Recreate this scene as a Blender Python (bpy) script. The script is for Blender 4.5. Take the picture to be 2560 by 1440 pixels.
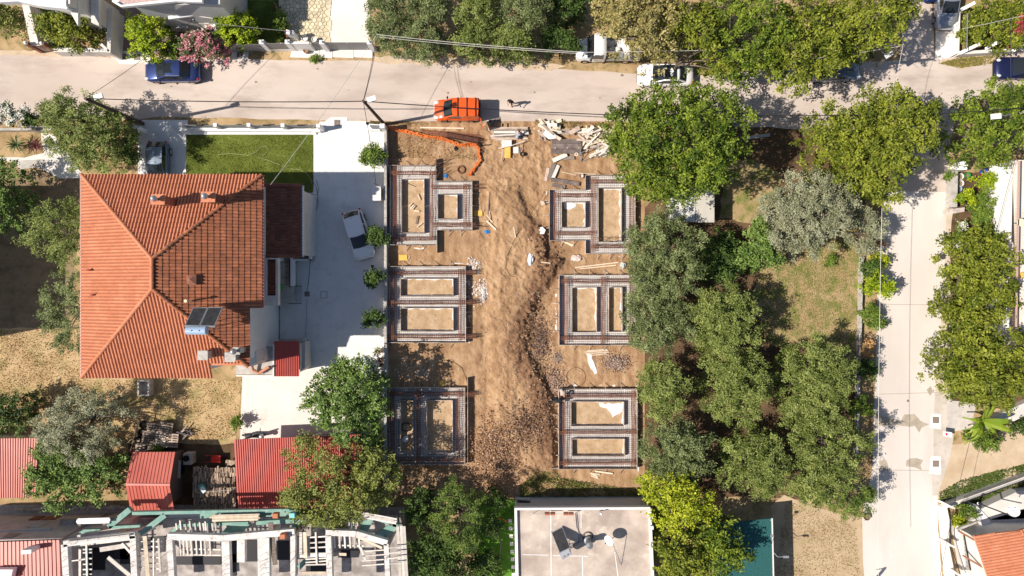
import bpy, math, random
import numpy as np
from mathutils import Vector, Matrix, Quaternion
for o in list(bpy.data.objects): bpy.data.objects.remove(o)
scn = bpy.context.scene
COL = scn.collection
R = math.radians
# ---------------- camera, light, exposure ----------------
S = 30.0      # photo pixels per metre at ground level
H = 58.0      # camera height, metres
cam_d = bpy.data.cameras.new('camera'); cam = bpy.data.objects.new('camera', cam_d); COL.objects.link(cam)
cam.location = (0, 0, H); cam.rotation_euler = (0, 0, 0)
cam_d.sensor_width = 36; cam_d.lens = 36*H/(2560/S); cam_d.clip_start = 0.5; cam_d.clip_end = 800
scn.camera = cam
SUN_DIR = Vector((0.98, 0.196, -1.06)).normalized()     # the way the light travels
elev = math.asin(-SUN_DIR.z)
w = bpy.data.worlds.new('World'); scn.world = w; w.use_nodes = True
nt = w.node_tree; nt.nodes.clear()
sky = nt.nodes.new('ShaderNodeTexSky'); sky.sky_type = 'NISHITA'; sky.sun_disc = False
sky.sun_elevation = elev; sky.sun_rotation = math.atan2(-SUN_DIR.x, -SUN_DIR.y)
bg = nt.nodes.new('ShaderNodeBackground'); bg.inputs[1].default_value = 0.072
wo = nt.nodes.new('ShaderNodeOutputWorld')
nt.links.new(sky.outputs[0], bg.inputs[0]); nt.links.new(bg.outputs[0], wo.inputs[0])
sd = bpy.data.lights.new('sun', 'SUN'); sd.energy = 5.0; sd.angle = R(0.53); sd.color = (1.0, 0.91, 0.80)
so = bpy.data.objects.new('sun', sd); COL.objects.link(so); so.rotation_euler = SUN_DIR.to_track_quat('-Z', 'Y').to_euler(); so.location = (-60, -12, 70)
scn.view_settings.view_transform = 'Standard'; scn.view_settings.look = 'None'
scn.view_settings.exposure = 0.3; scn.view_settings.gamma = 1.0; scn.view_settings.use_curve_mapping = False
scn.render.engine = 'CYCLES'

rnd = random.Random(7)
def P(px, py, h=0.0):
    k = (1-h/H)/S
    return Vector(((px-1280)*k, (720-py)*k, h))
def VP(px, py, hr, z):
    p = P(px, py, hr); p.z = z; return p
ORG = {}
def setp(o, label=None, cat=None, group=None, kind=None):
    if label: o['label'] = label
    if cat: o['category'] = cat
    if group: o['group'] = group
    if kind: o['kind'] = kind
    return o
def thing(name, label, cat, loc=(0, 0, 0), group=None, rot=0):
    o = bpy.data.objects.new(name, None); COL.objects.link(o)
    o.empty_display_size = .3
    o.location = loc; o.rotation_euler = (0, 0, rot)
    ORG[o.name] = Vector(loc) if rot == 0 else Vector((0, 0, 0))
    return setp(o, label, cat, group)
# ---------------- materials ----------------
MC = {}
def mat(name, c1, c2=None, scale=1.5, rough=.8, metal=0., bump=0., bscale=15., c3=None, s3=8., t3=(.55, .7), detail=6, var=0., spec=.3, stretch=None, coat=0., wpos=True, alpha=None):
    if name in MC: return MC[name]
    m = bpy.data.materials.new(name); MC[name] = m; m.use_nodes = True
    n = m.node_tree.nodes; L = m.node_tree.links; b = n['Principled BSDF']
    b.inputs['Roughness'].default_value = rough; b.inputs['Metallic'].default_value = metal
    b.inputs['Specular IOR Level'].default_value = spec; b.inputs['Coat Weight'].default_value = coat
    if wpos:
        g = n.new('ShaderNodeNewGeometry'); vec = g.outputs['Position']
    else:
        g = n.new('ShaderNodeTexCoord'); vec = g.outputs['Object']
    if stretch:
        mp = n.new('ShaderNodeMapping'); mp.inputs['Scale'].default_value = stretch; L.new(vec, mp.inputs[0]); vec = mp.outputs[0]
    col = None
    if c2 is not None:
        t = n.new('ShaderNodeTexNoise'); t.inputs['Scale'].default_value = scale; t.inputs['Detail'].default_value = detail; t.inputs['Roughness'].default_value = .6
        L.new(vec, t.inputs['Vector'])
        rp = n.new('ShaderNodeValToRGB'); rp.color_ramp.elements[0].position = .36; rp.color_ramp.elements[1].position = .64
        rp.color_ramp.elements[0].color = (*c1, 1); rp.color_ramp.elements[1].color = (*c2, 1)
        L.new(t.outputs[0], rp.inputs[0]); col = rp.outputs[0]
    if c3 is not None:
        t = n.new('ShaderNodeTexNoise'); t.inputs['Scale'].default_value = s3; t.inputs['Detail'].default_value = 8; t.inputs['Roughness'].default_value = .65
        L.new(vec, t.inputs['Vector'])
        mr = n.new('ShaderNodeMapRange'); mr.inputs[1].default_value = t3[0]; mr.inputs[2].default_value = t3[1]; L.new(t.outputs[0], mr.inputs[0])
        mx = n.new('ShaderNodeMix'); mx.data_type = 'RGBA'; L.new(mr.outputs[0], mx.inputs[0]); L.new(col, mx.inputs[6]); mx.inputs[7].default_value = (*c3, 1); col = mx.outputs[2]
    if var > 0:
        at = n.new('ShaderNodeAttribute'); at.attribute_name = 'v'
        oi = n.new('ShaderNodeObjectInfo')
        ad = n.new('ShaderNodeMath'); ad.operation = 'ADD'; L.new(at.outputs['Fac'], ad.inputs[0]); L.new(oi.outputs['Random'], ad.inputs[1])
        fr = n.new('ShaderNodeMath'); fr.operation = 'FRACT'; L.new(ad.outputs[0], fr.inputs[0])
        mr = n.new('ShaderNodeMapRange'); mr.inputs[3].default_value = 1-var; mr.inputs[4].default_value = 1+var*.6; L.new(fr.outputs[0], mr.inputs[0])
        hs = n.new('ShaderNodeHueSaturation'); L.new(mr.outputs[0], hs.inputs['Value'])
        if col is None: hs.inputs['Color'].default_value = (*c1, 1)
        else: L.new(col, hs.inputs['Color'])
        col = hs.outputs[0]
    if col is None: b.inputs['Base Color'].default_value = (*c1, 1)
    else: L.new(col, b.inputs['Base Color'])
    if bump > 0:
        t = n.new('ShaderNodeTexNoise'); t.inputs['Scale'].default_value = bscale; t.inputs['Detail'].default_value = 5; L.new(vec, t.inputs['Vector'])
        bp = n.new('ShaderNodeBump'); bp.inputs['Strength'].default_value = bump; bp.inputs['Distance'].default_value = .05
        L.new(t.outputs[0], bp.inputs['Height']); L.new(bp.outputs[0], b.inputs['Normal'])
    return m
# ---------------- mesh builder ----------------
class MB:
    def __init__(s): s.v = []; s.f = []; s.m = []; s.r = []
    def add(s, vs, fs, mi=0, rv=None):
        b = len(s.v); s.v.extend([tuple(p) for p in vs])
        if rv is None: rv = rnd.random()
        for f in fs: s.f.append(tuple(i+b for i in f)); s.m.append(mi); s.r.append(rv)
        return s
    def box(s, c, sz, rot=0, mi=0, tilt=None):
        x, y, z = sz[0]/2, sz[1]/2, sz[2]/2
        pts = [Vector((a*x, b_*y, c_*z)) for c_ in (-1, 1) for a, b_ in ((-1, -1), (1, -1), (1, 1), (-1, 1))]
        M = Matrix.Rotation(rot, 3, 'Z')
        if tilt: M = M @ Matrix.Rotation(tilt[0], 3, 'X') @ Matrix.Rotation(tilt[1], 3, 'Y')
        c = Vector(c)
        return s.add([M@p+c for p in pts], [(0, 3, 2, 1), (4, 5, 6, 7), (0, 1, 5, 4), (1, 2, 6, 5), (2, 3, 7, 6), (3, 0, 4, 7)], mi)
    def bar(s, p, q, w_, h_, mi=0, up=(0, 0, 1)):
        p = Vector(p); q = Vector(q); d = (q-p)
        if d.length < 1e-6: return s
        d.normalize(); side = d.cross(Vector(up))
        if side.length < 1e-4: side = d.cross(Vector((1, 0, 0)))
        side.normalize(); u = side.cross(d); a = side*w_/2; b_ = u*h_/2
        vs = [p-a-b_, p+a-b_, p+a+b_, p-a+b_, q-a-b_, q+a-b_, q+a+b_, q-a+b_]
        return s.add(vs, [(0, 1, 2, 3), (7, 6, 5, 4), (0, 4, 5, 1), (1, 5, 6, 2), (2, 6, 7, 3), (3, 7, 4, 0)], mi)
    def prism(s, poly, z0, z1, mi=0, top_mi=None):
        n = len(poly)
        area = sum(poly[i][0]*poly[(i+1) % n][1]-poly[(i+1) % n][0]*poly[i][1] for i in range(n))
        if area < 0: poly = list(reversed(poly))
        vs = [(p[0], p[1], z0) for p in poly]+[(p[0], p[1], z1) for p in poly]
        rv = rnd.random()
        s.add(vs, [tuple(range(n-1, -1, -1))]+[(i, (i+1) % n, n+(i+1) % n, n+i) for i in range(n)], mi, rv)
        b = len(s.v)-2*n; s.f.append(tuple(b+n+i for i in range(n))); s.m.append(mi if top_mi is None else top_mi); s.r.append(rv)
        return s
    def sheet(s, poly, z, mi=0):
        n = len(poly); area = sum(poly[i][0]*poly[(i+1) % n][1]-poly[(i+1) % n][0]*poly[i][1] for i in range(n))
        if area < 0: poly = list(reversed(poly))
        return s.add([(p[0], p[1], z) for p in poly], [tuple(range(n))], mi)
    def tube(s, pts, rad, n=6, mi=0, cap=True):
        pts = [Vector(p) for p in pts]
        if not hasattr(rad, '__len__'): rad = [rad]*len(pts)
        rv = rnd.random(); b = len(s.v); prev = None
        for i, p in enumerate(pts):
            d = (pts[min(i+1, len(pts)-1)]-pts[max(i-1, 0)])
            if d.length < 1e-7: d = Vector((0, 0, 1))
            d.normalize()
            ref = prev if prev is not None else (Vector((0, 0, 1)) if abs(d.z) < .9 else Vector((1, 0, 0)))
            a = (ref-d*ref.dot(d)); a.normalize(); prev = a; c = d.cross(a)
            for k in range(n):
                t = 2*math.pi*k/n; s.v.append(tuple(p+(a*math.cos(t)+c*math.sin(t))*rad[i]))
        for i in range(len(pts)-1):
            for k in range(n):
                s.f.append((b+i*n+k, b+i*n+(k+1) % n, b+(i+1)*n+(k+1) % n, b+(i+1)*n+k)); s.m.append(mi); s.r.append(rv)
        if cap:
            s.f.append(tuple(b+k for k in range(n-1, -1, -1))); s.m.append(mi); s.r.append(rv)
            e = b+(len(pts)-1)*n; s.f.append(tuple(e+k for k in range(n))); s.m.append(mi); s.r.append(rv)
        return s
    def lathe(s, c, prof, n=16, mi=0):
        """prof: list of (r,z) from bottom to top; closed at the ends when r>0"""
        c = Vector(c); vs = [c+Vector((max(r_, 1e-4)*math.cos(2*math.pi*k/n), max(r_, 1e-4)*math.sin(2*math.pi*k/n), z)) for r_, z in prof for k in range(n)]
        fs = [(i*n+k, i*n+(k+1) % n, (i+1)*n+(k+1) % n, (i+1)*n+k) for i in range(len(prof)-1) for k in range(n)]+[tuple(range(n-1, -1, -1)), tuple((len(prof)-1)*n+k for k in range(n))]
        return s.add(vs, fs, mi)
    def ball(s, c, r_, n=10, sz=(1, 1, 1), mi=0):
        c = Vector(c); k = n//2; vs = []; fs = []
        for i in range(1, k):
            a = math.pi*i/k
            for j in range(n):
                t = 2*math.pi*j/n; vs.append(c+Vector((math.sin(a)*math.cos(t)*r_*sz[0], math.sin(a)*math.sin(t)*r_*sz[1], math.cos(a)*r_*sz[2])))
        vs.append(c+Vector((0, 0, r_*sz[2]))); vs.append(c-Vector((0, 0, r_*sz[2]))); T = len(vs)-2; B = T+1
        for i in range(k-2):
            for j in range(n): fs.append((i*n+j, (i+1)*n+j, (i+1)*n+(j+1) % n, i*n+(j+1) % n))
        for j in range(n): fs.append((T, j, (j+1) % n)); fs.append((B, (k-2)*n+(j+1) % n, (k-2)*n+j))
        return s.add(vs, fs, mi)
    def build(s, name, mats, parent=None, smooth=False, org=None, kind=None):
        me = bpy.data.meshes.new(name)
        if org is None:
            if parent is not None: org = ORG[parent.name]
            else:
                a = np.array(s.v); org = Vector((float(a[:, 0].mean()), float(a[:, 1].mean()), float(a[:, 2].min())))
        org = Vector(org)
        me.from_pydata([(p[0]-org.x, p[1]-org.y, p[2]-org.z) for p in s.v], [], s.f)
        if not isinstance(mats, (list, tuple)): mats = [mats]
        for m in mats: me.materials.append(m)
        if any(s.m): me.polygons.foreach_set('material_index', s.m)
        at = me.attributes.new('v', 'FLOAT', 'FACE'); at.data.foreach_set('value', s.r)
        if smooth: me.polygons.foreach_set('use_smooth', [True]*len(me.polygons))
        o = bpy.data.objects.new(name, me); COL.objects.link(o)
        if parent is not None: o.parent = parent; ORG[o.name] = ORG[parent.name]
        else: o.location = org; ORG[o.name] = org
        if kind: o['kind'] = kind
        return o
def pp(pts, h=0): return [P(x, y, h) for x, y in pts]
def rag(poly, amp=.12, step=.6, seed=1, closed=True):
    r_ = random.Random(seed); out = []; n = len(poly)
    for i in range(n if closed else n-1):
        a = Vector((poly[i][0], poly[i][1])); b = Vector((poly[(i+1) % n][0], poly[(i+1) % n][1])); k = max(1, int((b-a).length/step))
        for j in range(k):
            p = a.lerp(b, j/k); out.append((p.x+r_.uniform(-amp, amp), p.y+r_.uniform(-amp, amp)))
    return out
def struct(name, poly, z, m, kind='structure'):
    mb = MB(); mb.sheet(poly, z); o = mb.build(name, m, org=(0, 0, 0)); o['kind'] = kind; return o
def clone(o, loc=None, rot=None, label=None, parent=None, group=None):
    c = o.copy(); COL.objects.link(c); c.parent = parent
    for ch in [x for x in bpy.data.objects if x.parent == o]: clone(ch, parent=c)
    if loc is not None: c.location = loc
    if rot is not None: c.rotation_euler = (0, 0, rot)
    if label: c['label'] = label
    if group: c['group'] = group
    return c
# value noise on numpy arrays
def vnoise(x, y, seed=0):
    xi = np.floor(x).astype(np.int64); yi = np.floor(y).astype(np.int64); xf = x-xi; yf = y-yi
    def h_(a, b):
        n = (a*374761393+b*668265263+seed*974711) & 0x7fffffff; n = ((n ^ (n >> 13))*1274126177) & 0x7fffffff
        return ((n ^ (n >> 16)) & 0xffff)/65535.0
    u = xf*xf*(3-2*xf); v_ = yf*yf*(3-2*yf)
    return (h_(xi, yi)*(1-u)+h_(xi+1, yi)*u)*(1-v_)+(h_(xi, yi+1)*(1-u)+h_(xi+1, yi+1)*u)*v_
def fbm(x, y, oct_=4, seed=0):
    t = 0; a = .5
    for i in range(oct_): t = t+a*(vnoise(x, y, seed+i)-.5); x = x*2.03; y = y*2.03; a *= .5
    return t
# ---------------- ground materials ----------------
m_dry = mat('dry_grass_ground', (.30, .20, .10), (.50, .36, .20), scale=.35, c3=(.17, .15, .055), s3=1.1, t3=(.5, .68), rough=1, bump=.5, bscale=15)
m_brown = mat('shade_darkened_litter', (.085, .055, .03), (.17, .105, .06), scale=.8, c3=(.06, .065, .02), s3=1.6, rough=1, bump=1, bscale=9)  # litter colour darkened to carry the deep shade under the trees
m_asph = mat('asphalt', (.50, .42, .365), (.64, .555, .495), scale=.13, c3=(.40, .33, .285), s3=.55, t3=(.48, .72), rough=.95, bump=.2, bscale=40, stretch=(.35, 1, 1))
m_conc_road = mat('concrete_road', (.60, .54, .49), (.72, .66, .61), scale=.12, c3=(.60, .55, .50), s3=.35, t3=(.52, .72), rough=.95, bump=.12, bscale=40, stretch=(1.3, .5, 1))
m_drive = mat('driveway_concrete', (.68, .67, .66), (.80, .79, .78), scale=.3, c3=(.60, .59, .58), s3=1.4, t3=(.52, .75), rough=.9, bump=.1, bscale=40)
m_white = mat('white_paint', (.78, .78, .78), (.84, .84, .83), scale=1.0, rough=.8)
m_off = mat('offwhite_render', (.62, .59, .55), (.74, .71, .67), scale=.8, rough=.9)
m_greyw = mat('grey_render', (.46, .46, .46), (.53, .53, .53), scale=.6, rough=.9)
m_conc = mat('old_concrete', (.40, .38, .35), (.55, .52, .48), scale=1.2, c3=(.28, .26, .24), s3=2.5, t3=(.5, .7), rough=.95, bump=.3, bscale=20)
m_kerb = mat('pale_concrete', (.74, .70, .66), (.82, .78, .74), scale=1, rough=.95)
m_dark = mat('dark_metal', (.03, .03, .035), rough=.5, metal=.3)
m_grey = mat('grey_metal', (.22, .23, .25), rough=.5, metal=.4)
m_steel = mat('galvanised', (.5, .52, .55), rough=.4, metal=.6)
m_rust = mat('rust', (.20, .09, .055), (.34, .15, .09), scale=6, rough=.9, var=.3)
m_rustd = mat('rebar_dark', (.10, .055, .045), (.22, .10, .07), scale=5, rough=.9, var=.25)
m_wood = mat('new_timber', (.72, .60, .45), (.80, .68, .54), scale=3, rough=.85, var=.3)
m_woodw = mat('whitened_timber', (.66, .60, .53), (.80, .75, .69), scale=3, rough=.85, var=.3)
m_woodo = mat('old_timber', (.20, .16, .13), (.34, .28, .24), scale=4, rough=.95, var=.4, stretch=(1, 4, 1))
m_woodp = mat('pinkish_timber', (.42, .32, .26), (.58, .47, .39), scale=3, rough=.95, var=.3)
m_ply = mat('dark_plywood', (.13, .10, .09), (.25, .20, .18), scale=2.5, rough=.8, var=.25)
m_yel = mat('yellow_board', (.75, .42, .06), (.70, .50, .16), scale=3, rough=.8)
m_form = mat('formwork_board', (.38, .30, .24), (.60, .53, .47), scale=3, rough=.95, var=.35)
m_blind = mat('blinding_concrete', (.70, .67, .65), (.82, .80, .78), scale=1.6, rough=.95, c3=(.56, .47, .40), s3=3, t3=(.62, .8))
m_glass = mat('dark_glass', (.02, .025, .03), rough=.06, spec=.6)
m_rub = mat('rubber', (.018, .018, .018), rough=.9)
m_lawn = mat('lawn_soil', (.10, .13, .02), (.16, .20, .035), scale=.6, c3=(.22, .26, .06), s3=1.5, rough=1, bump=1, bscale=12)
# ---------------- ground sheets ----------------
def WR(x0, y0, x1, y1): return [(x0, y0), (x1, y0), (x1, y1), (x0, y1)]
struct('ground', WR(-200, -200, 200, 200), -.02, m_dry)
# street, running past the frame on both sides
top = pp([(-1800, 120), (0, 136), (300, 140), (700, 150), (960, 152), (1280, 165), (1700, 190), (2250, 150), (2262, 0), (2270, -900), (2430, -900), (2330, 0), (2335, 130), (2400, 145), (2560, 128), (4500, 60)])
bot = pp([(4500, 180), (2560, 212), (2400, 265), (2375, 350), (2370, 500), (2365, 560), (2205, 560), (2250, 430), (2200, 335), (1920, 318), (1300, 312), (900, 302), (800, 300), (400, 292), (330, 300), (0, 292), (-1800, 290)])
street = struct('street', rag(top+bot, .06, 1.5, 3), 0.0, m_asph)
side = pp([(2215, 480), (2370, 480), (2372, 700), (2372, 1000), (2352, 1100), (2345, 1240), (2345, 1320), (2355, 1440), (2360, 2300), (2150, 2300), (2160, 1440), (2155, 1290), (2180, 1180), (2185, 1000), (2192, 800), (2196, 600)])
struct('side_road', rag(side, .05, 1.2, 5), .005, m_conc_road)
for i, pl in enumerate([[(2180, 1174), (2338, 1176)], [(2193, 985), (2368, 980)], [(2200, 760), (2370, 762)]]):
    struct('road_joint', [tuple(P(x, y+d)[:2]) for (x, y), d in ((pl[0], 0), (pl[1], 0), (pl[1], 1.2), (pl[0], 1.2))], .013, mat('joint', (.40, .33, .28), rough=1))
# darker verge strips of packed sand along the side road
struct('verge', rag(pp([(2372, 400), (2402, 400), (2392, 560), (2378, 700), (2374, 980), (2345, 1060), (2340, 980), (2362, 700), (2365, 520)]), .08, 1, 8), .010, mat('sand', (.55, .46, .36), (.66, .57, .46), scale=.8, rough=1, bump=.4))
struct('asphalt_joint', rag(pp([(1560, 285), (2210, 296), (2212, 300), (1560, 289)]), .02, 1, 8), .004, mat('joint', (.40, .33, .28), rough=1))
struct('verge', rag(pp([(2338, 980), (2385, 980), (2385, 1100), (2345, 1240), (2330, 1240)]), .08, 1, 9), .011, mat('dusty_concrete', (.50, .44, .38), (.62, .56, .50), scale=.7, c3=(.42, .34, .25), s3=1.5, rough=1))
# driveway
struct('driveway', pp([(355, 300), (470, 300), (470, 315), (790, 322), (800, 304), (962, 306), (962, 960), (962, 1100), (605, 1100), (608, 925), (700, 860), (700, 470), (784, 480), (784, 336), (466, 336), (464, 500), (345, 500), (345, 330)]), .012, m_drive)
struct('driveway_apron', pp([(828, 293), (868, 293), (868, 302), (915, 303), (915, 312), (800, 312)]), .017, m_kerb)
struct('concrete_yard', pp([(607, 922), (962, 922), (955, 1125), (850, 1180), (600, 1100)]), .018, mat('yard_concrete', (.66, .62, .58), (.76, .72, .68), scale=.4, c3=(.56, .5, .44), s3=.8, rough=.95, bump=.15))
# manholes, drains
def manhole(px, py, s_, label, m=None, pad=None):
    t = thing('manhole_cover', label, 'manhole cover', P(px, py, .02), 'covers set in the paving')
    o = P(px, py)
    if pad:
        MB().sheet(rag(pp(pad), .04, .5, int(px)), .02).build('concrete_surround', m_kerb, t)
    MB().box((o.x, o.y, .035), (s_, s_, .03)).build('frame', m_grey, t)
    MB().box((o.x, o.y, .045), (s_-.08, s_-.08, .03)).build('cover', m or mat('cover_brown', (.22, .17, .14), (.3, .24, .2), rough=.8), t)
manhole(310, 142, .5, 'left square drain cover in the white patch ahead of the blue saloon', pad=[(287, 128), (370, 126), (378, 150), (330, 162), (300, 160), (290, 148)])
manhole(343, 143, .5, 'right square drain cover in the white patch, half under the lemon tree')
manhole(600, 137, .5, 'dark square drain cover in shade right of the pink oleander', m=m_ply, pad=[(580, 125), (622, 125), (620, 150), (578, 152)])
manhole(843, 307, .48, 'dark drain cover beside the white driveway pillar', m=m_ply)
manhole(2339, 1050, .5, 'upper rusty drain cover with white surround beside the side road', pad=[(2327, 1034), (2352, 1034), (2352, 1073), (2324, 1071)])
manhole(2339, 1159, .5, 'lower rusty drain cover with white surround beside the side road', pad=[(2327, 1140), (2352, 1140), (2352, 1188), (2322, 1184)])
manhole(768, 735, .42, 'brown square cover at the foot of the house steps', m=m_ply)
manhole(810, 737, .55, 'pale etched square cover turned at an angle in the driveway', m=m_drive)
m_stain = mat('wet_stain', (.38, .32, .25), (.48, .42, .34), scale=2, rough=.6)
for i, pl in enumerate([[(2190, 1036), (2210, 1040), (2250, 1052), (2262, 1038), (2285, 1035), (2300, 1050), (2322, 1062), (2302, 1068), (2296, 1083), (2288, 1066), (2240, 1064), (2200, 1064), (2188, 1075)], [(2266, 1150), (2290, 1146), (2308, 1150), (2300, 1162), (2303, 1176), (2285, 1168), (2266, 1164)], [(2196, 1150), (2215, 1148), (2220, 1170), (2205, 1180)], [(2318, 975), (2328, 965), (2332, 980), (2325, 990)]]):
    struct('water_stain', rag(pp(pl), .07, .35, 40+i), .014, m_stain)
for i, (x, y, r_) in enumerate([(1555, 188, 4), (1565, 174, 2), (1336, 231, 2.5), (1120, 232, 3), (794, 172, 2.5), (872, 225, 2), (428, 216, 2), (1648, 640, 0), (2270, 1002, 4), (1178, 205, 2), (640, 205, 3), (1500, 245, 2)]):
    if r_: struct('oil_spot', rag([tuple(P(x+r_*math.cos(a), y+r_*math.sin(a)*.8)[:2]) for a in [k*.785 for k in range(8)]], .03, .1, i), .015, mat('oil', (.16, .12, .09), (.3, .24, .2), scale=8, rough=.7))
m_patch = mat('trampled_sand', (.50, .38, .26), (.62, .5, .37), scale=1.1, rough=1, bump=.5)
struct('verge', rag(pp([(870, 300), (962, 300), (1090, 308), (1560, 318), (1560, 330), (965, 330), (905, 308)]), .12, .5, 10), .012, m_patch)
struct('verge', rag(pp([(0, 126), (275, 130), (420, 142), (420, 150), (250, 142), (0, 138)]), .1, .5, 11), .012, m_patch)
struct('verge', rag(pp([(930, 140), (1280, 148), (1420, 165), (1380, 178), (1200, 165), (940, 158)]), .12, .5, 12), .012, m_patch)
struct('verge', rag(pp([(2350, 150), (2500, 135), (2495, 155), (2400, 172), (2362, 160)]), .12, .5, 13), .012, m_patch)
# olive grove floor and garden floors
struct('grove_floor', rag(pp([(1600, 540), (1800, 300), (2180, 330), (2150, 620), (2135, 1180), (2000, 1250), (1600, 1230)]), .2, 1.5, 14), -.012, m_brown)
struct('dry_lawn', rag(pp([(1905, 640), (2140, 560), (2150, 640), (2142, 960), (1990, 860), (1930, 870), (1880, 760)]), .2, .8, 15), -.006, mat('sparse_grass', (.34, .25, .12), (.42, .31, .17), scale=.8, c3=(.17, .19, .05), s3=1.0, t3=(.45, .6), rough=1, bump=1, bscale=10))
struct('dry_lawn', rag(pp([(1810, 400), (1880, 400), (1960, 430), (1900, 560), (1800, 545)]), .2, .8, 16), -.006, MC['sparse_grass'])
struct('dirt_yard', rag(pp([(1960, 1240), (2090, 1280), (2160, 1300), (2180, 1440), (2180, 1600), (1930, 1600), (1930, 1260)]), .15, .8, 17), -.004, mat('dusty_yard', (.42, .31, .19), (.54, .41, .27), scale=.6, c3=(.36, .33, .16), s3=1.5, t3=(.56, .7), rough=1, bump=.35, bscale=18))
struct('dirt_track', rag(pp([(2345, 1110), (2400, 1110), (2600, 1050), (3200, 900), (3200, 1040), (2600, 1190), (2345, 1250)]), .15, .8, 18), -.002, mat('track_sand', (.50, .38, .25), (.62, .49, .35), scale=.7, rough=1, bump=.6))
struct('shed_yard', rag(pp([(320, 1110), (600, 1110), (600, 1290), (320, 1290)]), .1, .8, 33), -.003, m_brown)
struct('left_yard', rag(pp([(0, 425), (200, 425), (200, 520), (170, 820), (0, 822), (-900, 822), (-900, 425)]), .15, .8, 19), -.010, mat('yard_soil', (.18, .13, .075), (.33, .24, .15), scale=.9, c3=(.10, .12, .03), s3=.9, rough=1, bump=.8))
struct('left_path', rag(pp([(100, 330), (135, 340), (200, 430), (215, 445), (150, 445), (60, 402), (0, 402), (-900, 402), (-900, 393), (60, 393), (112, 384)]), .1, .8, 20), -.006, MC['yard_concrete'])
struct('dry_grass', rag(pp([(0, 822), (200, 818), (205, 950), (350, 950), (605, 950), (590, 1100), (480, 1130), (330, 1090), (120, 1000), (0, 980), (-900, 980), (-900, 822)]), .15, .8, 21), -.006, mat('straw_ground', (.42, .29, .15), (.56, .41, .23), scale=.7, c3=(.22, .20, .07), s3=.5, t3=(.48, .68), rough=1, bump=.5, bscale=16))
struct('concrete_strip', pp([(38, 402), (110, 398), (112, 416), (48, 424)]), .012, m_conc)
# top-left plots
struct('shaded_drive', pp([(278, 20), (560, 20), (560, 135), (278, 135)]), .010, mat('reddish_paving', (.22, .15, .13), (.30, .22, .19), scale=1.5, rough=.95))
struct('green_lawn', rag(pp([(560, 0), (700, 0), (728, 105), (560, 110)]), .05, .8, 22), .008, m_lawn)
struct('paved_drive', pp([(700, -60), (925, -60), (925, 118), (700, 118)]), .006, mat('cream_paving', (.74, .69, .62), (.82, .77, .71), scale=.4, rough=.95))
struct('green_lawn', rag(pp([(1195, 1235), (1290, 1235), (1290, 1600), (1190, 1600)]), .05, .8, 23), -.002, mat('bright_turf', (.08, .20, .02), (.12, .27, .03), scale=1, rough=1, bump=.8))
# concrete apron of the opposite house, cut in slabs
t = thing('pavement', 'cream concrete apron slabs between the street and the grey gate', 'pavement', P(830, 135))
for a, b in ((722, 800), (800, 832), (832, 885), (885, 932)):
    MB().prism([tuple(P(x, y))[:2] for x, y in ((a+.6+(10 if a == 722 else 0), 122), (b-.6, 122), (b-.6, 146), (a+.6+(3 if a == 722 else 0), 144))], 0, .10).build('slab', MC['cream_paving'], t)
# lawn with blades
def blades(name, poly_px, n, hgt, cols, label, wid=.03, seed=5, cat='grass', spread=.5, zoff=0.):
    rs = np.random.RandomState(seed); pw = [tuple(P(x, y))[:2] for x, y in poly_px]; A = np.array(pw)
    x0, y0 = A.min(0); x1, y1 = A.max(0); X = rs.uniform(x0, x1, n*3); Y = rs.uniform(y0, y1, n*3)
    ins = np.zeros(len(X), bool); j = len(pw)-1
    for i in range(len(pw)):
        xi, yi = pw[i]; xj, yj = pw[j]
        c = ((yi > Y) != (yj > Y)) & (X < (xj-xi)*(Y-yi)/((yj-yi)+1e-9)+xi); ins ^= c; j = i
    X = X[ins]; Y = Y[ins]
    dens = fbm(X*.8, Y*.8, 3, seed)+.5; k = rs.rand(len(X)) < np.clip(dens*1.6-.2, .15, 1); X = X[k][:n]; Y = Y[k][:n]; m_ = len(X)
    an = rs.rand(m_)*6.283; hh = hgt*(.5+rs.rand(m_)); le = rs.rand(m_)*spread*hh*2; la = rs.rand(m_)*6.283
    base = np.stack([X, Y, np.full(m_, zoff)], 1); du = np.stack([np.cos(an), np.sin(an), 0*an], 1)*wid*(.6+rs.rand(m_))[:, None]
    tip = base+np.stack([np.cos(la)*le, np.sin(la)*le, hh], 1)
    V = np.stack([base-du, base+du, tip], 1).reshape(-1, 3)
    me = bpy.data.meshes.new(name); me.vertices.add(len(V)); me.vertices.foreach_set('co', V.ravel())
    me.loops.add(3*m_); me.loops.foreach_set('vertex_index', np.arange(3*m_)); me.polygons.add(m_)
    me.polygons.foreach_set('loop_start', np.arange(m_)*3); me.polygons.foreach_set('loop_total', np.full(m_, 3)); me.update()
    at = me.attributes.new('v', 'FLOAT', 'FACE'); at.data.foreach_set('value', np.clip(rs.rand(m_)*.6+(dens[k][:n]-.3)*.8, 0, 1))
    me.materials.append(leafmat(name+'_'+label[:12].replace(' ', '_'), *cols)); o = bpy.data.objects.new(name, me); COL.objects.link(o)
    setp(o, label, cat, kind='stuff'); return o
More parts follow.
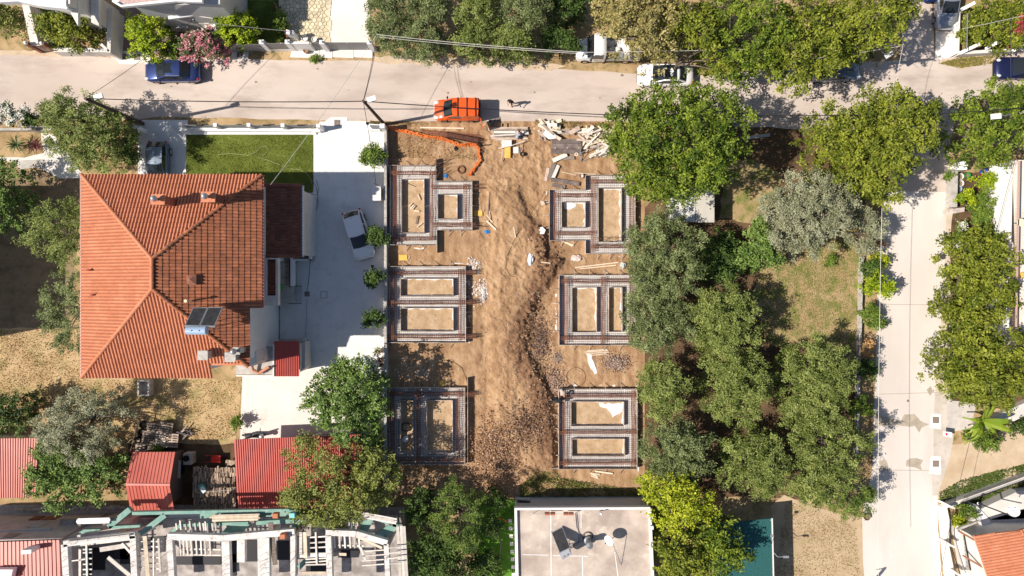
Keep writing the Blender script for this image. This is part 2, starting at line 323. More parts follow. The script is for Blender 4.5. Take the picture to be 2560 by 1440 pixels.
def leafmat(name, c1, c2, trans=.06, rough=.55):
    if name in MC: return MC[name]
    m = bpy.data.materials.new(name); MC[name] = m; m.use_nodes = True; n = m.node_tree.nodes; L = m.node_tree.links
    b = n['Principled BSDF']; at = n.new('ShaderNodeAttribute'); at.attribute_name = 'v'
    mx = n.new('ShaderNodeMix'); mx.data_type = 'RGBA'; L.new(at.outputs['Fac'], mx.inputs[0]); mx.inputs[6].default_value = (*c1, 1); mx.inputs[7].default_value = (*c2, 1)
    L.new(mx.outputs[2], b.inputs['Base Color']); b.inputs['Roughness'].default_value = rough; b.inputs['Specular IOR Level'].default_value = .25
    tr = n.new('ShaderNodeBsdfTranslucent'); L.new(mx.outputs[2], tr.inputs[0]); ms = n.new('ShaderNodeMixShader'); ms.inputs[0].default_value = trans
    L.new(b.outputs[0], ms.inputs[1]); L.new(tr.outputs[0], ms.inputs[2]); L.new(ms.outputs[0], n['Material Output'].inputs[0])
    return m
struct('lawn', pp([(466, 337), (782, 337), (782, 482), (466, 500)]), .014, m_lawn)
blades('lawn_grass', [(467, 337), (781, 337), (781, 480), (467, 470)], 26000, .05, ((.12, .15, .018), (.30, .31, .07)), 'mown green lawn of the tiled house inside the white wall')
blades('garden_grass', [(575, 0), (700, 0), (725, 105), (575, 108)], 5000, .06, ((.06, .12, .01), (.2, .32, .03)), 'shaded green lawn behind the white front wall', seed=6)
blades('dry_grass_tufts', [(0, 825), (200, 820), (200, 950), (605, 950), (590, 1090), (480, 1120), (330, 1080), (0, 985)], 16000, .06, ((.38, .28, .13), (.58, .44, .24)), 'straw coloured grass south of the tiled house', wid=.035, seed=7)
blades('dry_grass_tufts', [(1905, 640), (2140, 570), (2145, 950), (1990, 860), (1900, 850)], 12000, .08, ((.20, .22, .06), (.50, .40, .20)), 'yellow green grass in the clearing east of the olive trees', wid=.035, seed=8)
blades('weeds', [(2348, 1230), (2400, 1200), (2600, 1150), (2600, 1210), (2420, 1262), (2350, 1270)], 8000, .16, ((.07, .12, .02), (.20, .26, .07)), 'green weeds beside the fence of the bottom right house', wid=.05, seed=9)
blades('weeds', [(1300, 1215), (1370, 1140), (1400, 1195), (1600, 1225), (1600, 1238), (1300, 1245)], 7000, .2, ((.12, .17, .03), (.36, .36, .13)), 'yellowing weeds behind the flat roofed house', wid=.04, seed=10)
blades('weeds', [(1965, 1250), (2080, 1290), (2140, 1320), (2150, 1440), (1935, 1440)], 4000, .06, ((.25, .22, .07), (.48, .38, .2)), 'sparse weeds on the dusty yard beside the green canopy', wid=.04, seed=11)
blades('weeds', [(965, 320), (1140, 325), (1200, 400), (1090, 395), (970, 395)], 3500, .13, ((.28, .22, .08), (.52, .40, .2)), 'dry weeds inside the orange netting', wid=.03, seed=12)
blades('weeds', [(2345, 158), (2400, 145), (2500, 138), (2490, 158), (2400, 170)], 2500, .12, ((.2, .2, .04), (.4, .33, .12)), 'dry weeds at the street edge ahead of the navy car', wid=.04, seed=13)
blades('weeds', [(925, 303), (1090, 308), (1110, 318), (930, 316)], 1500, .1, ((.3, .22, .08), (.5, .38, .2)), 'dry weeds at the street edge beside the pole', wid=.04, seed=14)
blades('weeds', [(1340, 300), (1560, 312), (1560, 325), (1330, 318)], 2500, .14, ((.14, .18, .03), (.42, .36, .15)), 'weeds at the street edge behind the timber pile', wid=.03, seed=15)
# ---------------- building site: excavated earth as displaced terrain ----------------
SC = [(480, 1300), (540, 1322), (590, 1370), (620, 1400), (660, 1402), (700, 1380), (745, 1345), (800, 1326), (870, 1318), (930, 1345), (980, 1375), (1040, 1380), (1100, 1395), (1180, 1398), (1250, 1400)]
FOUND = [
 ('top left reinforced foundation, stepped outline, beside the driveway wall', [(975, 413), (1090, 413), (1090, 452), (1180, 452), (1180, 575), (1092, 575), (1092, 612), (975, 612)], [(1003, 447, 1060, 582), (1094, 485, 1143, 547)],
  [(987, 416, 987, 608), (975, 432, 1088, 432), (1078, 430, 1078, 600), (1078, 467, 1172, 467), (1163, 458, 1163, 572), (1078, 562, 1190, 562), (975, 597, 1082, 597)], [(1090, 395, 1090, 450), (1092, 575, 1092, 632)]),
 ('middle left reinforced foundation with two long cells, beside the driveway wall', [(967, 666), (1164, 666), (1164, 857), (967, 857)], [(1001, 697, 1133, 740), (1001, 771, 1133, 828)],
  [(980, 672, 980, 852), (1150, 672, 1150, 852), (970, 682, 1190, 682), (970, 756, 1190, 756), (970, 842, 1190, 842)], []),
 ('bottom left reinforced foundation in tree shade with a tall narrow cell', [(972, 970), (1162, 970), (1162, 1162), (972, 1162)], [(1001, 1001, 1033, 1133), (1066, 1001, 1131, 1133)],
  [(980, 975, 980, 1158), (1046, 975, 1046, 1158), (1146, 975, 1146, 1158), (972, 986, 1190, 986), (972, 1150, 1162, 1150)], [(1169, 945, 1169, 1160)]),
 ('top right reinforced foundation, stepped outline, partly under the walnut tree', [(1374, 474), (1464, 474), (1464, 438), (1588, 438), (1588, 634), (1464, 634), (1464, 601), (1374, 601)], [(1404, 504, 1464, 568), (1496, 469, 1554, 604)],
  [(1389, 478, 1389, 598), (1482, 442, 1482, 630), (1385, 488, 1482, 488), (1385, 583, 1482, 583), (1478, 453, 1588, 453), (1478, 616, 1588, 616), (1578, 442, 1578, 630)], []),
 ('middle right reinforced foundation with a wide cell and a narrow cell', [(1398, 688), (1590, 688), (1590, 863), (1398, 863)], [(1430, 719, 1492, 831), (1522, 719, 1556, 830)],
  [(1416, 692, 1416, 860), (1508, 692, 1508, 860), (1578, 692, 1578, 860), (1402, 703, 1590, 703), (1402, 846, 1590, 846)], []),
 ('bottom right reinforced foundation with two cells, where two workers bend over its corner', [(1397, 973), (1593, 973), (1593, 1173), (1397, 1173)], [(1428, 1005, 1560, 1066), (1430, 1098, 1562, 1141)],
  [(1412, 977, 1412, 1170), (1584, 977, 1584, 1170), (1400, 990, 1593, 990), (1400, 1082, 1593, 1082), (1400, 1158, 1593, 1158)], [(1378, 1172, 1397, 1172)]),
]
HB = .62
def terr(X, Y):
    """ground height and dampness in photo-pixel coordinates (numpy)"""
    sx = np.interp(Y, [a for a, b in SC], [b for a, b in SC])
    lx = np.interp(Y, [300, 450, 600, 700, 880, 950, 1180, 1240], [1150, 1200, 1215, 1205, 1205, 1215, 1200, 1180])
    sm = lambda t: np.clip(t, 0, 1)**2*(3-2*np.clip(t, 0, 1))
    wob = 22*fbm(X/28., Y/28., 3, 3)
    up = sm((X-lx)/45.); dn = 1-sm((X-(sx+wob)+14)/26.)
    act = sm((Y-430)/80.)*(1-sm((Y-1130)/70.))
    h = .42*up*dn*act
    wx, wy = X/30., Y/30.
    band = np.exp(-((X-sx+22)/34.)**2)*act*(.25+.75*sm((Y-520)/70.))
    h = h+band*(.10+.42*np.abs(fbm(wx*2.2, wy*1.5, 4, 11)))
    h = h-.05*np.exp(-((X-(1246+6*np.sin(Y/70.)))/7.)**2)*act-.05*np.exp(-((X-(1300+5*np.sin(Y/60.)))/7.)**2)*act
    rough = .10+.25*sm((X-1180)/40.)*(1-sm((X-1400)/30.))
    pad = np.ones_like(X)
    for _, pl, isl, cg, ex in FOUND:
        x0 = min(p[0] for p in pl); x1 = max(p[0] for p in pl); y0 = min(p[1] for p in pl); y1 = max(p[1] for p in pl)
        d = np.maximum(np.maximum(x0-X, X-x1), np.maximum(y0-Y, Y-y1)); pad = np.minimum(pad, sm((d-4)/14.))
    h = h*pad+rough*pad*(.9*fbm(wx*2.6, wy*2.6, 4, 21)+.35*fbm(wx*7, wy*7, 2, 31))
    n = Y < 400; h = h+np.where(n, .06*sm((400-Y)/50.)*(.5+fbm(wx*1.5, wy*1.5, 3, 17)), 0)*pad
    e = np.minimum(np.minimum(X-962, 1606-X), np.minimum(Y-300, 1242-Y)); ed = sm(e/14.)
    h = (h+.03)*ed
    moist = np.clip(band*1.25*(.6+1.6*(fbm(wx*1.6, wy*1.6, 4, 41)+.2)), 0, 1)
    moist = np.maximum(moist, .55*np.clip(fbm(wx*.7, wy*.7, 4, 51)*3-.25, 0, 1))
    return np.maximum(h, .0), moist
def gz(px, py):
    h, _ = terr(np.array([float(px)]), np.array([float(py)])); return float(h[0])+.012
nx, ny = 330, 480
gx = np.linspace(955, 1612, nx); gy = np.linspace(303, 1248, ny); GX, GY = np.meshgrid(gx, gy)
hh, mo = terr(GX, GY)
V = np.stack([(GX-1280)/S, (720-GY)/S, hh+.006], -1).reshape(-1, 3)
idx = np.arange(nx*ny).reshape(ny, nx); F = np.stack([idx[:-1, :-1], idx[1:, :-1], idx[1:, 1:], idx[:-1, 1:]], -1).reshape(-1, 4)
me = bpy.data.meshes.new('site_earth'); me.vertices.add(len(V)); me.vertices.foreach_set('co', V.ravel()); me.loops.add(F.size); me.loops.foreach_set('vertex_index', F.ravel())
me.polygons.add(len(F)); me.polygons.foreach_set('loop_start', np.arange(len(F))*4); me.polygons.foreach_set('loop_total', np.full(len(F), 4)); me.update(); me.validate()
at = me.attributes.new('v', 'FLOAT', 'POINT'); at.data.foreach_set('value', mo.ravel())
me.polygons.foreach_set('use_smooth', [True]*len(F))
m = bpy.data.materials.new('site_soil'); m.use_nodes = True; n_ = m.node_tree.nodes; L_ = m.node_tree.links; b_ = n_['Principled BSDF']; b_.inputs['Roughness'].default_value = 1; b_.inputs['Specular IOR Level'].default_value = .1
g_ = n_.new('ShaderNodeNewGeometry')
def nz(scale, det=8, ro=.65):
    t = n_.new('ShaderNodeTexNoise'); t.inputs['Scale'].default_value = scale; t.inputs['Detail'].default_value = det; t.inputs['Roughness'].default_value = ro; L_.new(g_.outputs['Position'], t.inputs['Vector']); return t.outputs[0]
def ramp(s_, cols):
    r_ = n_.new('ShaderNodeValToRGB'); L_.new(s_, r_.inputs[0])
    while len(r_.color_ramp.elements) < len(cols): r_.color_ramp.elements.new(.5)
    for e, (p, c) in zip(r_.color_ramp.elements, cols): e.position = p; e.color = (*c, 1)
    return r_.outputs[0]
def mixc(f, a, b):
    x = n_.new('ShaderNodeMix'); x.data_type = 'RGBA'; L_.new(f, x.inputs[0]); L_.new(a, x.inputs[6]); L_.new(b, x.inputs[7]); return x.outputs[2]
mpx = n_.new('ShaderNodeMapping'); mpx.inputs['Scale'].default_value = (2.6, .35, 1); L_.new(g_.outputs['Position'], mpx.inputs[0]); sn = n_.new('ShaderNodeTexNoise'); sn.inputs['Scale'].default_value = .8; sn.inputs['Detail'].default_value = 7; L_.new(mpx.outputs[0], sn.inputs['Vector']); av = n_.new('ShaderNodeMath'); av.operation = 'MULTIPLY_ADD'; av.inputs[1].default_value = .5; L_.new(nz(1.1), av.inputs[0]); hv_ = n_.new('ShaderNodeMath'); hv_.operation = 'MULTIPLY'; hv_.inputs[1].default_value = .5; L_.new(sn.outputs[0], hv_.inputs[0]); L_.new(hv_.outputs[0], av.inputs[2])
dry = ramp(av.outputs[0], [(.38, (.28, .165, .09)), (.5, (.40, .25, .14)), (.60, (.50, .335, .20))])
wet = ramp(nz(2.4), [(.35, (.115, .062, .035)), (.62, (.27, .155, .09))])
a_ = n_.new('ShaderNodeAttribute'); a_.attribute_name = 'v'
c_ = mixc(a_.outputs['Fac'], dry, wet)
pb = n_.new('ShaderNodeTexNoise'); pb.inputs['Scale'].default_value = 7; pb.inputs['Detail'].default_value = 3; L_.new(g_.outputs['Position'], pb.inputs['Vector'])
mr_ = n_.new('ShaderNodeMapRange'); mr_.inputs[1].default_value = .66; mr_.inputs[2].default_value = .72; L_.new(pb.outputs[0], mr_.inputs[0])
cst = n_.new('ShaderNodeRGB'); cst.outputs[0].default_value = (.55, .40, .28, 1); c_ = mixc(mr_.outputs[0], c_, cst.outputs[0])
L_.new(c_, b_.inputs['Base Color'])
bp_ = n_.new('ShaderNodeBump'); bp_.inputs['Strength'].default_value = 1; bp_.inputs['Distance'].default_value = .06; L_.new(nz(9, 8, .75), bp_.inputs['Height']); L_.new(bp_.outputs[0], b_.inputs['Normal'])
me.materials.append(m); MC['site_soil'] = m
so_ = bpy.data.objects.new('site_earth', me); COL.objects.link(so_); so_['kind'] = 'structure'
# ---------------- foundations ----------------
def inside(poly, x, y):
    c = False; j = len(poly)-1
    for i in range(len(poly)):
        xi, yi = poly[i][0], poly[i][1]; xj, yj = poly[j][0], poly[j][1]
        if (yi > y) != (yj > y) and x < (xj-xi)*(y-yi)/(yj-yi)+xi: c = not c
        j = i
    return c
def foundation(label, pl, isl, cages, extra, seed):
    r_ = random.Random(seed)
    W = [tuple(P(x, y, HB))[:2] for x, y in pl]; I = []
    for a, b, c, d in isl:
        p = P(a, d, HB); q = P(c, b, HB); I.append((p.x, p.y, q.x, q.y))
    cx = sum(p[0] for p in W)/len(W); cy = sum(p[1] for p in W)/len(W)
    t = thing('foundation', label, 'foundation', (cx, cy, 0), 'reinforced house foundations on the building site')
    # spilled cement round the outside
    mb = MB(); big = [(cx+(x-cx)*1.06, cy+(y-cy)*1.06) for x, y in W]; mb.sheet(rag(big, .16, .35, seed), .034); mb.build('cement_spill', m_blind, t)
    def board(p, q, z0, z1, th=.035):
        L = (Vector(q)-Vector(p)).length; k = max(1, round(L/2.4))
        for i in range(k):
            a = Vector(p).lerp(Vector(q), i/k); b = Vector(p).lerp(Vector(q), (i+1)/k); j = r_.uniform(-.012, .012)
            d = (b-a).normalized()*.004
            zc = (z0+z1)/2+r_.uniform(-.012, .012)
            MB().bar((a.x+d.x, a.y+d.y+j, zc), (b.x-d.x, b.y-d.y+j, zc), th, z1-z0).build('formwork_board', m_form, t)
    n = len(W)
    for i in range(n):
        p, q = W[i], W[(i+1) % n]; board(p, q, .0, HB)
        d = Vector((q[0]-p[0], q[1]-p[1])); Ln = d.length; d.normalize(); nn = Vector((d.y, -d.x)); mid = Vector(((p[0]+q[0])/2, (p[1]+q[1])/2))
        if inside(W, mid.x+nn.x*.2, mid.y+nn.y*.2): nn = -nn
        k = int(Ln/1.3)
        for s_ in range(1, k+1):
            a = Vector(p)+d*(Ln*s_/(k+1))+nn*.05
            MB().box((a.x, a.y, .33), (.05, .05, .68)).bar((a.x, a.y, .5), (a.x+nn.x*.45, a.y+nn.y*.45, .04), .04, .03).build('stake', m_form, t)
    dirt = MB(); edge = MB()
    for x0, y0, x1, y1 in I:
        for p, q in (((x0, y0), (x1, y0)), ((x1, y0), (x1, y1)), ((x1, y1), (x0, y1)), ((x0, y1), (x0, y0))): board(p, q, .04, HB-.04)
        edge.sheet([(x0, y0), (x1, y0), (x1, y1), (x0, y1)], .045)
        g = .07; hx = lambda s_: s_*r_.uniform(0.3, 1.9)
        poly = rag([(x0+g*.4, y0+g), (x1-g, y0+g), (x1-g*1.2, y1-g), (x0+g*.4, y1-g)], .09, .25, seed+3)
        poly = [(min(max(a, x0+.03), x1-.03), min(max(b, y0+.03), y1-.03)) for a, b in poly]
        dirt.sheet(poly, .06)
        for q in range(10):
            dirt.ball((r_.uniform(x0+.4, x1-.4) if x1-x0 > .9 else (x0+x1)/2, r_.uniform(y0+.3, y1-.3), .05), r_.uniform(.06, .14), 6, (1.6, 1.2, .35))
    edge.build('cell_edge', m_blind, t); dirt.build('cell_earth', mat('pad_sand', (.40, .27, .155), (.54, .39, .25), scale=1.6, rough=1, bump=.8, c3=(.62, .5, .38), s3=4, t3=(.6, .75)), t)
    for e in extra:
        if len(e) == 4:
            p = P(e[0], e[1], HB); q = P(e[2], e[3], HB); board((p.x, p.y), (q.x, q.y), .0, HB)
    gm = MB(); pit = .16
    xs = sorted(set([p[0] for p in W]+[v for i in I for v in (i[0]-.03, i[2]+.03)])); ys = sorted(set([p[1] for p in W]+[v for i in I for v in (i[1]-.03, i[3]+.03)]))
    def ok(x, y): return inside(W, x, y) and not any(i[0] < x < i[2] and i[1] < y < i[3] for i in I)
    sl_ = MB()
    for a, b in zip(xs[:-1], xs[1:]):
        for c, d in zip(ys[:-1], ys[1:]):
            if b-a > .005 and d-c > .005 and ok((a+b)/2, (c+d)/2): sl_.prism([(a, c), (b, c), (b, d), (a, d)], 0, .12)
    sl_.build('blinding', m_blind, t)
    x = min(xs)+.08
    while x < max(xs):
        for a, b in zip(ys[:-1], ys[1:]):
            if b-a > .07 and ok(x, (a+b)/2): gm.bar((x, a+.02, .20), (x, b-.02, .20), .016, .014)
        x += pit*r_.uniform(.93, 1.07)
    y = min(ys)+.08
    while y < max(ys):
        for a, b in zip(xs[:-1], xs[1:]):
            if b-a > .07 and ok((a+b)/2, y): gm.bar((a+.02, y, .22), (b-.02, y, .22), .016, .014)
        y += pit*r_.uniform(.93, 1.07)
    o = gm.build('rebar_mesh', mat('mesh_steel', (.05, .035, .035), (.12, .07, .055), scale=4, rough=.8), t); o['kind'] = 'stuff'
    # beam cages
    for a, b, c, d in cages:
        cg = MB(); p = P(a, b, HB); q = P(c, d, HB); p.z = q.z = 0; dd = (q-p); Ln = dd.length; dd.normalize(); sd_ = Vector((dd.y, -dd.x, 0))
        wv = [r_.uniform(-.03, .03) for _ in range(6)]
        for s_, z in ((-.12, .26), (.12, .26), (-.12, .58), (.12, .58), (0, .58)):
            cg.tube([p+sd_*(s_+wv[k])+dd*(Ln*k/5)+Vector((0, 0, z+(.02 if k % 2 else 0))) for k in range(6)], .018, 4)
        k = 0.06
        while k < Ln:
            c0 = p+dd*k; cs = [c0+sd_*s_+Vector((0, 0, z)) for s_, z in ((-.13, .25), (.13, .25), (.13, .59), (-.13, .59))]
            for i in range(4): cg.bar(cs[i], cs[(i+1) % 4], .013, .013)
            k += .14+r_.uniform(-.03, .03)
        cg.build('rebar_cage', m_rust, t)
    return t
for i, f in enumerate(FOUND): foundation(*f, seed=50+i)
# starter bars that poke out past the boards
def starter(px, py, dx, dy, n, label, z=.5, ln=1.0):
    mb = MB(); p = P(px, py, z)
    for i in range(n):
        o = Vector((rnd.uniform(-.12, .12), rnd.uniform(-.22, .22), rnd.uniform(-.2, .1))); e = Vector((dx+rnd.uniform(-.1, .1), dy+rnd.uniform(-.12, .12), rnd.uniform(-.1, .25)))*ln
        mb.tube([p+o, p+o+e], .013, 4)
    setp(mb.build('starter_bars', m_rustd), label, 'rebar', 'rebar ends')
for a in [(1180, 467, .8, .05, 7, 'rusty bar ends right of the top left foundation, upper bunch'), (1180, 562, .9, 0, 6, 'rusty bar ends right of the top left foundation, lower bunch'), (1164, 682, .9, .1, 7, 'rusty bar ends beside the middle left foundation, top bunch'),
          (1164, 756, .9, .1, 8, 'rusty bar ends beside the middle left foundation, middle bunch'), (1164, 842, 1, .15, 7, 'rusty bar ends beside the middle left foundation, bottom bunch'), (1590, 490, 1.2, .1, 9, 'rusty bars between the stepped right foundation and the grey shed'),
          (1600, 1045, 1, .2, 4, 'rusty bar ends right of the bottom right foundation'), (1162, 985, .8, .05, 5, 'rusty bar ends right of the bottom left foundation')]: starter(*a)
mb = MB()
for i in range(26):
    p = P(1085+rnd.uniform(-12, 12), 425+rnd.uniform(-22, 25), .5); mb.tube([p, p+Vector((rnd.uniform(.1, .7), rnd.uniform(.0, .5), rnd.uniform(.3, 1.1)))], .012, 4)
setp(mb.build('starter_bars', m_rustd), 'fan of upright rusty starter bars at the step of the top left foundation', 'rebar')
mb = MB()
for i in range(22):
    p = P(1500+rnd.uniform(-8, 46), 600+rnd.uniform(-8, 6), .5); mb.tube([p, p+Vector((rnd.uniform(-.1, .2), rnd.uniform(-.1, .1), rnd.uniform(.5, .9)))], .012, 4)
setp(mb.build('starter_bars', m_rustd), 'row of upright rusty bars at the foot of the long right cell', 'rebar')
# black open shafts of form board beside the stepped foundation
# concrete boundary wall between driveway and site
t = thing('boundary_wall', 'long low concrete wall between the driveway and the building site', 'wall', P(963, 700))
for i in range(14):
    y0 = 316+i*65.2; MB().prism([tuple(P(x, y, .9))[:2] for x, y in ((960, y0), (966.5, y0), (966.5, y0+64.6), (960, y0+64.6))], 0, .9+.01*(i % 3)).build('coping', m_conc, t)
# vertical rods stuck along the wall
mb = MB()
for y in (372, 402, 440, 512, 546, 640, 650, 705, 812, 905, 915, 985, 1030, 1090):
    p = P(968, y, .4); mb.tube([p, p+Vector((rnd.uniform(-.5, -.1), rnd.uniform(-.05, .25), rnd.uniform(.5, .9)))], .016, 4)
setp(mb.build('wall_rods', m_rustd), 'rusty rods leaning against the driveway boundary wall', 'rebar')
# white cement heap inside the lower right foundation and spills
def flat(name, pts, z, m_, label, cat, sd=1, amp=.08, h=0.):
    mb = MB(); mb.prism(rag(pp(pts, h), amp, .25, sd), z, z+.03); o = mb.build(name, m_); setp(o, label, cat, kind=None); return o
flat('cement_heap', [(1498, 1008), (1556, 1008), (1555, 1028), (1532, 1040), (1515, 1022), (1500, 1018)], .065, m_white, 'white spilled cement in the upper cell of the bottom right foundation', 'cement', 3)
flat('cement_heap', [(1466, 880), (1480, 885), (1482, 905), (1495, 930), (1488, 938), (1475, 920), (1468, 900)], .05, m_blind, 'pale cement trail below the middle right foundation', 'cement', 4)
flat('cement_heap', [(1408, 508), (1432, 506), (1440, 514), (1424, 524), (1410, 522)], .065, m_blind, 'white cement patch in the square cell of the top right foundation', 'cement', 5, .05)
# ---------------- rubbish, planks, timber ----------------
def plank(px0, py0, px1, py1, w_, z, m_, parent=None, name='plank', th=.04, dz=0.):
    p = P(px0, py0, z); q = P(px1, py1, z); q.z += dz
    return MB().bar(p, q, w_, th).build(name, m_, parent)
def lone(px0, py0, px1, py1, w_, m_, label, z=None, dz=0., cat='plank', group='loose boards on the building site'):
    if z is None: z = max(gz(px0, py0), gz(px1, py1))+.05
    return setp(plank(px0, py0, px1, py1, w_, z, m_, dz=dz), label, cat, group)
lone(1050, 319, 1160, 321, .11, m_wood, 'long pale batten on the verge below the orange van')
lone(1216, 552, 1240, 574, .10, m_wood, 'pale short plank lying diagonally near the blue bag')
lone(1223, 528, 1228, 558, .08, m_wood, 'thin pale batten above the diagonal plank')
lone(1216, 538, 1232, 556, .07, m_wood, 'thin batten crossing another left of the track')
lone(1284, 567, 1289, 594, .09, m_wood, 'short upright-lying plank in the middle of the earth track')
lone(1224, 480, 1220, 535, .09, m_ply, 'dark long board edge beside the yellow square board')
lone(1402, 602, 1435, 614, .12, m_wood, 'pale wedge shaped plank under the stepped right foundation', z=.1)
lone(1404, 600, 1430, 616, .08, m_wood, 'thin plank fanned under the wedge shaped one', z=.06)
lone(1438, 669, 1545, 656, .09, m_wood, 'long thin batten between the two upper right foundations', z=.06)
lone(1450, 672, 1540, 663, .06, m_wood, 'second thin batten just below the long one', z=.06)
lone(1352, 655, 1376, 658, .06, m_wood, 'tiny batten on the dark earth ridge')
for i, (a, b, c, d) in enumerate([(1462, 880, 1520, 876), (1464, 884, 1522, 880), (1468, 877, 1518, 873), (1480, 888, 1516, 884)]): lone(a, b, c, d, .08, m_wood, ['lower', 'middle', 'top', 'shortest'][i]+' pale batten of the bundle below the middle right foundation', z=.06+.02*i)
for i, (a, b, c, d) in enumerate([(1476, 1182, 1494, 1192), (1478, 1189, 1496, 1196), (1482, 1184, 1500, 1186), (1488, 1178, 1532, 1184)]): lone(a, b, c, d, .12, m_wood, ['upper', 'lower', 'crossing', 'long thin'][i]+' offcut in the heap south of the bottom right foundation', z=.06+.03*i)
lone(1025, 1262-620, 1018, 652, .05, m_wood, 'small offcut by the orange board')
lone(996, 897, 1026, 896, .09, m_woodp, 'pale batten in the tree shade below the middle left foundation')
# sticks inside first cell
for i, (a, b, c, d) in enumerate([(1044, 485, 1050, 500), (1022, 516, 1030, 508), (1026, 522, 1034, 512), (1030, 524, 1038, 514), (1036, 527, 1048, 528), (1042, 568, 1055, 558), (1040, 560, 1044, 540)]):
    lone(a, b, c, d, .09, m_wood if i < 6 else m_ply, ['pale offcut at the top of', 'first offcut in the middle of', 'second offcut in the middle of', 'third offcut in the middle of', 'flat-lying offcut across', 'slanting offcut at the foot of', 'dark stick near the foot of'][i]+' the tall cell, top left foundation', z=.2)
# square boards
def sheetb(name, pts, z, m_, label, cat='board', th=.03, tilt=0.):
    v = pp(pts, z); mb = MB(); mb.prism([(p.x, p.y) for p in v], z-th, z); o = mb.build(name, m_); return setp(o, label, cat, 'loose boards on the building site')
sheetb('board', [(1184, 526), (1206, 526), (1206, 540), (1184, 540)], .12, m_yel, 'small yellow rectangular board right of the top left foundation')
sheetb('board', [(997, 637), (1018, 637), (1018, 651), (997, 651)], .10, m_yel, 'orange board below the top left foundation')
sheetb('board', [(1098, 951), (1112, 951), (1112, 965), (1098, 965)], .08, m_yel, 'tan square board in tree shade above the bottom left foundation')
sheetb('board', [(1261, 367), (1276, 367), (1276, 395), (1261, 395)], .35, m_yel, 'bright yellow plank panel below the timber trestle')
sheetb('board', [(1254, 351), (1279, 350), (1279, 365), (1254, 367)], .45, m_woodw, 'pale square panel above the yellow one')
sheetb('board', [(1283, 368), (1296, 368), (1296, 383), (1283, 383)], .30, m_woodw, 'pale square panel right of the yellow one')
sheetb('board', [(1346, 570), (1356, 567), (1364, 575), (1360, 585), (1350, 585)], .55, m_white, 'white paper sack on the earth ridge', 'sack')
sheetb('board', [(1350, 504), (1358, 502), (1363, 510), (1354, 514)], .42, m_wood, 'small tan square offcut on the ridge below the timber yard')
lone(1246, 371, 1279, 364, .07, m_woodw, 'pale batten lying across the yellow panel', z=.5)
lone(1279, 364, 1312, 352, .06, m_woodw, 'thin rod running up from the batten to the crouching worker', z=.5)
lone(1252, 404, 1258, 372, .06, m_woodw, 'left leg timber below the trestle panels', z=.3)
lone(1298, 396, 1302, 355, .05, m_woodp, 'right leg timber below the trestle panels', z=.35)
# neat stack of long planks
t = thing('timber_stack', 'neat stack of long weathered planks beside the crouching man', 'timber stack', P(1275, 332))
for k in range(4):
    for i in range(6-(k > 1)):
        y = 320+i*5.2+rnd.uniform(-.6, .6); x0 = 1227+rnd.uniform(0, 5)+i*1.5*(k > 0); x1 = 1318+rnd.uniform(-4, 3)
        plank(x0, y, x1, y+rnd.uniform(-1.0, 1), .15, .08+k*.06, rnd.choice([m_woodp, m_woodw, m_woodo]) if k == 3 else m_woodp, t)
plank(1226, 340, 1322, 334, .12, .36, m_woodw, t); plank(1240, 350, 1300, 345, .12, .12, m_woodw, t)
# jumbled pile
def pile(label, x0, y0, x1, y1, n, ang, seed, ms, ln=(1.0, 2.4), wd=(.08, .28), zmax=.6):
    r_ = random.Random(seed); t = thing('plank_heap', label, 'plank heap', P((x0+x1)/2, (y0+y1)/2))
    for i in range(n):
        cx, cy = r_.uniform(x0, x1), r_.uniform(y0, y1); a = R(r_.gauss(*ang)); l = r_.uniform(*ln)*15
        w_ = r_.uniform(*wd); z = .12+zmax*(i/n)
        cx = min(max(cx, x0+abs(math.cos(a))*l*.7), max(x1-abs(math.cos(a))*l*.7, (x0+x1)/2)); 
        plank(cx-math.cos(a)*l, cy+math.sin(a)*l, cx+math.cos(a)*l, cy-math.sin(a)*l, w_, z, r_.choice(ms), t, dz=r_.uniform(-.08, .08), name='plank')
    return t
pile('heap of sawn white and tan offcuts next to the street, left of the walnut tree', 1350, 304, 1398, 342, 26, (-25, 22), 3, [m_woodw, m_woodw, m_wood, m_woodp], (.6, 1.4), (.10, .34))
pile('tangle of pale boards half under the walnut tree', 1450, 322, 1535, 370, 44, (20, 30), 4, [m_woodw, m_wood, m_woodw, m_woodp], (.7, 2.0), (.08, .24), .8)
pile('long pale battens along the street behind the heaps', 1440, 322, 1500, 334, 8, (-2, 3), 5, [m_woodw, m_wood], (1.6, 2.2), (.10, .16), .3)
pile('grey weathered battens under the steel frame', 1480, 368, 1530, 390, 16, (25, 8), 6, [m_woodo, m_woodw], (1.0, 2.0), (.08, .18), .3)
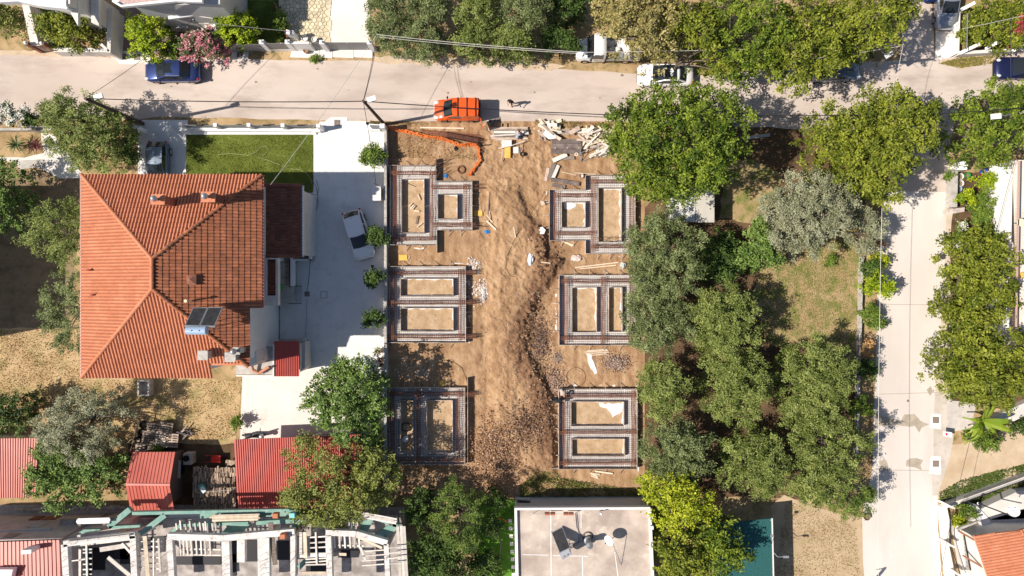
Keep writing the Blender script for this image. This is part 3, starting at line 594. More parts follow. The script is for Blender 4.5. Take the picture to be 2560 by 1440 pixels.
# dark plywood deck of three planks
t = thing('plywood_deck', 'dark brown shuttering deck of three wide boards on blocks', 'shuttering', P(1418, 366))
for i, (a, b) in enumerate(((347.5, 359), (359.6, 371.5), (372, 384))):
    v = pp([(1380-(i == 2)*2, a), (1453, a), (1452+(i == 1)*2, b), (1380-(i == 2)*2, b)], .5); MB().prism([(p.x, p.y) for p in v], .46, .5+.01*i).build('plank', m_ply, t)
for x in (1386, 1418, 1448): 
    p = P(x, 366, .3); MB().box((p.x, p.y, .23), (.1, 1.1, .44)).build('bearer', m_woodo, t)
for x in (1388, 1418.5, 1447):
    p = P(x, 370, .52); MB().lathe((p.x, p.y, .5), [(.04, 0), (.04, .05)], 8).build('wedge', m_woodw, t)
for a in [(1382, 402, 1417, 386, .34, m_woodw, 'wide pale board leaning below the dark deck', .3), (1372, 448, 1385, 408, .34, m_woodo, 'wide purple-grey board on the ground below the deck', .2), (1382, 446, 1396, 413, .28, m_woodw, 'pale grey board beside the purple-grey one', .25),
          (1364, 452, 1370, 420, .26, m_woodp, 'pinkish board at the left edge under the grey ones', .1), (1378, 449, 1448, 460, .34, m_ply, 'long dark shuttering plank above the stepped right foundation', .25), (1380, 462, 1413, 468, .30, m_ply, 'short dark board under the long dark plank', .15),
          (1405, 430, 1441, 438, .06, m_wood, 'upper thin lath above the white bucket ring', .1), (1436, 432, 1490, 436, .06, m_wood, 'thin long lath right of the first one', .1), (1424, 333, 1449, 319, .38, m_woodp, 'patterned plank bundle tilted above the dark deck', .5),
          (1404, 330, 1424, 330, .5, m_woodp, 'short pinkish block board between the heaps', .3), (1384, 398, 1436, 394, .3, m_woodo, 'grey board tucked under the leaning one', .15)]:
    lone(*a[:6], a[6], z=a[7])
sheetb('board', [(1362, 326), (1388, 334), (1390, 346), (1372, 348), (1358, 336)], .62, m_white, 'white sheet of insulation on the offcut heap', 'insulation sheet')
# galvanised frame
t = thing('steel_frame', 'galvanised steel frame leaning over grey battens', 'frame', P(1470, 388))
for p, q in (((1448, 384, .5), (1500, 362, .9)), ((1452, 404, .1), (1452, 380, .9)), ((1496, 388, .1), (1493, 363, .9)), ((1452, 404, .1), (1496, 388, .1)), ((1448, 384, .5), (1453, 402, .1))):
    MB().tube([P(*p), P(*q)], .028, 6).build('tube', m_steel, t)
def ring(px, py, r_, tb, m_, label, z, cat, name='ring', n=20):
    c = P(px, py, z); mb = MB(); mb.tube([c+Vector((math.cos(a)*r_, math.sin(a)*r_, 0)) for a in [2*math.pi*i/n for i in range(n+1)]], tb, 6, cap=False)
    return setp(mb.build(name, m_, smooth=True), label, cat)
ring(1153, 424, .29, .07, m_rust, 'coil of rusty tie wire on the ground by the orange netting', gz(1153, 424)+.06, 'wire coil', 'wire_coil')
ring(1445, 656, .68, .015, m_rustd, 'large loop of thin black pipe right of the earth ridge', .06, 'pipe loop', 'pipe_loop')
ring(1440, 943, .8, .016, m_rustd, 'large loop of black pipe above the bottom right foundation', .06, 'pipe loop', 'pipe_loop')
ring(1441, 386, .12, .035, m_white, 'white pipe end beside the dark deck', .5, 'pipe end', 'pipe_end')
def bucket(px, py, r_, h_, m_, label, z=None, cat='bucket', fill=None, handle=True):
    c = P(px, py, h_); c.z = gz(px, py) if z is None else z
    t = thing('bucket', label, cat, c)
    MB().lathe(c, [(r_*.78, 0), (r_, h_), (r_*.92, h_), (r_*.72, .03)], 16).build('shell', m_, t, smooth=False)
    MB().lathe(c+Vector((0, 0, .03)), [(r_*.7, 0), (r_*.8, h_*.5)], 14).build('contents', fill or mat('soil_fill', (.20, .14, .10), (.28, .2, .14), scale=6, rough=1), t)
    return t
bucket(1453, 440, .19, .4, mat('pinkish_plastic', (.62, .48, .44), rough=.5), 'pinkish plastic bucket at the corner of the stepped right foundation', fill=mat('cream_slop', (.6, .5, .42), rough=.9))
bucket(1360, 345, .17, .32, mat('blue_plastic', (.03, .16, .42), rough=.5), 'blue plastic bucket left of the dark deck', z=.1, fill=mat('blue_dark', (.02, .1, .3)))
bucket(1227, 304, .18, .38, m_steel, 'grey metal bucket on the dark mat behind the orange van', z=.05)
bucket(1305, 385, .17, .34, m_rub, 'black rubber bucket right of the trestle panels')
sheetb('mat', [(1215, 304), (1250, 292), (1253, 306), (1216, 317)], .04, m_ply, 'dark square mat behind the orange van', 'mat', .02)
t = thing('crate', 'small pale open crate above the plank stack', 'crate', P(1260, 313))
for a in ((1254, 309, 1267, 309), (1267, 309, 1267, 318), (1267, 318, 1254, 318), (1254, 318, 1254, 309)): MB().bar(P(a[0], a[1], .15), P(a[2], a[3], .15), .03, .26).build('side', m_woodp, t)
MB().prism([(p.x, p.y) for p in pp([(1254, 309), (1267, 309), (1267, 318), (1254, 318)])], .02, .05).build('base', m_woodp, t)
# plastic bags / litter
def crumple(px, py, r_, m_, label, cat='bag', z=None, sd=1, sz=(1, 1, .5)):
    rr = random.Random(sd); mb = MB(); c = P(px, py, 0); c.z = (gz(px, py) if z is None else z)+r_*.3
    mb.ball(c, r_, 12, sz)
    mb.v = [(x+rr.uniform(-.25, .25)*r_, y+rr.uniform(-.25, .25)*r_, max(z_+rr.uniform(-.2, .2)*r_, c.z-r_*.3)) for x, y, z_ in mb.v]
    return setp(mb.build('bag', m_), label, cat)
m_blue = mat('blue_sheet', (.04, .22, .55), rough=.4)
crumple(1114, 440, .16, m_blue, 'small blue bag right of the dark shaft of the top left foundation', sd=2)
crumple(1218, 580, .2, m_blue, 'crumpled blue plastic bag left of the earth track', sd=3, sz=(1.3, .8, .4))
crumple(1325, 650, .32, mat('grey_plastic', (.55, .57, .66), (.75, .77, .84), scale=6, rough=.4), 'white and grey crumpled plastic sheet on the track', sd=4, sz=(.7, 1.5, .4))
crumple(1439, 645, .35, mat('pinkish_paper', (.62, .48, .44), (.72, .6, .55), scale=5), 'pinkish crumpled cement sack above the black pipe loop', z=.03, sd=5, sz=(1.2, .8, .25))
crumple(1015, 1096, .26, m_white, 'white crumpled bag in the narrow cell of the bottom left foundation', z=.15, sd=6)
crumple(1557, 663, .3, mat('grey_tub', (.45, .5, .48), rough=.6), 'pale grey tub at the edge of the olive tree', z=.05, sd=8, sz=(.7, 1, .4))
crumple(1210, 735, .3, m_greyw, 'torn grey sacking among the rubble', sd=9, sz=(.5, 1.5, .4))
crumple(1140, 372, .17, m_rub, 'black rag at the foot of the orange netting', sd=10)
ring(1015, 1068, .36, .05, m_dark, 'dark tyre-like ring in the narrow cell of the bottom left foundation', .2, 'ring')
# rubble chips
def chips(label, boxes, n, m_, smin, smax, seed, cat='rubble', flat_=.35):
    r_ = random.Random(seed); mb = MB()
    for i in range(n):
        x0, y0, x1, y1 = r_.choice(boxes); x = r_.triangular(x0, x1); y = r_.triangular(y0, y1); p = P(x, y); s_ = r_.uniform(smin, smax)
        mb.box((p.x, p.y, gz(x, y)+s_*.2), (s_, s_*r_.uniform(.4, 1), s_*flat_), r_.uniform(0, 3), tilt=(r_.uniform(-.5, .5), r_.uniform(-.5, .5)))
    return setp(mb.build('rubble', m_), label, cat, kind='stuff')
chips('white broken plaster chips right of the middle left foundation', [(1165, 640, 1205, 690), (1170, 690, 1225, 770), (1195, 700, 1222, 750)], 420, mat('plaster_chips', (.55, .45, .38), (.76, .68, .62), scale=4, var=.25), .04, .18, 1)
chips('scattered pale stones and clods over the site earth', [(970, 320, 1600, 1230), (1180, 560, 1420, 1200)], 800, mat('clods', (.42, .29, .19), (.60, .46, .34), scale=3, var=.4), .03, .10, 2)
chips('dark earth clods along the excavated ridge', [(1320, 560, 1410, 700), (1300, 700, 1370, 930), (1320, 880, 1400, 1080)], 380, mat('dark_clods', (.13, .07, .04), (.26, .15, .09), scale=3, var=.4), .05, .2, 3, flat_=.7)
chips('dark and pale litter between bottom left foundation and driveway tree', [(980, 900, 1100, 965)], 60, m_woodw, .03, .14, 4)
# heaps of dry brush: many fine twigs and curled leaves
def brush(label, px, py, rx, ry, n, cols, seed, leaf=.12, hgt=.45):
    rs = np.random.RandomState(seed); c = P(px, py); X = rs.randn(n)*.5; Y = rs.randn(n)*.5; rr = np.sqrt(X*X+Y*Y)
    z = np.clip(hgt*(1-rr*.7), .02, 1)*rs.rand(n)+.05
    b = np.stack([c.x+X*rx/S, c.y+Y*ry/S, z+gz(px, py)*.8], 1); d = rs.randn(n, 3); d[:, 2] *= .4; d /= np.linalg.norm(d, axis=1)[:, None]; e = rs.randn(n, 3); e -= d*(e*d).sum(1)[:, None]; e /= np.linalg.norm(e, axis=1)[:, None]
    l = leaf*(.4+rs.rand(n)*1.3)[:, None]; w_ = l*.3
    V = np.stack([b-d*l*.5, b+e*w_, b+d*l*.5, b-e*w_], 1).reshape(-1, 3)
    o = quadmesh('dry_brush', V, rs.rand(n), leafmat('brush'+str(seed), *cols, trans=.15)); return setp(o, label, 'dry brush', kind='stuff')
def quadmesh(name, V, v, m_):
    n = len(V)//4; me = bpy.data.meshes.new(name); me.vertices.add(len(V)); me.vertices.foreach_set('co', np.ascontiguousarray(V, dtype=np.float32).ravel()); me.loops.add(4*n); me.loops.foreach_set('vertex_index', np.arange(4*n))
    me.polygons.add(n); me.polygons.foreach_set('loop_start', np.arange(n)*4); me.polygons.foreach_set('loop_total', np.full(n, 4)); me.update()
    at = me.attributes.new('v', 'FLOAT', 'FACE'); at.data.foreach_set('value', v.astype(np.float32)); me.materials.append(m_); o = bpy.data.objects.new(name, me); COL.objects.link(o); return o
brush('big heap of dry tan brushwood at the foot of the earth track', 1240, 1130, 56, 74, 5200, ((.30, .17, .09), (.66, .45, .30)), 61, .14)
brush('darker dry twigs right of the tan brushwood', 1320, 1060, 60, 60, 2600, ((.15, .085, .055), (.44, .29, .20)), 62, .14)
brush('thin dry twigs on the dark ridge', 1350, 850, 28, 75, 1500, ((.13, .08, .06), (.40, .28, .22)), 63, .12, .25)
brush('dry twigs left of the bottom right foundation', 1385, 960, 24, 34, 1500, ((.35, .22, .15), (.60, .44, .34)), 64, .12, .2)
brush('small dry branch right of the cement trail', 1540, 905, 34, 22, 1100, ((.3, .2, .15), (.6, .48, .4)), 65, .12, .2)
brush('small dry twigs left of the cement trail', 1393, 893, 12, 14, 350, ((.3, .2, .15), (.6, .5, .42)), 66, .1, .12)
# rusty loose mesh bundle + orange netting
mb = MB()
for i in range(90):
    a = rnd.random(); x0 = 1050+a*28+rnd.uniform(-6, 10); y0 = 324+a*9+rnd.uniform(-1, 3); x1 = 1195+a*24+rnd.uniform(-25, 4); y1 = 334+a*16+rnd.uniform(-2, 4)
    mb.tube([P(x0, y0, .05+rnd.random()*.1), P((x0+x1)/2, (y0+y1)/2+rnd.uniform(-1, 2), .22+rnd.random()*.1), P(x1, y1, .06+rnd.random()*.12)], .011, 4)
setp(mb.build('rebar_bundle', m_rust), 'long bundle of loose rusty bars behind the orange netting', 'rebar bundle')
mb = MB()
for i in range(60):
    t_ = i/59; x = 1110+t_*85; y = 338+t_*15
    c0 = P(x, y, .25)
    for s_ in (-1, 1): mb.bar(c0+Vector((0, .2*s_, 0)), c0+Vector((0.05, .2*s_, .35)), .015, .015)
    mb.bar(c0+Vector((0, -.2, .35)), c0+Vector((0, .2, .35)), .015, .015); mb.bar(c0+Vector((0, -.2, 0)), c0+Vector((0, .2, 0)), .015, .015)
for s_ in (-.2, .2):
    for z in (.25, .6): mb.tube([P(1105, 336, z)+Vector((0, s_, 0)), P(1198, 354, z)+Vector((0, s_, 0))], .012, 4)
setp(mb.build('rebar_cage_loose', m_rustd), 'ready tied rebar cage lying by the orange netting post', 'rebar cage')
m_net = mat('orange_netting', (.66, .14, .03), (.80, .24, .06), scale=5, rough=.5, var=.25)
t = thing('safety_netting', 'orange plastic safety netting sagging from the street corner to a black post', 'safety netting', P(1100, 345))
path = [(962, 316), (985, 322), (1010, 329), (1040, 334), (1070, 340), (1100, 346), (1130, 355), (1150, 361), (1175, 362), (1192, 361), (1197, 372), (1196, 388), (1200, 402), (1192, 412), (1183, 420), (1175, 430), (1178, 438), (1172, 432)]
def densify(pts, k):
    out = []
    for a, b in zip(pts[:-1], pts[1:]):
        for i in range(k): out.append((a[0]+(b[0]-a[0])*i/k, a[1]+(b[1]-a[1])*i/k))
    return out+[pts[-1]]
dp = densify(path, 6); rows = 7; nb = MB(); grid = []
for i, (x, y) in enumerate(dp):
    p = P(x, y, .4); g0 = gz(x, y); hgt = .34 if i < 66 else .22; prv = dp[max(i-1, 0)]; nxt = dp[min(i+1, len(dp)-1)]; d = Vector((nxt[0]-prv[0], -(nxt[1]-prv[1]), 0)).normalized(); nn = Vector((d.y, -d.x, 0))
    col = []
    for j in range(rows):
        f = j/(rows-1); lean = (.05+.2*math.sin(i*.35)*math.sin(f*3))*.8; col.append(Vector((p.x, p.y, g0+.04+hgt*f))+nn*(lean+rnd.uniform(-.05, .05)-f*.12))
    grid.append(col)
for j in range(rows):
    nb.tube([grid[i][j] for i in range(len(dp))], .02 if j not in (0, rows-1) else .028, 4)
for i in range(len(dp)):
    nb.tube(grid[i], .016, 4)
nb.build('net', m_net, t)
film = MB()
for i in range(len(dp)-1):
    for j in range(rows-1):
        if rnd.random() < .55: film.add([grid[i][j], grid[i+1][j], grid[i+1][j+1], grid[i][j+1]], [(0, 1, 2, 3)])
film.build('net_fold', m_net, t)
p = P(1196, 364, 0); MB().tube([p, P(1192, 361, 1.3)], .05, 8).build('post', m_rub, t)
p = P(962, 316); MB().tube([p, p+Vector((0, 0, 1.2))], .03, 6).build('post', m_rustd, t)
# ---------------- buildings ----------------
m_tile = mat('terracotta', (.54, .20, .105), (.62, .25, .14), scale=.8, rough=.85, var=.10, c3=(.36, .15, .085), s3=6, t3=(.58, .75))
m_tile2 = mat('weathered_terracotta', (.36, .13, .065), (.50, .185, .09), scale=1.0, rough=.9, var=.22, c3=(.16, .10, .075), s3=4, t3=(.5, .68))  # browner, darker tile for the east slope and its hips
m_tile3 = mat('shaded_brown_tile', (.20, .085, .06), (.30, .12, .08), scale=1.5, rough=.9, var=.25, c3=(.12, .08, .065), s3=4, t3=(.5, .68))  # brown-red tile of the porch, balcony, chimneys and hatch
m_tile4 = mat('orange_tile', (.54, .20, .105), (.62, .26, .15), scale=1.5, rough=.85, var=.10, c3=(.72, .45, .33), s3=9, t3=(.60, .72))
m_red = mat('red_sheet_metal', (.47, .085, .065), (.54, .11, .085), scale=.6, rough=.45, c3=(.60, .22, .18), s3=5, t3=(.62, .8), spec=.5)
m_redd = mat('red_trapezoid_sheet', (.50, .12, .09), (.58, .16, .12), scale=.6, rough=.45, var=.06, c3=(.62, .28, .22), s3=7, t3=(.64, .8), spec=.5)
m_teal = mat('teal_paint', (.17, .33, .285), (.27, .42, .36), scale=2, rough=.85, c3=(.38, .42, .38), s3=3, t3=(.55, .7))
m_raw = mat('raw_concrete_white', (.62, .58, .55), (.78, .75, .72), scale=1.8, rough=.95, c3=(.36, .31, .28), s3=3, t3=(.56, .7))
m_pink = mat('pinkish_render', (.50, .42, .39), (.60, .52, .48), scale=.8, rough=.95, c3=(.33, .28, .27), s3=1.5)
m_panel = mat('collector_glass', (.035, .035, .04), (.06, .06, .065), scale=3, rough=.5, spec=.15)
def pr(pts, h, z0=0.): return MB().prism([(p.x, p.y) for p in pp(pts, h)], z0, h)
def part(name, pts, h, m_, parent, z0=0., label=None):
    o = pr(pts, h, z0).build(name, m_, parent)
    if label: o['label'] = label
    return o
TILE_MESH = {}
m_valley = mat('tile_valley_dirt', (.26, .105, .06), (.36, .14, .08), scale=4, rough=.95)
def tile_mesh(tw, tl, m_, lift=.035):
    k = (round(tw, 3), round(tl, 3), m_.name)
    if k in TILE_MESH: return TILE_MESH[k]
    prof = [(0, 0), (.14, .004), (.26, .045), (.42, .078), (.60, .078), (.76, .045), (.88, .004), (1.02, 0)]
    vs = []
    for v_, dz in ((-.04, lift), (1.0, 0)):
        for a, z in prof: vs.append(((a-.5)*tw, (v_)*tl, z+dz))
    for a, z in prof: vs.append(((a-.5)*tw, -.04*tl, z+lift-.03))
    n = len(prof); fs = [(i, i+1, n+i+1, n+i) for i in range(n-1)]+[(2*n+i, 2*n+i+1, i+1, i) for i in range(n-1)]
    me = bpy.data.meshes.new('tile'); me.from_pydata(vs, [], fs); me.materials.append(m_); me.materials.append(m_valley); me.polygons[0].material_index = 1; me.polygons[n-2].material_index = 1; at = me.attributes.new('v', 'FLOAT', 'FACE')
    TILE_MESH[k] = (me, vs, fs); return TILE_MESH[k]
def tiled(parent, poly, o3, u, vplan, slope, m_, tw=.235, tl=.40, nobj=75, name='roof_slope', seed=1):
    """poly: plan outline; o3: point on the eave line (3D); u: eave direction (plan unit); vplan: uphill direction (plan unit)"""
    r_ = random.Random(seed); o3 = Vector(o3); u = Vector((*u, 0)); vp = Vector((*vplan, 0)); c = 1/math.sqrt(1+slope*slope); v = (vp+Vector((0, 0, slope)))*c; n = u.cross(v)
    if n.z < 0: u = -u; n = u.cross(v)
    n.normalize()
    def z_at(x, y): return o3.z+(Vector((x, y, 0))-Vector((o3.x, o3.y, 0))).dot(vp)*slope
    mb = MB(); mb.add([(x, y, z_at(x, y)-.03) for x, y in poly]+[(x, y, z_at(x, y)-.2) for x, y in poly], [tuple(range(len(poly)))]+[(i, (i+1) % len(poly), len(poly)+(i+1) % len(poly), len(poly)+i) for i in range(len(poly))])
    base = mb.build(name, m_, parent)
    uv = [((Vector((x, y, 0))-Vector((o3.x, o3.y, 0))).dot(u), (Vector((x, y, 0))-Vector((o3.x, o3.y, 0))).dot(vp)/c) for x, y in poly]
    me, vs, fs = tile_mesh(tw, tl, m_); u0 = min(a for a, b in uv); u1 = max(a for a, b in uv); v0 = min(b for a, b in uv); v1 = max(b for a, b in uv)
    cells = []
    j = 0; vv = v0
    while vv < v1:
        uu = u0+tw*.5
        while uu < u1:
            if inside(uv, uu, vv+tl*.45): cells.append((uu, vv))
            uu += tw
        vv += tl
    cells.sort(key=lambda t_: -t_[1]+0.001*t_[0]); org = ORG[parent.name]; fld = MB()
    for k, (a, b) in enumerate(cells):
        jr = r_.uniform(-.012, .012); pos = o3+u*a+v*(b+r_.uniform(-.008, .008))+n*r_.uniform(0, .008)
        M = Matrix((u*math.cos(jr)+v*math.sin(jr), v*math.cos(jr)-u*math.sin(jr), n)).transposed()
        if k < nobj:
            ob = bpy.data.objects.new('tile', me); COL.objects.link(ob); ob.parent = base; ob.matrix_local = Matrix.Translation(pos-org) @ M.to_4x4()
        else:
            fld.add([M @ Vector(q)+pos for q in vs], fs, 0); nf = len(fld.m)-len(fs); fld.m[nf] = 1; fld.m[nf+6] = 1
    if fld.v: q = fld.build('tile_field', [m_, m_valley], base); q['kind'] = 'stuff'
    return base, z_at
def ridge(parent, p, q, m_, name='ridge_tile', r_=.13, step=.42):
    p = Vector(p); q = Vector(q); d = (q-p); L = d.length; d.normalize(); k = int(L/step); sd_ = d.cross(Vector((0, 0, 1))).normalized(); up = sd_.cross(d)
    for i in range(k):
        a = p+d*(i*L/k); b = p+d*((i+1.08)*L/k); vs = []
        for c_, rr in ((a, r_*1.12), (b, r_*.9)):
            for t_ in range(6):
                an = math.pi*t_/5; vs.append(c_+sd_*math.cos(an)*rr+up*(math.sin(an)*rr-.01))
        mb = MB(); mb.add(vs, [(t_, t_+1, 7+t_, 6+t_) for t_ in range(5)]+[(5, 4, 3, 2, 1, 0)]); mb.build(name, m_, parent)
# ======== the big tiled house ========
hs = thing('house', 'large two storey house with a hipped orange tile roof beside the building site', 'house', (-24.3, 1.0, 0))
MB().prism([(-30.3, 7.6), (-18.6, 7.6), (-18.6, 2.2), (-19.43, 2.2), (-19.43, -5.2), (-21.9, -5.2), (-21.9, -5.9), (-30.3, -5.9)], 0, 8.05).build('wall', m_white, hs)
sl = 2.8/6.45
EW, EE, EN, ES = -30.8, -17.9, 8.1, -6.4
rN, rS = (-24.3, 1.97), (-24.3, -.05)
zr = 8.2+6.45*sl
tiled(hs, [(EW, EN), (EW, ES), rS, rN], (EW, 0, 8.2), (0, 1), (1, 0), sl, m_tile, seed=1)
tiled(hs, [(EW, EN), (EE, EN), rN], (0, EN, 8.2), (1, 0), (0, -1), 2.8/6.13, m_tile, seed=2)
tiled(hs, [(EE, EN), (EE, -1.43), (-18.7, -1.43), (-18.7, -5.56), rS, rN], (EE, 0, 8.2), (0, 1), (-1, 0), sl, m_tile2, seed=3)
tiled(hs, [(EW, ES), (-21.5, ES), (-21.5, -5.5), (-18.76, -5.5), rS], (0, ES, 8.2), (1, 0), (0, 1), 2.8/6.35, m_tile, seed=4)
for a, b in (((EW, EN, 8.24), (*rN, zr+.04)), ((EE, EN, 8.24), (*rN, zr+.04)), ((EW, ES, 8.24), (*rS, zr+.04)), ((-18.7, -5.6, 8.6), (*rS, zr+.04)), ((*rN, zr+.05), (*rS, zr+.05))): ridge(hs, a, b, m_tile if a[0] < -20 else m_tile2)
MB().bar((EW-.04, EN, 8.16), (EW-.04, ES, 8.16), .12, .12).build('gutter', m_grey, hs)
MB().bar((EE+.05, EN, 8.12), (EE+.05, -1.4, 8.12), .12, .14).build('gutter', m_redd, hs)
def chimney(px, py, hb, ht, sx, sy, label=None, cowl=True, m_=None, arc=False):
    p = P(px, py, hb)
    c = MB().box((p.x, p.y, (hb+ht)/2-.3), (sx, sy, ht-hb+.6)).build('chimney', m_ or m_tile3, hs); 
    if label: c['label'] = label
    MB().box((p.x, p.y, ht+.04), (sx+.16, sy+.16, .1)).build('cap', m_tile4 if m_ is None else m_conc, c)
    if cowl:
        MB().lathe((p.x-.02, p.y, ht+.08), [(.10, 0), (.10, .35), (.20, .36), (.22, .5), (.15, .68), (.02, .74)], 14).build('cowl', m_steel, c, smooth=True)
chimney(432, 508, 8.9, 10.9, .75, .55, 'left of the two chimneys with metal cowls on the north slope')
chimney(552, 502, 8.9, 10.9, .8, .55, 'right of the two chimneys with metal cowls, astride the hip')
chimney(522, 885, 9.0, 9.9, .55, .5, 'weathered chimney of stone on the south slope', cowl=False, m_=m_conc)
chimney(592, 889, 8.6, 9.7, .6, .5, 'chimney at the south east hip', cowl=False, m_=m_conc)
chimney(610, 873, 8.6, 9.9, .35, .35, 'flue with a large metal cowl at the south east hip', cowl=True, m_=m_steel)
for i in range(4):
    p = P(408+i*7, 515, 8.75); MB().box((p.x, p.y, 8.95), (.12, .34, .1), tilt=(.4, 0)).build('flashing', m_tile4, hs)
p = P(482, 699, 9.9); MB().box((p.x, p.y, 9.95), (.72, .72, .4)).add([(p.x-.36, p.y-.36, 10.16), (p.x+.36, p.y-.36, 10.16), (p.x+.36, p.y+.36, 10.16), (p.x-.36, p.y+.36, 10.16), (p.x, p.y, 10.36)], [(0, 1, 4), (1, 2, 4), (2, 3, 4), (3, 0, 4)]).build('roof_hatch', m_tile3, hs)
for x, y, hb in ((228, 675, 8.4), (237, 737, 8.5)):
    p = P(x, y, hb+.2); MB().tube([(p.x, p.y, hb-.1), (p.x, p.y, hb+.55)], .06, 10).tube([(p.x, p.y, hb+.55), (p.x, p.y, hb+.62)], .10, 10).build('vent_pipe', mat('red_vent', (.35, .06, .04), rough=.6), hs)
p = P(478, 752, 10.1); MB().tube([(p.x, p.y, 9.8), (p.x, p.y, 10.9)], .055, 8).tube([(p.x, p.y, 10.88), (p.x, p.y, 10.96)], .11, 12).build('vent_pipe', mat('cream_pipe', (.7, .62, .42), rough=.5), hs)
for x, y, h in ((264, 505, 9.1), (260, 872, 9.05), (466, 791, 9.9)):
    p = P(x, y, h); MB().ball((p.x, p.y, h), .2, 8, (1, 1, .5)).build('mortar_cap', m_white, hs)
# solar water heater on the roof: its own thing
def collector(name, label, q, tank, zt, npan, m_tank):
    """q: four 3D corners of the collector plane (top-left, top-right, bottom-right, bottom-left)"""
    c = sum(q, Vector())/4; t = thing(name, label, 'solar heater', (c.x, c.y, min(a.z for a in q)-.2)); n = (q[1]-q[0]).cross(q[3]-q[0]).normalized()
    if n.z < 0: n = -n
    for i in range(npan):
        a = q[0].lerp(q[1], i/npan+.01); b = q[0].lerp(q[1], (i+1)/npan-.01); d = q[3].lerp(q[2], i/npan+.01); c_ = q[3].lerp(q[2], (i+1)/npan-.01)
        f = MB()
        f.add([a, b, c_, d, a-n*.1, b-n*.1, c_-n*.1, d-n*.1], [(0, 1, 2, 3), (7, 6, 5, 4), (0, 4, 5, 1), (1, 5, 6, 2), (2, 6, 7, 3), (3, 7, 4, 0)]); fr = f.build('panel', m_steel, t)
        mid = (a+b+c_+d)/4; g = [mid+(w_-mid)*.93+n*.004 for w_ in (a, b, c_, d)]; MB().add(g, [(0, 1, 2, 3)]).build('glass', m_panel, fr)
    a, b = tank; r_ = .29
    tk = MB().tube([a, a.lerp(b, .03), a.lerp(b, .97), b], [r_*.85, r_, r_, r_*.85], 18).build('tank', m_tank, t, smooth=False)
    for f_ in (.32, .68):
        m1 = a.lerp(b, f_); MB().tube([m1+Vector((0, 0, r_-.02)), m1+Vector((0, 0, r_+.06))], .05, 8).build('fitting', m_grey, tk)
    for w_ in q+[a, b]: MB().bar(w_-n*.05, Vector((w_.x, w_.y, zt)), .04, .04, up=(0, 1, 0)).build('stand', m_grey, t)
    return t
q = [P(485, 768, 11.3), P(557, 768, 11.3), P(536, 814, 11.9), P(462, 814, 11.9)]
q = [Vector(a) for a in q]; q[0].z = q[1].z = 10.75; q[2].z = q[3].z = 11.75
q = [P(482, 769, 10.75), P(557, 768, 10.75), P(536, 816, 11.8), P(461, 814, 11.8)]
collector('solar_water_heater', 'two panel solar water heater with a blue tank on the big tiled roof', q, (P(466, 826, 11.75), P(518, 826, 11.75)), 9.6, 2, mat('tank_blue_white', (.45, .60, .80), rough=.25, metal=.3))
# porch roof, balcony, steps
x0, y1 = P(660, 462, 5.4).xy; x1, y0 = P(755, 641, 5.0).xy
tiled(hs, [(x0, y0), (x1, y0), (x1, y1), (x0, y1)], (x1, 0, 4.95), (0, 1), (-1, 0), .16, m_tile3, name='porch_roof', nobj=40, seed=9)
ridge(hs, (x1, y1, 5.02), (x0, y1, 5.5), m_tile3); ridge(hs, (x1, y0, 5.02), (x0, y0, 5.5), m_tile3)
MB().box(((x1+.06), (y0+y1)/2, 4.95), (.12, y1-y0, .16)).build('gutter', m_white, hs)
MB().prism([(x0, y0+.2), (x1-.3, y0+.2), (x1-.3, y1-.2), (x0, y1-.2)], 0, 4.8).build('wall', m_off, hs)
part('terrace', [(700, 498), (777, 496), (777, 651), (700, 651)], 1.1, m_conc, hs)
for a in ([(772, 496), (777, 496), (777, 651), (772, 651)], [(757, 494), (777, 494), (777, 499), (757, 499)], [(730, 648), (777, 648), (777, 651), (730, 651)]): part('parapet', a, 1.45, m_white, hs, z0=1.0)
MB().box((*P(766, 573, 1.2).xy, 1.2), (.25, 4.6, .25)).build('planter', m_ply, hs)
part('terrace', [(697, 645), (733, 645), (733, 758), (697, 758)], 1.0, m_conc, hs)
part('parapet', [(726, 645), (733, 645), (733, 716), (726, 716)], 1.5, m_white, hs, z0=.9)
MB().box((*P(719, 680, 1.2).xy, 1.1), (.3, 2.2, .4)).build('planter', m_ply, hs)
for i in range(4): part('step', [(720+i*8, 717), (728+i*8, 717), (728+i*8, 757), (720+i*8, 757)], .85-.2*i, m_greyw, hs)
for y in (715.5, 759): MB().bar(P(722, y, 1.6), P(754, y, .9), .05, .05).build('handrail', m_dark, hs)
part('balcony_slab', [(661, 646), (695, 646), (695, 764), (661, 764)], 5.2, m_off, hs, z0=4.9)
for a in ([(661, 646), (695, 646), (695, 648), (661, 648)], [(689, 648), (695, 648), (695, 739), (689, 739)], [(661, 648), (667, 648), (667, 739), (661, 739)], [(661, 739), (695, 739), (695, 764), (661, 764)]): part('balcony_wall', a, 5.7, m_off, hs, z0=5.2)
ax0, ay1 = P(668, 649, 5.5).xy; ax1, ay0 = P(688, 738, 5.5).xy
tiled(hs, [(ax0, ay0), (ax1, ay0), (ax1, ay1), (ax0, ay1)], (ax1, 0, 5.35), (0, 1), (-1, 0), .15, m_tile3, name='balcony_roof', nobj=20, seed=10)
crumple(712, 718, .28, mat('lime_bag', (.12, .45, .12), rough=.5), 'bright green bag at the top of the house steps', z=1.1, sd=12)
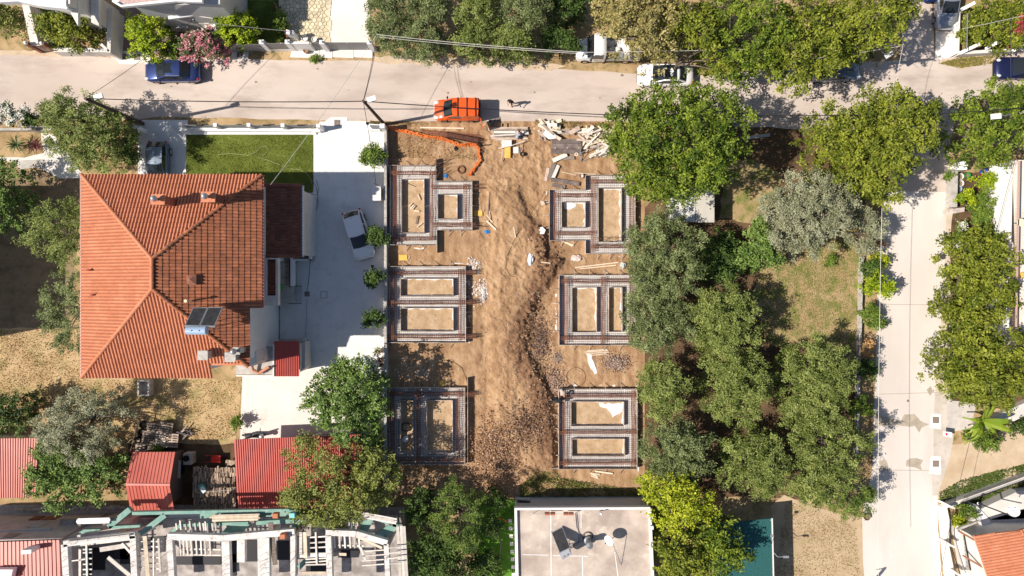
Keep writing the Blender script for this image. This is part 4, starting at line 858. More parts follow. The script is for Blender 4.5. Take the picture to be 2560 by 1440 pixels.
# south east corner: concrete outbuilding and red lean-to
ob = thing('outbuilding', 'low concrete outbuilding with clay elbow pipes at the house corner', 'outbuilding', P(640, 905, 0))
part('wall', [(598, 912), (682, 868), (682, 938), (594, 938)], 2.6, m_off, ob)
part('roof_slab', [(590, 911), (626, 911), (626, 866), (685, 861), (685, 941), (590, 941)], 2.85, m_conc, ob, z0=2.6)
for a in ([(682, 862), (685, 862), (685, 941), (682, 941)], [(590, 938), (682, 938), (682, 941), (590, 941)], [(626, 866), (682, 861), (682, 864), (626, 869)]): part('rim', a, 3.0, m_kerb, ob, z0=2.8)
part('stack', [(618, 880), (640, 878), (642, 905), (628, 916), (616, 912)], 5.4, m_off, ob)
mb = MB(); mb.tube([P(628, 912, 3.4), P(633, 926, 3.2), P(648, 933, 3.15), P(659, 926, 3.2), P(673, 917, 3.25)], .12, 10)
for a in ((637, 928), (655, 929), (665, 922)): mb.tube([P(*a, 3.1), P(a[0]+2, a[1]-1, 3.1)], .16, 10)
mb.build('clay_pipe', mat('clay_pipe', (.55, .25, .15), rough=.8), ob, smooth=False)
def sheet_roof(t, c, n, m_, z4, name='roof_panel', rib=.05, over=1.0):
    """c: px corners a,b (first edge), c,d (opposite); z4 heights; ribs run from edge ab to edge dc"""
    A, B, C_, D = [P(x, y, z) for (x, y), z in zip(c, z4)]; nn = (B-A).cross(D-A).normalized()
    if nn.z < 0: nn = -nn
    for i in range(n):
        f = [(i+k)/n for k in (0, .62, .72, .88, .985)]; hh_ = (0, 0, rib, rib, 0); top_ = [A.lerp(B, g)+nn*h_ for g, h_ in zip(f, hh_)]; bt = [D.lerp(C_, g)+nn*h_ for g, h_ in zip(f, hh_)]
        k = len(top_); vs = top_+bt; fs = [(j, j+1, k+j+1, k+j) for j in range(k-1)]
        vs2 = [v_-nn*.03 for v_ in (top_[0], top_[-1], bt[-1], bt[0])]; fs.append((2*k+3, 2*k+2, 2*k+1, 2*k)); fs += [tuple(range(k-1, -1, -1))+(2*k, 2*k+1), tuple(range(k, 2*k))+(2*k+2, 2*k+3)]
        MB().add(vs+vs2, fs).build(name, m_, t)
lt = thing('lean_to', 'small lean-to with a ribbed dark red sheet roof between outbuilding and driveway', 'lean-to', P(716, 900, 0))
part('wall', [(690, 858), (751, 858), (751, 924), (690, 924)], 2.3, m_off, lt)
sheet_roof(lt, [(685, 853), (748, 853), (748, 941), (685, 941)], 14, m_red, (2.9, 2.6, 2.6, 2.9))
part('wall', [(750, 854), (763, 854), (763, 920), (750, 930)], 1.9, m_greyw, lt)
part('beam', [(697, 848), (763, 846), (763, 852), (697, 854)], 2.2, m_conc, lt, z0=1.9)
# ======== lawn wall and gate posts ========
fw = thing('front_wall', 'white front wall with slatted infill north of the green lawn', 'wall', P(620, 325))
part('plinth', [(448, 319), (800, 322), (800, 329), (448, 327)], .55, m_white, fw); part('pavement', [(448, 327.5), (790, 329.5), (790, 336), (462, 336)], .16, m_white, fw)
for x, y in ((450, 311), (537, 312), (621, 312), (706, 313), (795, 314)): part('post', [(x-4.5, y-4.5), (x+4.5, y-4.5), (x+4.5, y+4.5), (x-4.5, y+4.5)], 1.55, m_white, fw)
for a, b in ((456, 531), (543, 615), (627, 700), (712, 789)):
    for k in range(5): MB().bar(VP(a, 312.5, 1.5, .7+k*.17), VP(b, 312.5, 1.5, .7+k*.17), .03, .15).build('slat', m_grey, fw)
for x in (497, 664, 750): part('lamp', [(x-7, 311), (x+7, 311), (x+7, 314), (x-7, 314)], 1.6, m_dark, fw, z0=1.4)
gp = thing('gate_pillar', 'white gate pillar with side wall at the street corner by the power pole', 'gate pillar', P(945, 322))
part('pillar', [(949, 309), (961, 309), (961, 320), (949, 320)], 1.8, m_white, gp); part('wall', [(922, 309), (949, 311), (949, 326), (924, 326)], .5, m_white, gp); part('panel', [(924, 312), (948, 313), (948, 316), (924, 315)], 1.6, m_grey, gp, z0=.5)
gp = thing('gate_pillar', 'white slanting gate wall under the grey green tree left of the narrow drive', 'gate pillar', P(338, 318)); part('pillar', [(325, 307), (349, 316), (348, 326), (326, 318)], 1.3, m_white, gp); part('cap', [(324, 306), (333, 309), (333, 313), (324, 310)], 1.4, m_kerb, gp, z0=1.3)
lw = thing('low_wall', 'grey low garden wall with rails at the left edge of the photo', 'wall', P(60, 325)); part('plinth', [(-60, 320), (128, 320), (128, 326), (-60, 326)], .6, m_conc, lw); part('post', [(66, 312), (78, 312), (78, 324), (66, 324)], 1.2, m_conc, lw)
for x in range(80, 128, 8): part('rail', [(x, 316), (x+2, 316), (x+2, 318), (x, 318)], 1.1, m_grey, lw, z0=.5)
part('handrail', [(78, 316), (128, 316), (128, 317.5), (78, 317.5)], 1.15, m_grey, lw, z0=1.1)
# ======== north side of the street ========
nw = thing('front_wall', 'white front wall with grey slatted gate and ball topped pillars north of the street', 'wall', P(780, 110))
part('plinth', [(548, 116), (735, 117), (735, 124), (548, 122)], .5, m_white, nw)
for x, y in ((653, 104), (718, 104), (804, 105), (923, 105)):
    part('post', [(x-6, y-5), (x+6, y-5), (x+6, y+5), (x-6, y+5)], 2.0, m_white, nw); c = P(x, y-1, 2.2); MB().lathe((c.x, c.y, 2.0), [(.06, 0), (.06, .1)], 8).ball((c.x, c.y, 2.2), .12, 10).build('globe_lamp', m_white, nw, smooth=True)
part('panel', [(725, 104), (772, 104), (772, 109), (725, 109)], 1.9, m_white, nw, z0=.0)
for a, b, y in ((660, 712, 108), (775, 798, 105), (812, 865, 105.5), (866, 916, 105.5), (560, 647, 110)):
    for k in range(7): MB().bar(VP(a, y, 1.9, .22+k*.25), VP(b, y, 1.9, .22+k*.25), .03, .235).build('slat', m_grey, nw)
# top left house
h1 = thing('house', 'pale house at the top left corner with a white overhanging balcony roof', 'house', P(120, 0, 0))
part('wall', [(70, -60), (175, -60), (175, 10), (70, -10)], 6.5, m_off, h1)
part('roof_slab', [(-80, -90), (165, -90), (165, 18), (100, 10), (45, 3), (0, 5), (-80, 6)], 6.6, m_white, h1, z0=6.3)
for a in ([(0, 5), (45, 3), (100, 15), (168, 22), (168, 17), (100, 10), (45, -1), (0, 1)],): part('fascia', a, 6.8, m_white, h1, z0=6.2)
part('roof_slab', [(168, -60), (195, -60), (195, 65), (172, 24)], 5.6, m_off, h1, z0=5.3); part('roof_slab', [(227, -60), (246, -60), (247, 64), (228, 56)], 4.2, m_off, h1, z0=3.9)
part('terrace', [(195, -60), (228, -60), (228, 60), (195, 60)], .6, m_ply, h1)
gw = thing('garden_wall', 'pale garden wall around the yellow green citrus tree in the top left corner', 'wall', P(180, 115))
for a, h in (([(54, 8), (72, 10), (96, 108), (76, 110)], 1.8), ([(268, 20), (280, 20), (276, 132), (268, 132)], 1.8), ([(130, 119), (276, 120), (276, 130), (134, 130)], 1.1), ([(247, 66), (268, 66), (268, 76), (247, 76)], 1.5), ([(246, 110), (254, 108), (274, 126), (270, 130)], 1.8), ([(262, 76), (268, 76), (268, 120), (262, 120)], 1.0)): part('wall', a, h, m_off, gw)
st = thing('gate', 'rusty double gate between two white globe topped posts, top left', 'gate', P(90, 125))
for x, y in ((64, 107), (104, 108)): 
    part('post', [(x-4, y-3), (x+6, y-3), (x+6, y+5), (x-4, y+5)], 2.0, m_rust, st); c = P(x, y, 2.2); MB().ball(c, .15, 12).build('globe_lamp', m_white, st, smooth=True)
for i in range(12): MB().bar(P(72+i*4.2, 124+i*.3, .1), P(72+i*3+0, 112, 1.7), .03, .03).build('bar', m_rust, st)
MB().bar(P(68, 113, 1.7), P(108, 113, 1.7), .05, .05).build('rail', m_off, st)
# second house top
h2 = thing('house', 'white house at the top with a ribbed balcony canopy and curved outside stairs', 'house', P(420, 0, 0))
part('wall', [(330, -80), (550, -80), (550, 12), (330, 12)], 5.5, m_greyw, h2)
part('roof_slab', [(280, -90), (505, -90), (505, 5), (440, 2), (430, 0), (302, 17), (280, 4)], 6.4, m_white, h2, z0=6.1)
part('tiled_balcony', [(300, -60), (430, -60), (440, -4), (380, 2), (306, 11), (298, 4)], 6.45, mat('stained_tile', (.45, .30, .27), (.6, .46, .43), scale=8, rough=.9), h2, z0=6.3)
part('parapet', [(280, 4), (302, 17), (440, 3), (505, 5), (505, 2), (440, 0), (303, 12), (285, 1)], 6.7, m_white, h2, z0=6.4)
part('terrace', [(400, 15), (500, 15), (510, 35), (405, 36)], 3.0, m_conc, h2, z0=2.6); part('canopy', [(420, 40), (492, 32), (493, 38), (421, 48)], 3.4, m_white, h2, z0=3.2)
for i in range(12):
    a = R(75-i*9.5); c = (462, 78); r0, r1 = 52, 78
    pts = [(c[0]+r0*math.cos(a), c[1]-r0*math.sin(a)), (c[0]+r1*math.cos(a), c[1]-r1*math.sin(a)), (c[0]+r1*math.cos(a-.165), c[1]-r1*math.sin(a-.165)), (c[0]+r0*math.cos(a-.165), c[1]-r0*math.sin(a-.165))]
    part('step', pts, 3.0-i*.22, m_off if i % 2 else m_kerb, h2)
part('wall', [(541, -60), (549, -60), (549, 60), (541, 34)], 2.5, m_greyw, h2); part('terrace', [(500, 66), (548, 66), (552, 110), (530, 112)], .9, m_kerb, h2)
part('window', [(440, 58), (468, 58), (468, 70), (440, 70)], 1.6, m_steel, h2, z0=1.5)
for i in range(9): MB().bar(P(490-i*.5, 40+i*6, 3.2-i*.1), P(532+i*.3, 46+i*5, 3.2-i*.25), .05, .05).build('pergola_slat', m_off, h2) if i % 3 == 0 else None
gl = thing('wall', 'white angled terrace wall with a small lamp below the curved stairs', 'wall', P(560, 115)); part('wall', [(545, 98), (552, 96), (566, 112), (640, 112), (640, 118), (560, 118)], .9, m_white, gl)
# stone flags left of the cream drive: individually laid crazy paving
fl = thing('flagstones', 'crazy paving of pale flagstones with grass joints beside the cream drive', 'paving', P(770, 60))
struct('paving_bed', pp([(690, -40), (822, -40), (822, 100), (722, 100)]), .012, mat('mossy_joint', (.34, .32, .12), (.46, .38, .18), scale=3, rough=1))
rr = random.Random(11); sites = []
for j in range(17):
    for i in range(13):
        x = 690+i*10.6+rr.uniform(-3, 3)+(j % 2)*5; y = -38+j*8.8+rr.uniform(-2.6, 2.6)
        if x > 700+max(0, y)*.22 and x < 820: sites.append((x, y))
for k, (x, y) in enumerate(sites):
    poly = [Vector((x-9, y-9)), Vector((x+9, y-9)), Vector((x+9, y+9)), Vector((x-9, y+9))]
    for (a, b) in sites:
        if (a, b) == (x, y) or abs(a-x)+abs(b-y) > 30: continue
        m2 = Vector(((a+x)/2, (b+y)/2)); n2 = Vector((a-x, b-y)).normalized(); m2 = m2-n2*.7; out = []
        for i in range(len(poly)):
            p, q = poly[i], poly[(i+1) % len(poly)]; dp_, dq_ = (p-m2).dot(n2), (q-m2).dot(n2)
            if dp_ <= 0: out.append(p)
            if dp_*dq_ < 0: out.append(p.lerp(q, dp_/(dp_-dq_)))
        poly = out
        if len(poly) < 3: break
    if len(poly) < 3: continue
    pr([(v_.x, v_.y) for v_ in poly], .05, .012).build('stone', mat('flagstone', (.64, .54, .38), (.76, .67, .50), scale=3, rough=.9, var=.2), fl)
bf = thing('board_fence', 'leaning reddish board fence between the shaded lawn and the flagstones', 'fence', P(708, 65))
for i in range(14): MB().bar(P(688+i*2.5, 8+i*6.6, .55), P(690+i*2.5, 13+i*6.6, .55), .05, 1.0).build('board', m_rust if i % 3 else m_ply, bf)
# mailbox hut white
mbx = thing('box', 'small white gabled box on the board fence', 'meter box', P(724, 80)); part('body', [(716, 76), (733, 76), (733, 86), (716, 86)], 1.5, m_white, mbx); part('lid', [(715, 73), (724, 76), (724, 86), (715, 84)], 1.7, m_kerb, mbx, z0=1.5)
for lab, x, y, r_, m_ in (('round pale stone table top by the white front wall', 761, 95, .27, m_kerb), ('round cream planter lid right of the stone table', 785, 98, .22, m_kerb), ('terracotta drum pot standing outside the white panel wall', 764, 126, .22, mat('clay_pot', (.3, .17, .1), rough=.8))):
    c = P(x, y, .5); t = thing('pot', lab, 'pot', (c.x, c.y, 0)); MB().lathe((c.x, c.y, 0), [(r_*.7, 0), (r_, .5), (r_*.85, .5), (r_*.8, .42)], 16).build('shell', m_, t)
# ======== top right: wall, fence ========
tr = thing('garden_wall', 'cream garden wall with white posts around the yellow hedge, top right', 'wall', P(2400, 80))
for a, h in (([(2391, 0), (2401, 30), (2398, 132), (2388, 136)], .8), ([(2398, 128), (2600, 118), (2600, 124), (2398, 136)], .8)): part('plinth', a, h, m_kerb, tr)
for a in ((2404, 24, 2434, 12), (2402, 132, 2455, 108), (2464, 122, 2492, 106), (2530, 128, 2556, 112)): MB().bar(P(a[0], a[1], .9), P(a[0]*1.0+0, a[1], .9)+Vector(((a[2]-a[0])/S*.55, -(a[3]-a[1])/S*.55, .9)), .25, .25).build('post', m_white, tr)
for y in range(36, 126, 3): MB().bar(P(2411, y, .8), P(2418, y-3, 1.9), .02, .02).build('bar', mat('green_metal', (.05, .16, .1), rough=.5), tr)
MB().bar(P(2419, 33, 1.9), P(2417, 124, 1.9), .05, .05).build('rail', m_steel, tr)
for i in range(16): MB().bar(P(2496+i*1.2, -8, 1.9), P(2494+i*1.4, 10, 1.2), .02, .02).build('bar', m_rust, tr)
struct('driveway', pp([(2340, 10), (2392, 10), (2389, 138), (2352, 150), (2338, 138)]), .016, m_kerb)
struct('garden_soil', pp([(2420, 20), (2620, 20), (2620, 122), (2420, 122)]), .012, m_brown)
# ======== right side: garden strip and building ========
rb = thing('house', 'bright white and pink terraced building along the right edge with long balconies', 'house', P(2570, 650, 0))
part('terrace', [(2480, 425), (2700, 380), (2700, 900), (2528, 900), (2515, 700), (2495, 560)], 1.2, mat('pink_terrace', (.70, .60, .52), (.80, .72, .65), scale=.5, rough=.9), rb)
part('balcony_floor', [(2538, 400), (2700, 400), (2700, 860), (2550, 860)], 4.2, MC['pink_terrace'], rb, z0=3.9)
part('balcony_edge', [(2526, 402), (2533, 402), (2522, 850), (2514, 850)], 3.6, m_white, rb, z0=1.2)
part('rail', [(2548, 402), (2551, 402), (2542, 870), (2539, 870)], 4.9, mat('pink_rail', (.52, .36, .30), rough=.7), rb, z0=4.78)
for i in range(118):
    y = 404+i*3.9; x = 2549-(y-402)*.019; MB().bar(P(x-11, y, 3.75), P(x, y, 4.8), .025, .03).build('baluster', MC['pink_rail'], rb)
part('rail', [(2502, 520), (2504, 520), (2496, 630), (2494, 630)], 1.9, MC['pink_rail'], rb, z0=1.8); part('rail', [(2485, 520), (2487, 520), (2482, 630), (2480, 630)], 1.9, MC['pink_rail'], rb, z0=1.8)
for i in range(28): y = 520+i*4; x = 2503-(y-520)*.07; MB().bar(P(x-16, y, 1.3), P(x, y, 1.85), .025, .03).build('baluster', MC['pink_rail'], rb)
t = thing('awning', 'bulging white awning on the right edge building', 'awning', P(2522, 630)); MB().ball(P(2523, 632, 3.2), .55, 14, (.8, 2.0, .5)).build('canvas', m_white, t, smooth=True); MB().bar(P(2523, 632, 1.2), P(2523, 632, 3.2), .05, .05).build('strut', m_steel, t)
t = thing('table', 'round pale table on the upper balcony at the right edge', 'table', P(2552, 556, 4.2)); c = P(2553, 556, 4.9); MB().lathe((c.x, c.y, 4.2), [(.05, 0), (.05, .66)], 8).build('leg', m_steel, t); MB().lathe((c.x, c.y, 4.86), [(.3, 0), (.3, .04)], 20).build('table_top', mat('cream', (.75, .7, .5), rough=.5), t)
t = thing('cushion', 'yellow cushion on the right edge terrace', 'cushion', P(2558, 690, 4.3)); part('cover', [(2553, 681), (2568, 681), (2568, 695), (2553, 695)], 4.4, m_yel, t, z0=4.2)
t = thing('bench', 'pale garden bench on the pink terrace, right edge', 'bench', P(2514, 565, 1.2)); part('seat', [(2508, 553), (2523, 554), (2523, 572), (2508, 572)], 1.65, m_kerb, t, z0=1.55)
for x, y in ((2509, 555), (2521, 555), (2509, 571), (2521, 571)): part('leg', [(x-1, y-1), (x+1, y-1), (x+1, y+1), (x-1, y+1)], 1.55, m_kerb, t, z0=1.2)
gwl = thing('garden_wall', 'grey flat topped garden wall with pink post east of the side road', 'wall', P(2385, 470)); part('coping', [(2382, 428), (2395, 428), (2393, 518), (2380, 518)], .9, m_conc, gwl); part('post', [(2380, 522), (2412, 518), (2411, 529), (2382, 534)], 1.3, m_pink, gwl); part('wall', [(2385, 425), (2400, 418), (2418, 417), (2418, 424)], 1.2, m_white, gwl)
part('post', [(2410, 402), (2420, 402), (2420, 416), (2410, 416)], 1.7, m_white, gwl)
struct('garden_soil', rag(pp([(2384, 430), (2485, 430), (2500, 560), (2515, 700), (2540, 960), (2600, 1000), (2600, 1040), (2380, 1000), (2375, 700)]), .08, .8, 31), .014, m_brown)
struct('crazy_paving', rag(pp([(2370, 1000), (2440, 1010), (2430, 1075), (2365, 1080)]), .05, .8, 32), .016, mat('crazy_paving', (.48, .44, .42), (.62, .57, .53), scale=1.6, rough=.9))
wl = thing('garden_wall', 'pale curved garden wall behind the banana plant', 'wall', P(2520, 1040)); part('coping', [(2440, 1062), (2600, 990), (2600, 1022), (2520, 1060), (2450, 1078)], .7, m_off, wl)
# plinth wall west of side road
wl = thing('garden_wall', 'thin pale wall between the olive garden and the plants along the side road', 'wall', P(2150, 850))
for i in range(12): y = 640+i*42; part('wall', [(2155-(y-640)*.028, y), (2160-(y-640)*.028, y), (2159-(y-598)*.028, y+41.5), (2154-(y-598)*.028, y+41.5)], .5, m_conc, wl)
# ======== flat roofed house bottom centre ========
fh = thing('house', 'single storey house with a flat dusty roof and white parapet at the bottom', 'house', P(1460, 1400, 0))
m_roofc = mat('dusty_flat_roof', (.38, .31, .265), (.60, .51, .44), scale=.5, rough=.95, c3=(.72, .64, .55), s3=.8, t3=(.55, .75), bump=.1)
part('wall', [(1290, 1271), (1626, 1269), (1655, 1900), (1305, 1900)], 3.0, m_greyw, fh)
part('roof', [(1293, 1274), (1622, 1272), (1650, 1900), (1308, 1900)], 3.15, m_roofc, fh, z0=3.0)
part('parapet', [(1286, 1270), (1626, 1268), (1626, 1273.5), (1286, 1275.5)], 3.4, m_white, fh, z0=2.9); part('parapet', [(1286, 1275.5), (1292.5, 1275.5), (1307, 1900), (1296, 1900)], 3.4, m_white, fh, z0=2.9); part('parapet', [(1622, 1273.5), (1628, 1273.5), (1655, 1900), (1648, 1900)], 3.4, m_white, fh, z0=2.9)
for a in ([(1376, 1276), (1378, 1276), (1379, 1440), (1377, 1440)], [(1455, 1388), (1457, 1388), (1458, 1445), (1456, 1445)], [(1308, 1386), (1372, 1387), (1372, 1388.5), (1308, 1387.5)], [(1382, 1388), (1470, 1390), (1470, 1391.5), (1382, 1389.5)], [(1452, 1278), (1453.5, 1278), (1453.5, 1320), (1452, 1320)], [(1536, 1380), (1537.5, 1380), (1546, 1440), (1544, 1440)]): part('roof_joint', a, 3.158, m_white, fh, z0=3.14)
for x in (1446, 1483): part('window', [(x-6, 1262), (x+6, 1262), (x+6, 1264), (x-6, 1264)], 2.0, m_dark, fh, z0=1.7)
for x, y in ((1628, 1293), (1630, 1320)): part('pier', [(x-4, y-4), (x+4, y-4), (x+4, y+4), (x-4, y+4)], 3.7, m_white, fh, z0=2.5)
an = thing('side_yard', 'small pale stepped yard at the corner of the flat roofed house', 'yard', P(1306, 1258)); part('platform', [(1288, 1247), (1326, 1247), (1326, 1268), (1288, 1268)], .6, m_off, an)
for k in range(3): MB().bar(P(1292, 1251+k*2, 1.0+k*.3), P(1326, 1252+k*2, 1.0+k*.3), .06, .06).build('rail', m_dark, an)
q = [P(1378, 1331, 3.3), P(1406, 1316, 3.3), P(1426, 1370, 4.75), P(1399, 1383, 4.75)]
collector('solar_water_heater', 'single panel solar water heater with silver tank on the flat roof', q, (P(1402, 1391, 4.55), P(1426, 1378, 4.55)), 3.15, 1, mat('silver_tank', (.75, .75, .77), rough=.25, metal=.6))
t = thing('water_tank', 'dark hooded ventilator drum beside the solar panel on the flat roof', 'ventilator', P(1468, 1352, 3.15)); c = P(1470, 1349, 3.2); MB().lathe((c.x, c.y, 3.15), [(.34, 0), (.34, .35), (.22, .4), (.22, 1.1), (.26, 1.1), (.26, 1.35), (.05, 1.4)], 18).build('drum', m_grey, t); 
ring(1469, 1343, .38, .05, m_ply, 'rusty hoop lying round the ventilator drum', 3.22, 'hoop', 'hoop')
mb = MB(); mb.tube([P(1425, 1368, 3.25), P(1440, 1358, 3.22), P(1450, 1356, 3.24), P(1462, 1346, 3.3)], .03, 6); mb.tube([P(1425, 1372, 3.25), P(1442, 1362, 3.22), P(1452, 1340, 3.22), P(1441, 1318, 3.22), P(1438, 1285, 3.22)], .025, 6); mb.tube([P(1446, 1358, 3.22), P(1445, 1318, 3.22), P(1441, 1284, 3.22)], .02, 6)
setp(mb.build('pipe_run', m_grey), 'grey pipes running across the flat roof to the solar heater', 'pipes')
def dish(px, py, z, r_, face, label):
    t = thing('satellite_dish', label, 'satellite dish', P(px, py, z)); f = Vector(face).normalized(); c = P(px, py, z+1.1); a = f.cross(Vector((0, 0, 1))).normalized(); b = a.cross(f); mb = MB(); n = 20; vs = [c-f*.14]
    for k, q_ in ((.5, -.10), (1.0, 0)):
        for i in range(n): vs.append(c+(a*math.cos(2*math.pi*i/n)+b*math.sin(2*math.pi*i/n))*r_*k+f*q_)
    fs = [(0, 1+i, 1+(i+1) % n) for i in range(n)]+[(1+i, 1+n+i, 1+n+(i+1) % n, 1+(i+1) % n) for i in range(n)]
    mb.add(vs, fs); mb.add([v_-f*.02 for v_ in vs], [tuple(reversed(g)) for g in fs]); mb.build('reflector', m_white, t, smooth=True)
    MB().tube([P(px, py, z), c-f*.1], .03, 6).build('mast', m_steel, t); MB().tube([c+b*-r_, c+f*r_*.9], .015, 5).tube([c+f*r_*.9, c+f*(r_*.9+.12)], .05, 8).build('feed_arm', m_grey, t)
dish(1522, 1352, 3.15, .42, (-.75, -.25, .75), 'white satellite dish on the flat roof')
dish(2534, 1278, 3.3, .42, (-.5, .45, .8), 'white satellite dish on a dark pole at the bottom right house')
t = thing('tv_antenna', 'thin fallen television aerial right of the dish on the flat roof', 'antenna', P(1545, 1395, 3.15)); MB().tube([P(1532, 1358, 4.6), P(1553, 1413, 3.2)], .02, 5).build('mast', m_grey, t)
for i, f in enumerate((.35, .45, .7, .8, .9)): c = P(1532, 1358, 4.6).lerp(P(1553, 1413, 3.2), f); MB().bar(c-Vector((.22, .1, 0)), c+Vector((.22, .1, 0)), .015, .015).build('element', m_grey, t)
t = thing('clothes_line', 'clothes line with rust red pegged cloths along the flat roof parapet', 'clothes line', P(1390, 1283, 3.15))
for x in (1332, 1437): MB().tube([P(x, 1284, 3.15), P(x, 1284, 4.0)], .02, 5).build('post', m_steel, t)
MB().tube([P(1332, 1284, 3.95), P(1385, 1284, 3.85), P(1437, 1284, 3.95)], .008, 4).build('line', m_steel, t)
for x in (1368, 1382, 1415, 1428): MB().box(P(x, 1284, 3.72), (.38, .12, .26), tilt=(.3, 0)).build('cloth', mat('rust_cloth', (.42, .13, .06), rough=.9), t)
t = thing('vent_pipe', 'white mushroom vent near the parapet of the flat roof', 'vent', P(1503, 1284, 3.15)); c = P(1503, 1284, 3.9); MB().lathe((c.x, c.y, 3.15), [(.06, 0), (.06, .75), (.11, .76), (.10, .86), (.02, .9)], 12).build('pipe', m_white, t, smooth=True)
# stepping stones
for i in range(8):
    y = 1302+i*19.3; x = 1275+i*1.3; o = pr([(x-4.6, y-4.6), (x+4.6, y-4.6), (x+4.6, y+4.6), (x-4.6, y+4.6)], .06, 0).build('stepping_stone', m_kerb); setp(o, ('first', 'second', 'third', 'fourth', 'fifth', 'sixth', 'seventh', 'last')[i]+' white square stepping stone from the top beside the flat roofed house', 'stepping stone', 'stepping stones beside the flat roofed house')
# teal canopy
gc = thing('canopy', 'flat canopy of dark teal shade cloth with a pale edge, bottom right of the trees', 'canopy', P(1870, 1400, 0))
part('cloth', [(1790, 1310), (1929, 1296), (1934, 1500), (1790, 1500)], 2.9, mat('teal_cloth', (.015, .085, .085), (.03, .12, .12), scale=12, rough=.8), gc, z0=2.84)
part('frame', [(1929, 1296), (1932, 1296), (1937, 1500), (1934, 1500)], 2.95, m_kerb, gc, z0=2.8)
for x, y in ((1926, 1300), (1931, 1430), (1800, 1320)): MB().tube([P(x, y, 0), P(x, y, 2.9)], .05, 8).build('post', m_steel, gc)
for y, l_ in ((1340, 0), (1410, 1)):
    t = thing('flood_light', 'small flood light on an arm at the teal canopy edge, '+('lower' if l_ else 'upper, casting a thin shadow'), 'flood light', P(1934, y-30 if l_ else y, 2.9)); y2 = y-20 if l_ else y
    if l_: MB().tube([P(1933, y2-10, 2.9), P(1944, y2+2, 3.0), P(1958, y2+2, 3.1)], .03, 6).build('arm', m_steel, t); MB().box(P(1965, y2+2, 3.1), (.42, .18, .1)).build('head', m_steel, t)
    else: MB().tube([P(1932, y2, 2.9), P(1931, y2, 3.6)], .02, 6).build('arm', m_steel, t); MB().box(P(1930, y2, 3.7), (.25, .2, .12)).build('head', m_steel, t)
nh = thing('house', 'neighbour house just outside the left edge whose shadow falls on the yard', 'house', P(-230, 660))
part('wall', [(-620, 490), (-300, 490), (-300, 880), (-620, 880)], 8.0, m_off, nh)
part('roof', [(-640, 475), (-292, 475), (-292, 888), (-640, 888)], 8.3, m_tile4, nh, z0=8.0)
# ======== bottom right house ========
bh = thing('house', 'house with orange tiled hip roof in the bottom right corner', 'house', P(2540, 1400, 0))
za = 3.6
A = P(2436, 1340, za); B = P(2523, 1318, za); C_ = P(2540, 1700, za)
u_ = Vector((A.x-P(2470, 1440, za).x, A.y-P(2470, 1440, za).y)).normalized(); vpl = Vector((u_.y, -u_.x))
if vpl.x < 0: vpl = -vpl
far = Vector((A.x, A.y))-u_*14; ap = Vector((B.x, B.y)); top2 = ap+(vpl*3.2-u_*3.0)
tiled(bh, [(A.x, A.y), (ap.x, ap.y), (top2.x, top2.y), (top2.x-u_.x*9, top2.y-u_.y*9), (far.x, far.y)], (A.x, A.y, za), tuple(u_), tuple(vpl), .32, m_tile4, tl=.36, nobj=110, seed=20)
B2 = ap+Vector((-u_.x*0+5, 1.7)); tiled(bh, [(ap.x, ap.y), (B2.x, B2.y), (B2.x+2, B2.y-5), (top2.x, top2.y)], (ap.x, ap.y, za+.9), ((B2-ap).normalized().x, (B2-ap).normalized().y), ((B2-ap).normalized().y, -(B2-ap).normalized().x), .30, m_tile4, nobj=20, seed=21)
part('wall', [(2450, 1350), (2530, 1330), (2700, 1330), (2700, 1600), (2500, 1600)], 3.3, m_off, bh)
part('terrace', [(2385, 1315), (2560, 1230), (2700, 1180), (2700, 1500), (2420, 1500)], .5, m_kerb, bh)
part('ramp_wall', [(2425, 1280), (2440, 1262), (2475, 1300), (2490, 1345), (2470, 1330)], 1.1, m_white, bh); part('ramp', [(2448, 1275), (2545, 1228), (2700, 1220), (2700, 1290), (2480, 1300)], 1.0, m_off, bh)
part('shade_wall', [(2470, 1300), (2600, 1262), (2600, 1300), (2480, 1330)], 1.0, m_greyw, bh)
fe = thing('fence', 'black railing fence on pale plinth around the bottom right house', 'fence', P(2380, 1330))
part('plinth', [(2352, 1268), (2366, 1260), (2374, 1300), (2372, 1360), (2388, 1440), (2400, 1500), (2384, 1500), (2368, 1440)], .5, m_kerb, fe); part('plinth', [(2366, 1262), (2600, 1178), (2600, 1186), (2370, 1270)], .8, m_off, fe)
for i in range(46): y = 1290+i*3.3; x = 2374+max(0, y-1360)*.28; MB().bar(P(x, y, .5), P(x+3, y+1, 1.5), .02, .02).build('bar', m_dark, fe)
for i in range(44): x = 2400+i*4.2; y = 1257-(x-2400)*.36; MB().bar(P(x, y, .8), P(x+2.4, y+4, 1.6), .02, .02).build('bar', m_dark, fe)
MB().bar(P(2377, 1290, 1.5), P(2377, 1362, 1.5), .06, .06).bar(P(2377, 1362, 1.5), P(2406, 1452, 1.5), .06, .06).bar(P(2402, 1258, 1.6), P(2590, 1190, 1.6), .06, .06).build('rail', m_dark, fe)
for x, y in ((2382, 1268), (2383, 1365), (2402, 1438)): part('post', [(x-6, y-4), (x+6, y+1), (x+5, y+6), (x-7, y+1)], 1.6, m_kerb, fe)
pg = thing('pergola', 'steel and rusty timber balustrade with pale top left of the bottom right roof', 'pergola', P(2430, 1350))
part('top', [(2392, 1322), (2448, 1301), (2450, 1305), (2395, 1327)], 2.2, m_conc, pg, z0=2.05)
for i in range(14): x = 2400+i*4; y = 1326-i*1.6; MB().bar(P(x, y, .6), P(x-3, y-3, 2.1), .03, .03).build('bar', m_dark, pg)
for a in ((2394, 1326, 2436, 1350), (2406, 1388, 2460, 1420)): MB().bar(P(a[0], a[1], 2.0), P(a[2], a[3], 2.9), .14, .14).build('beam', mat('brown_beam', (.26, .10, .05), rough=.7), pg)
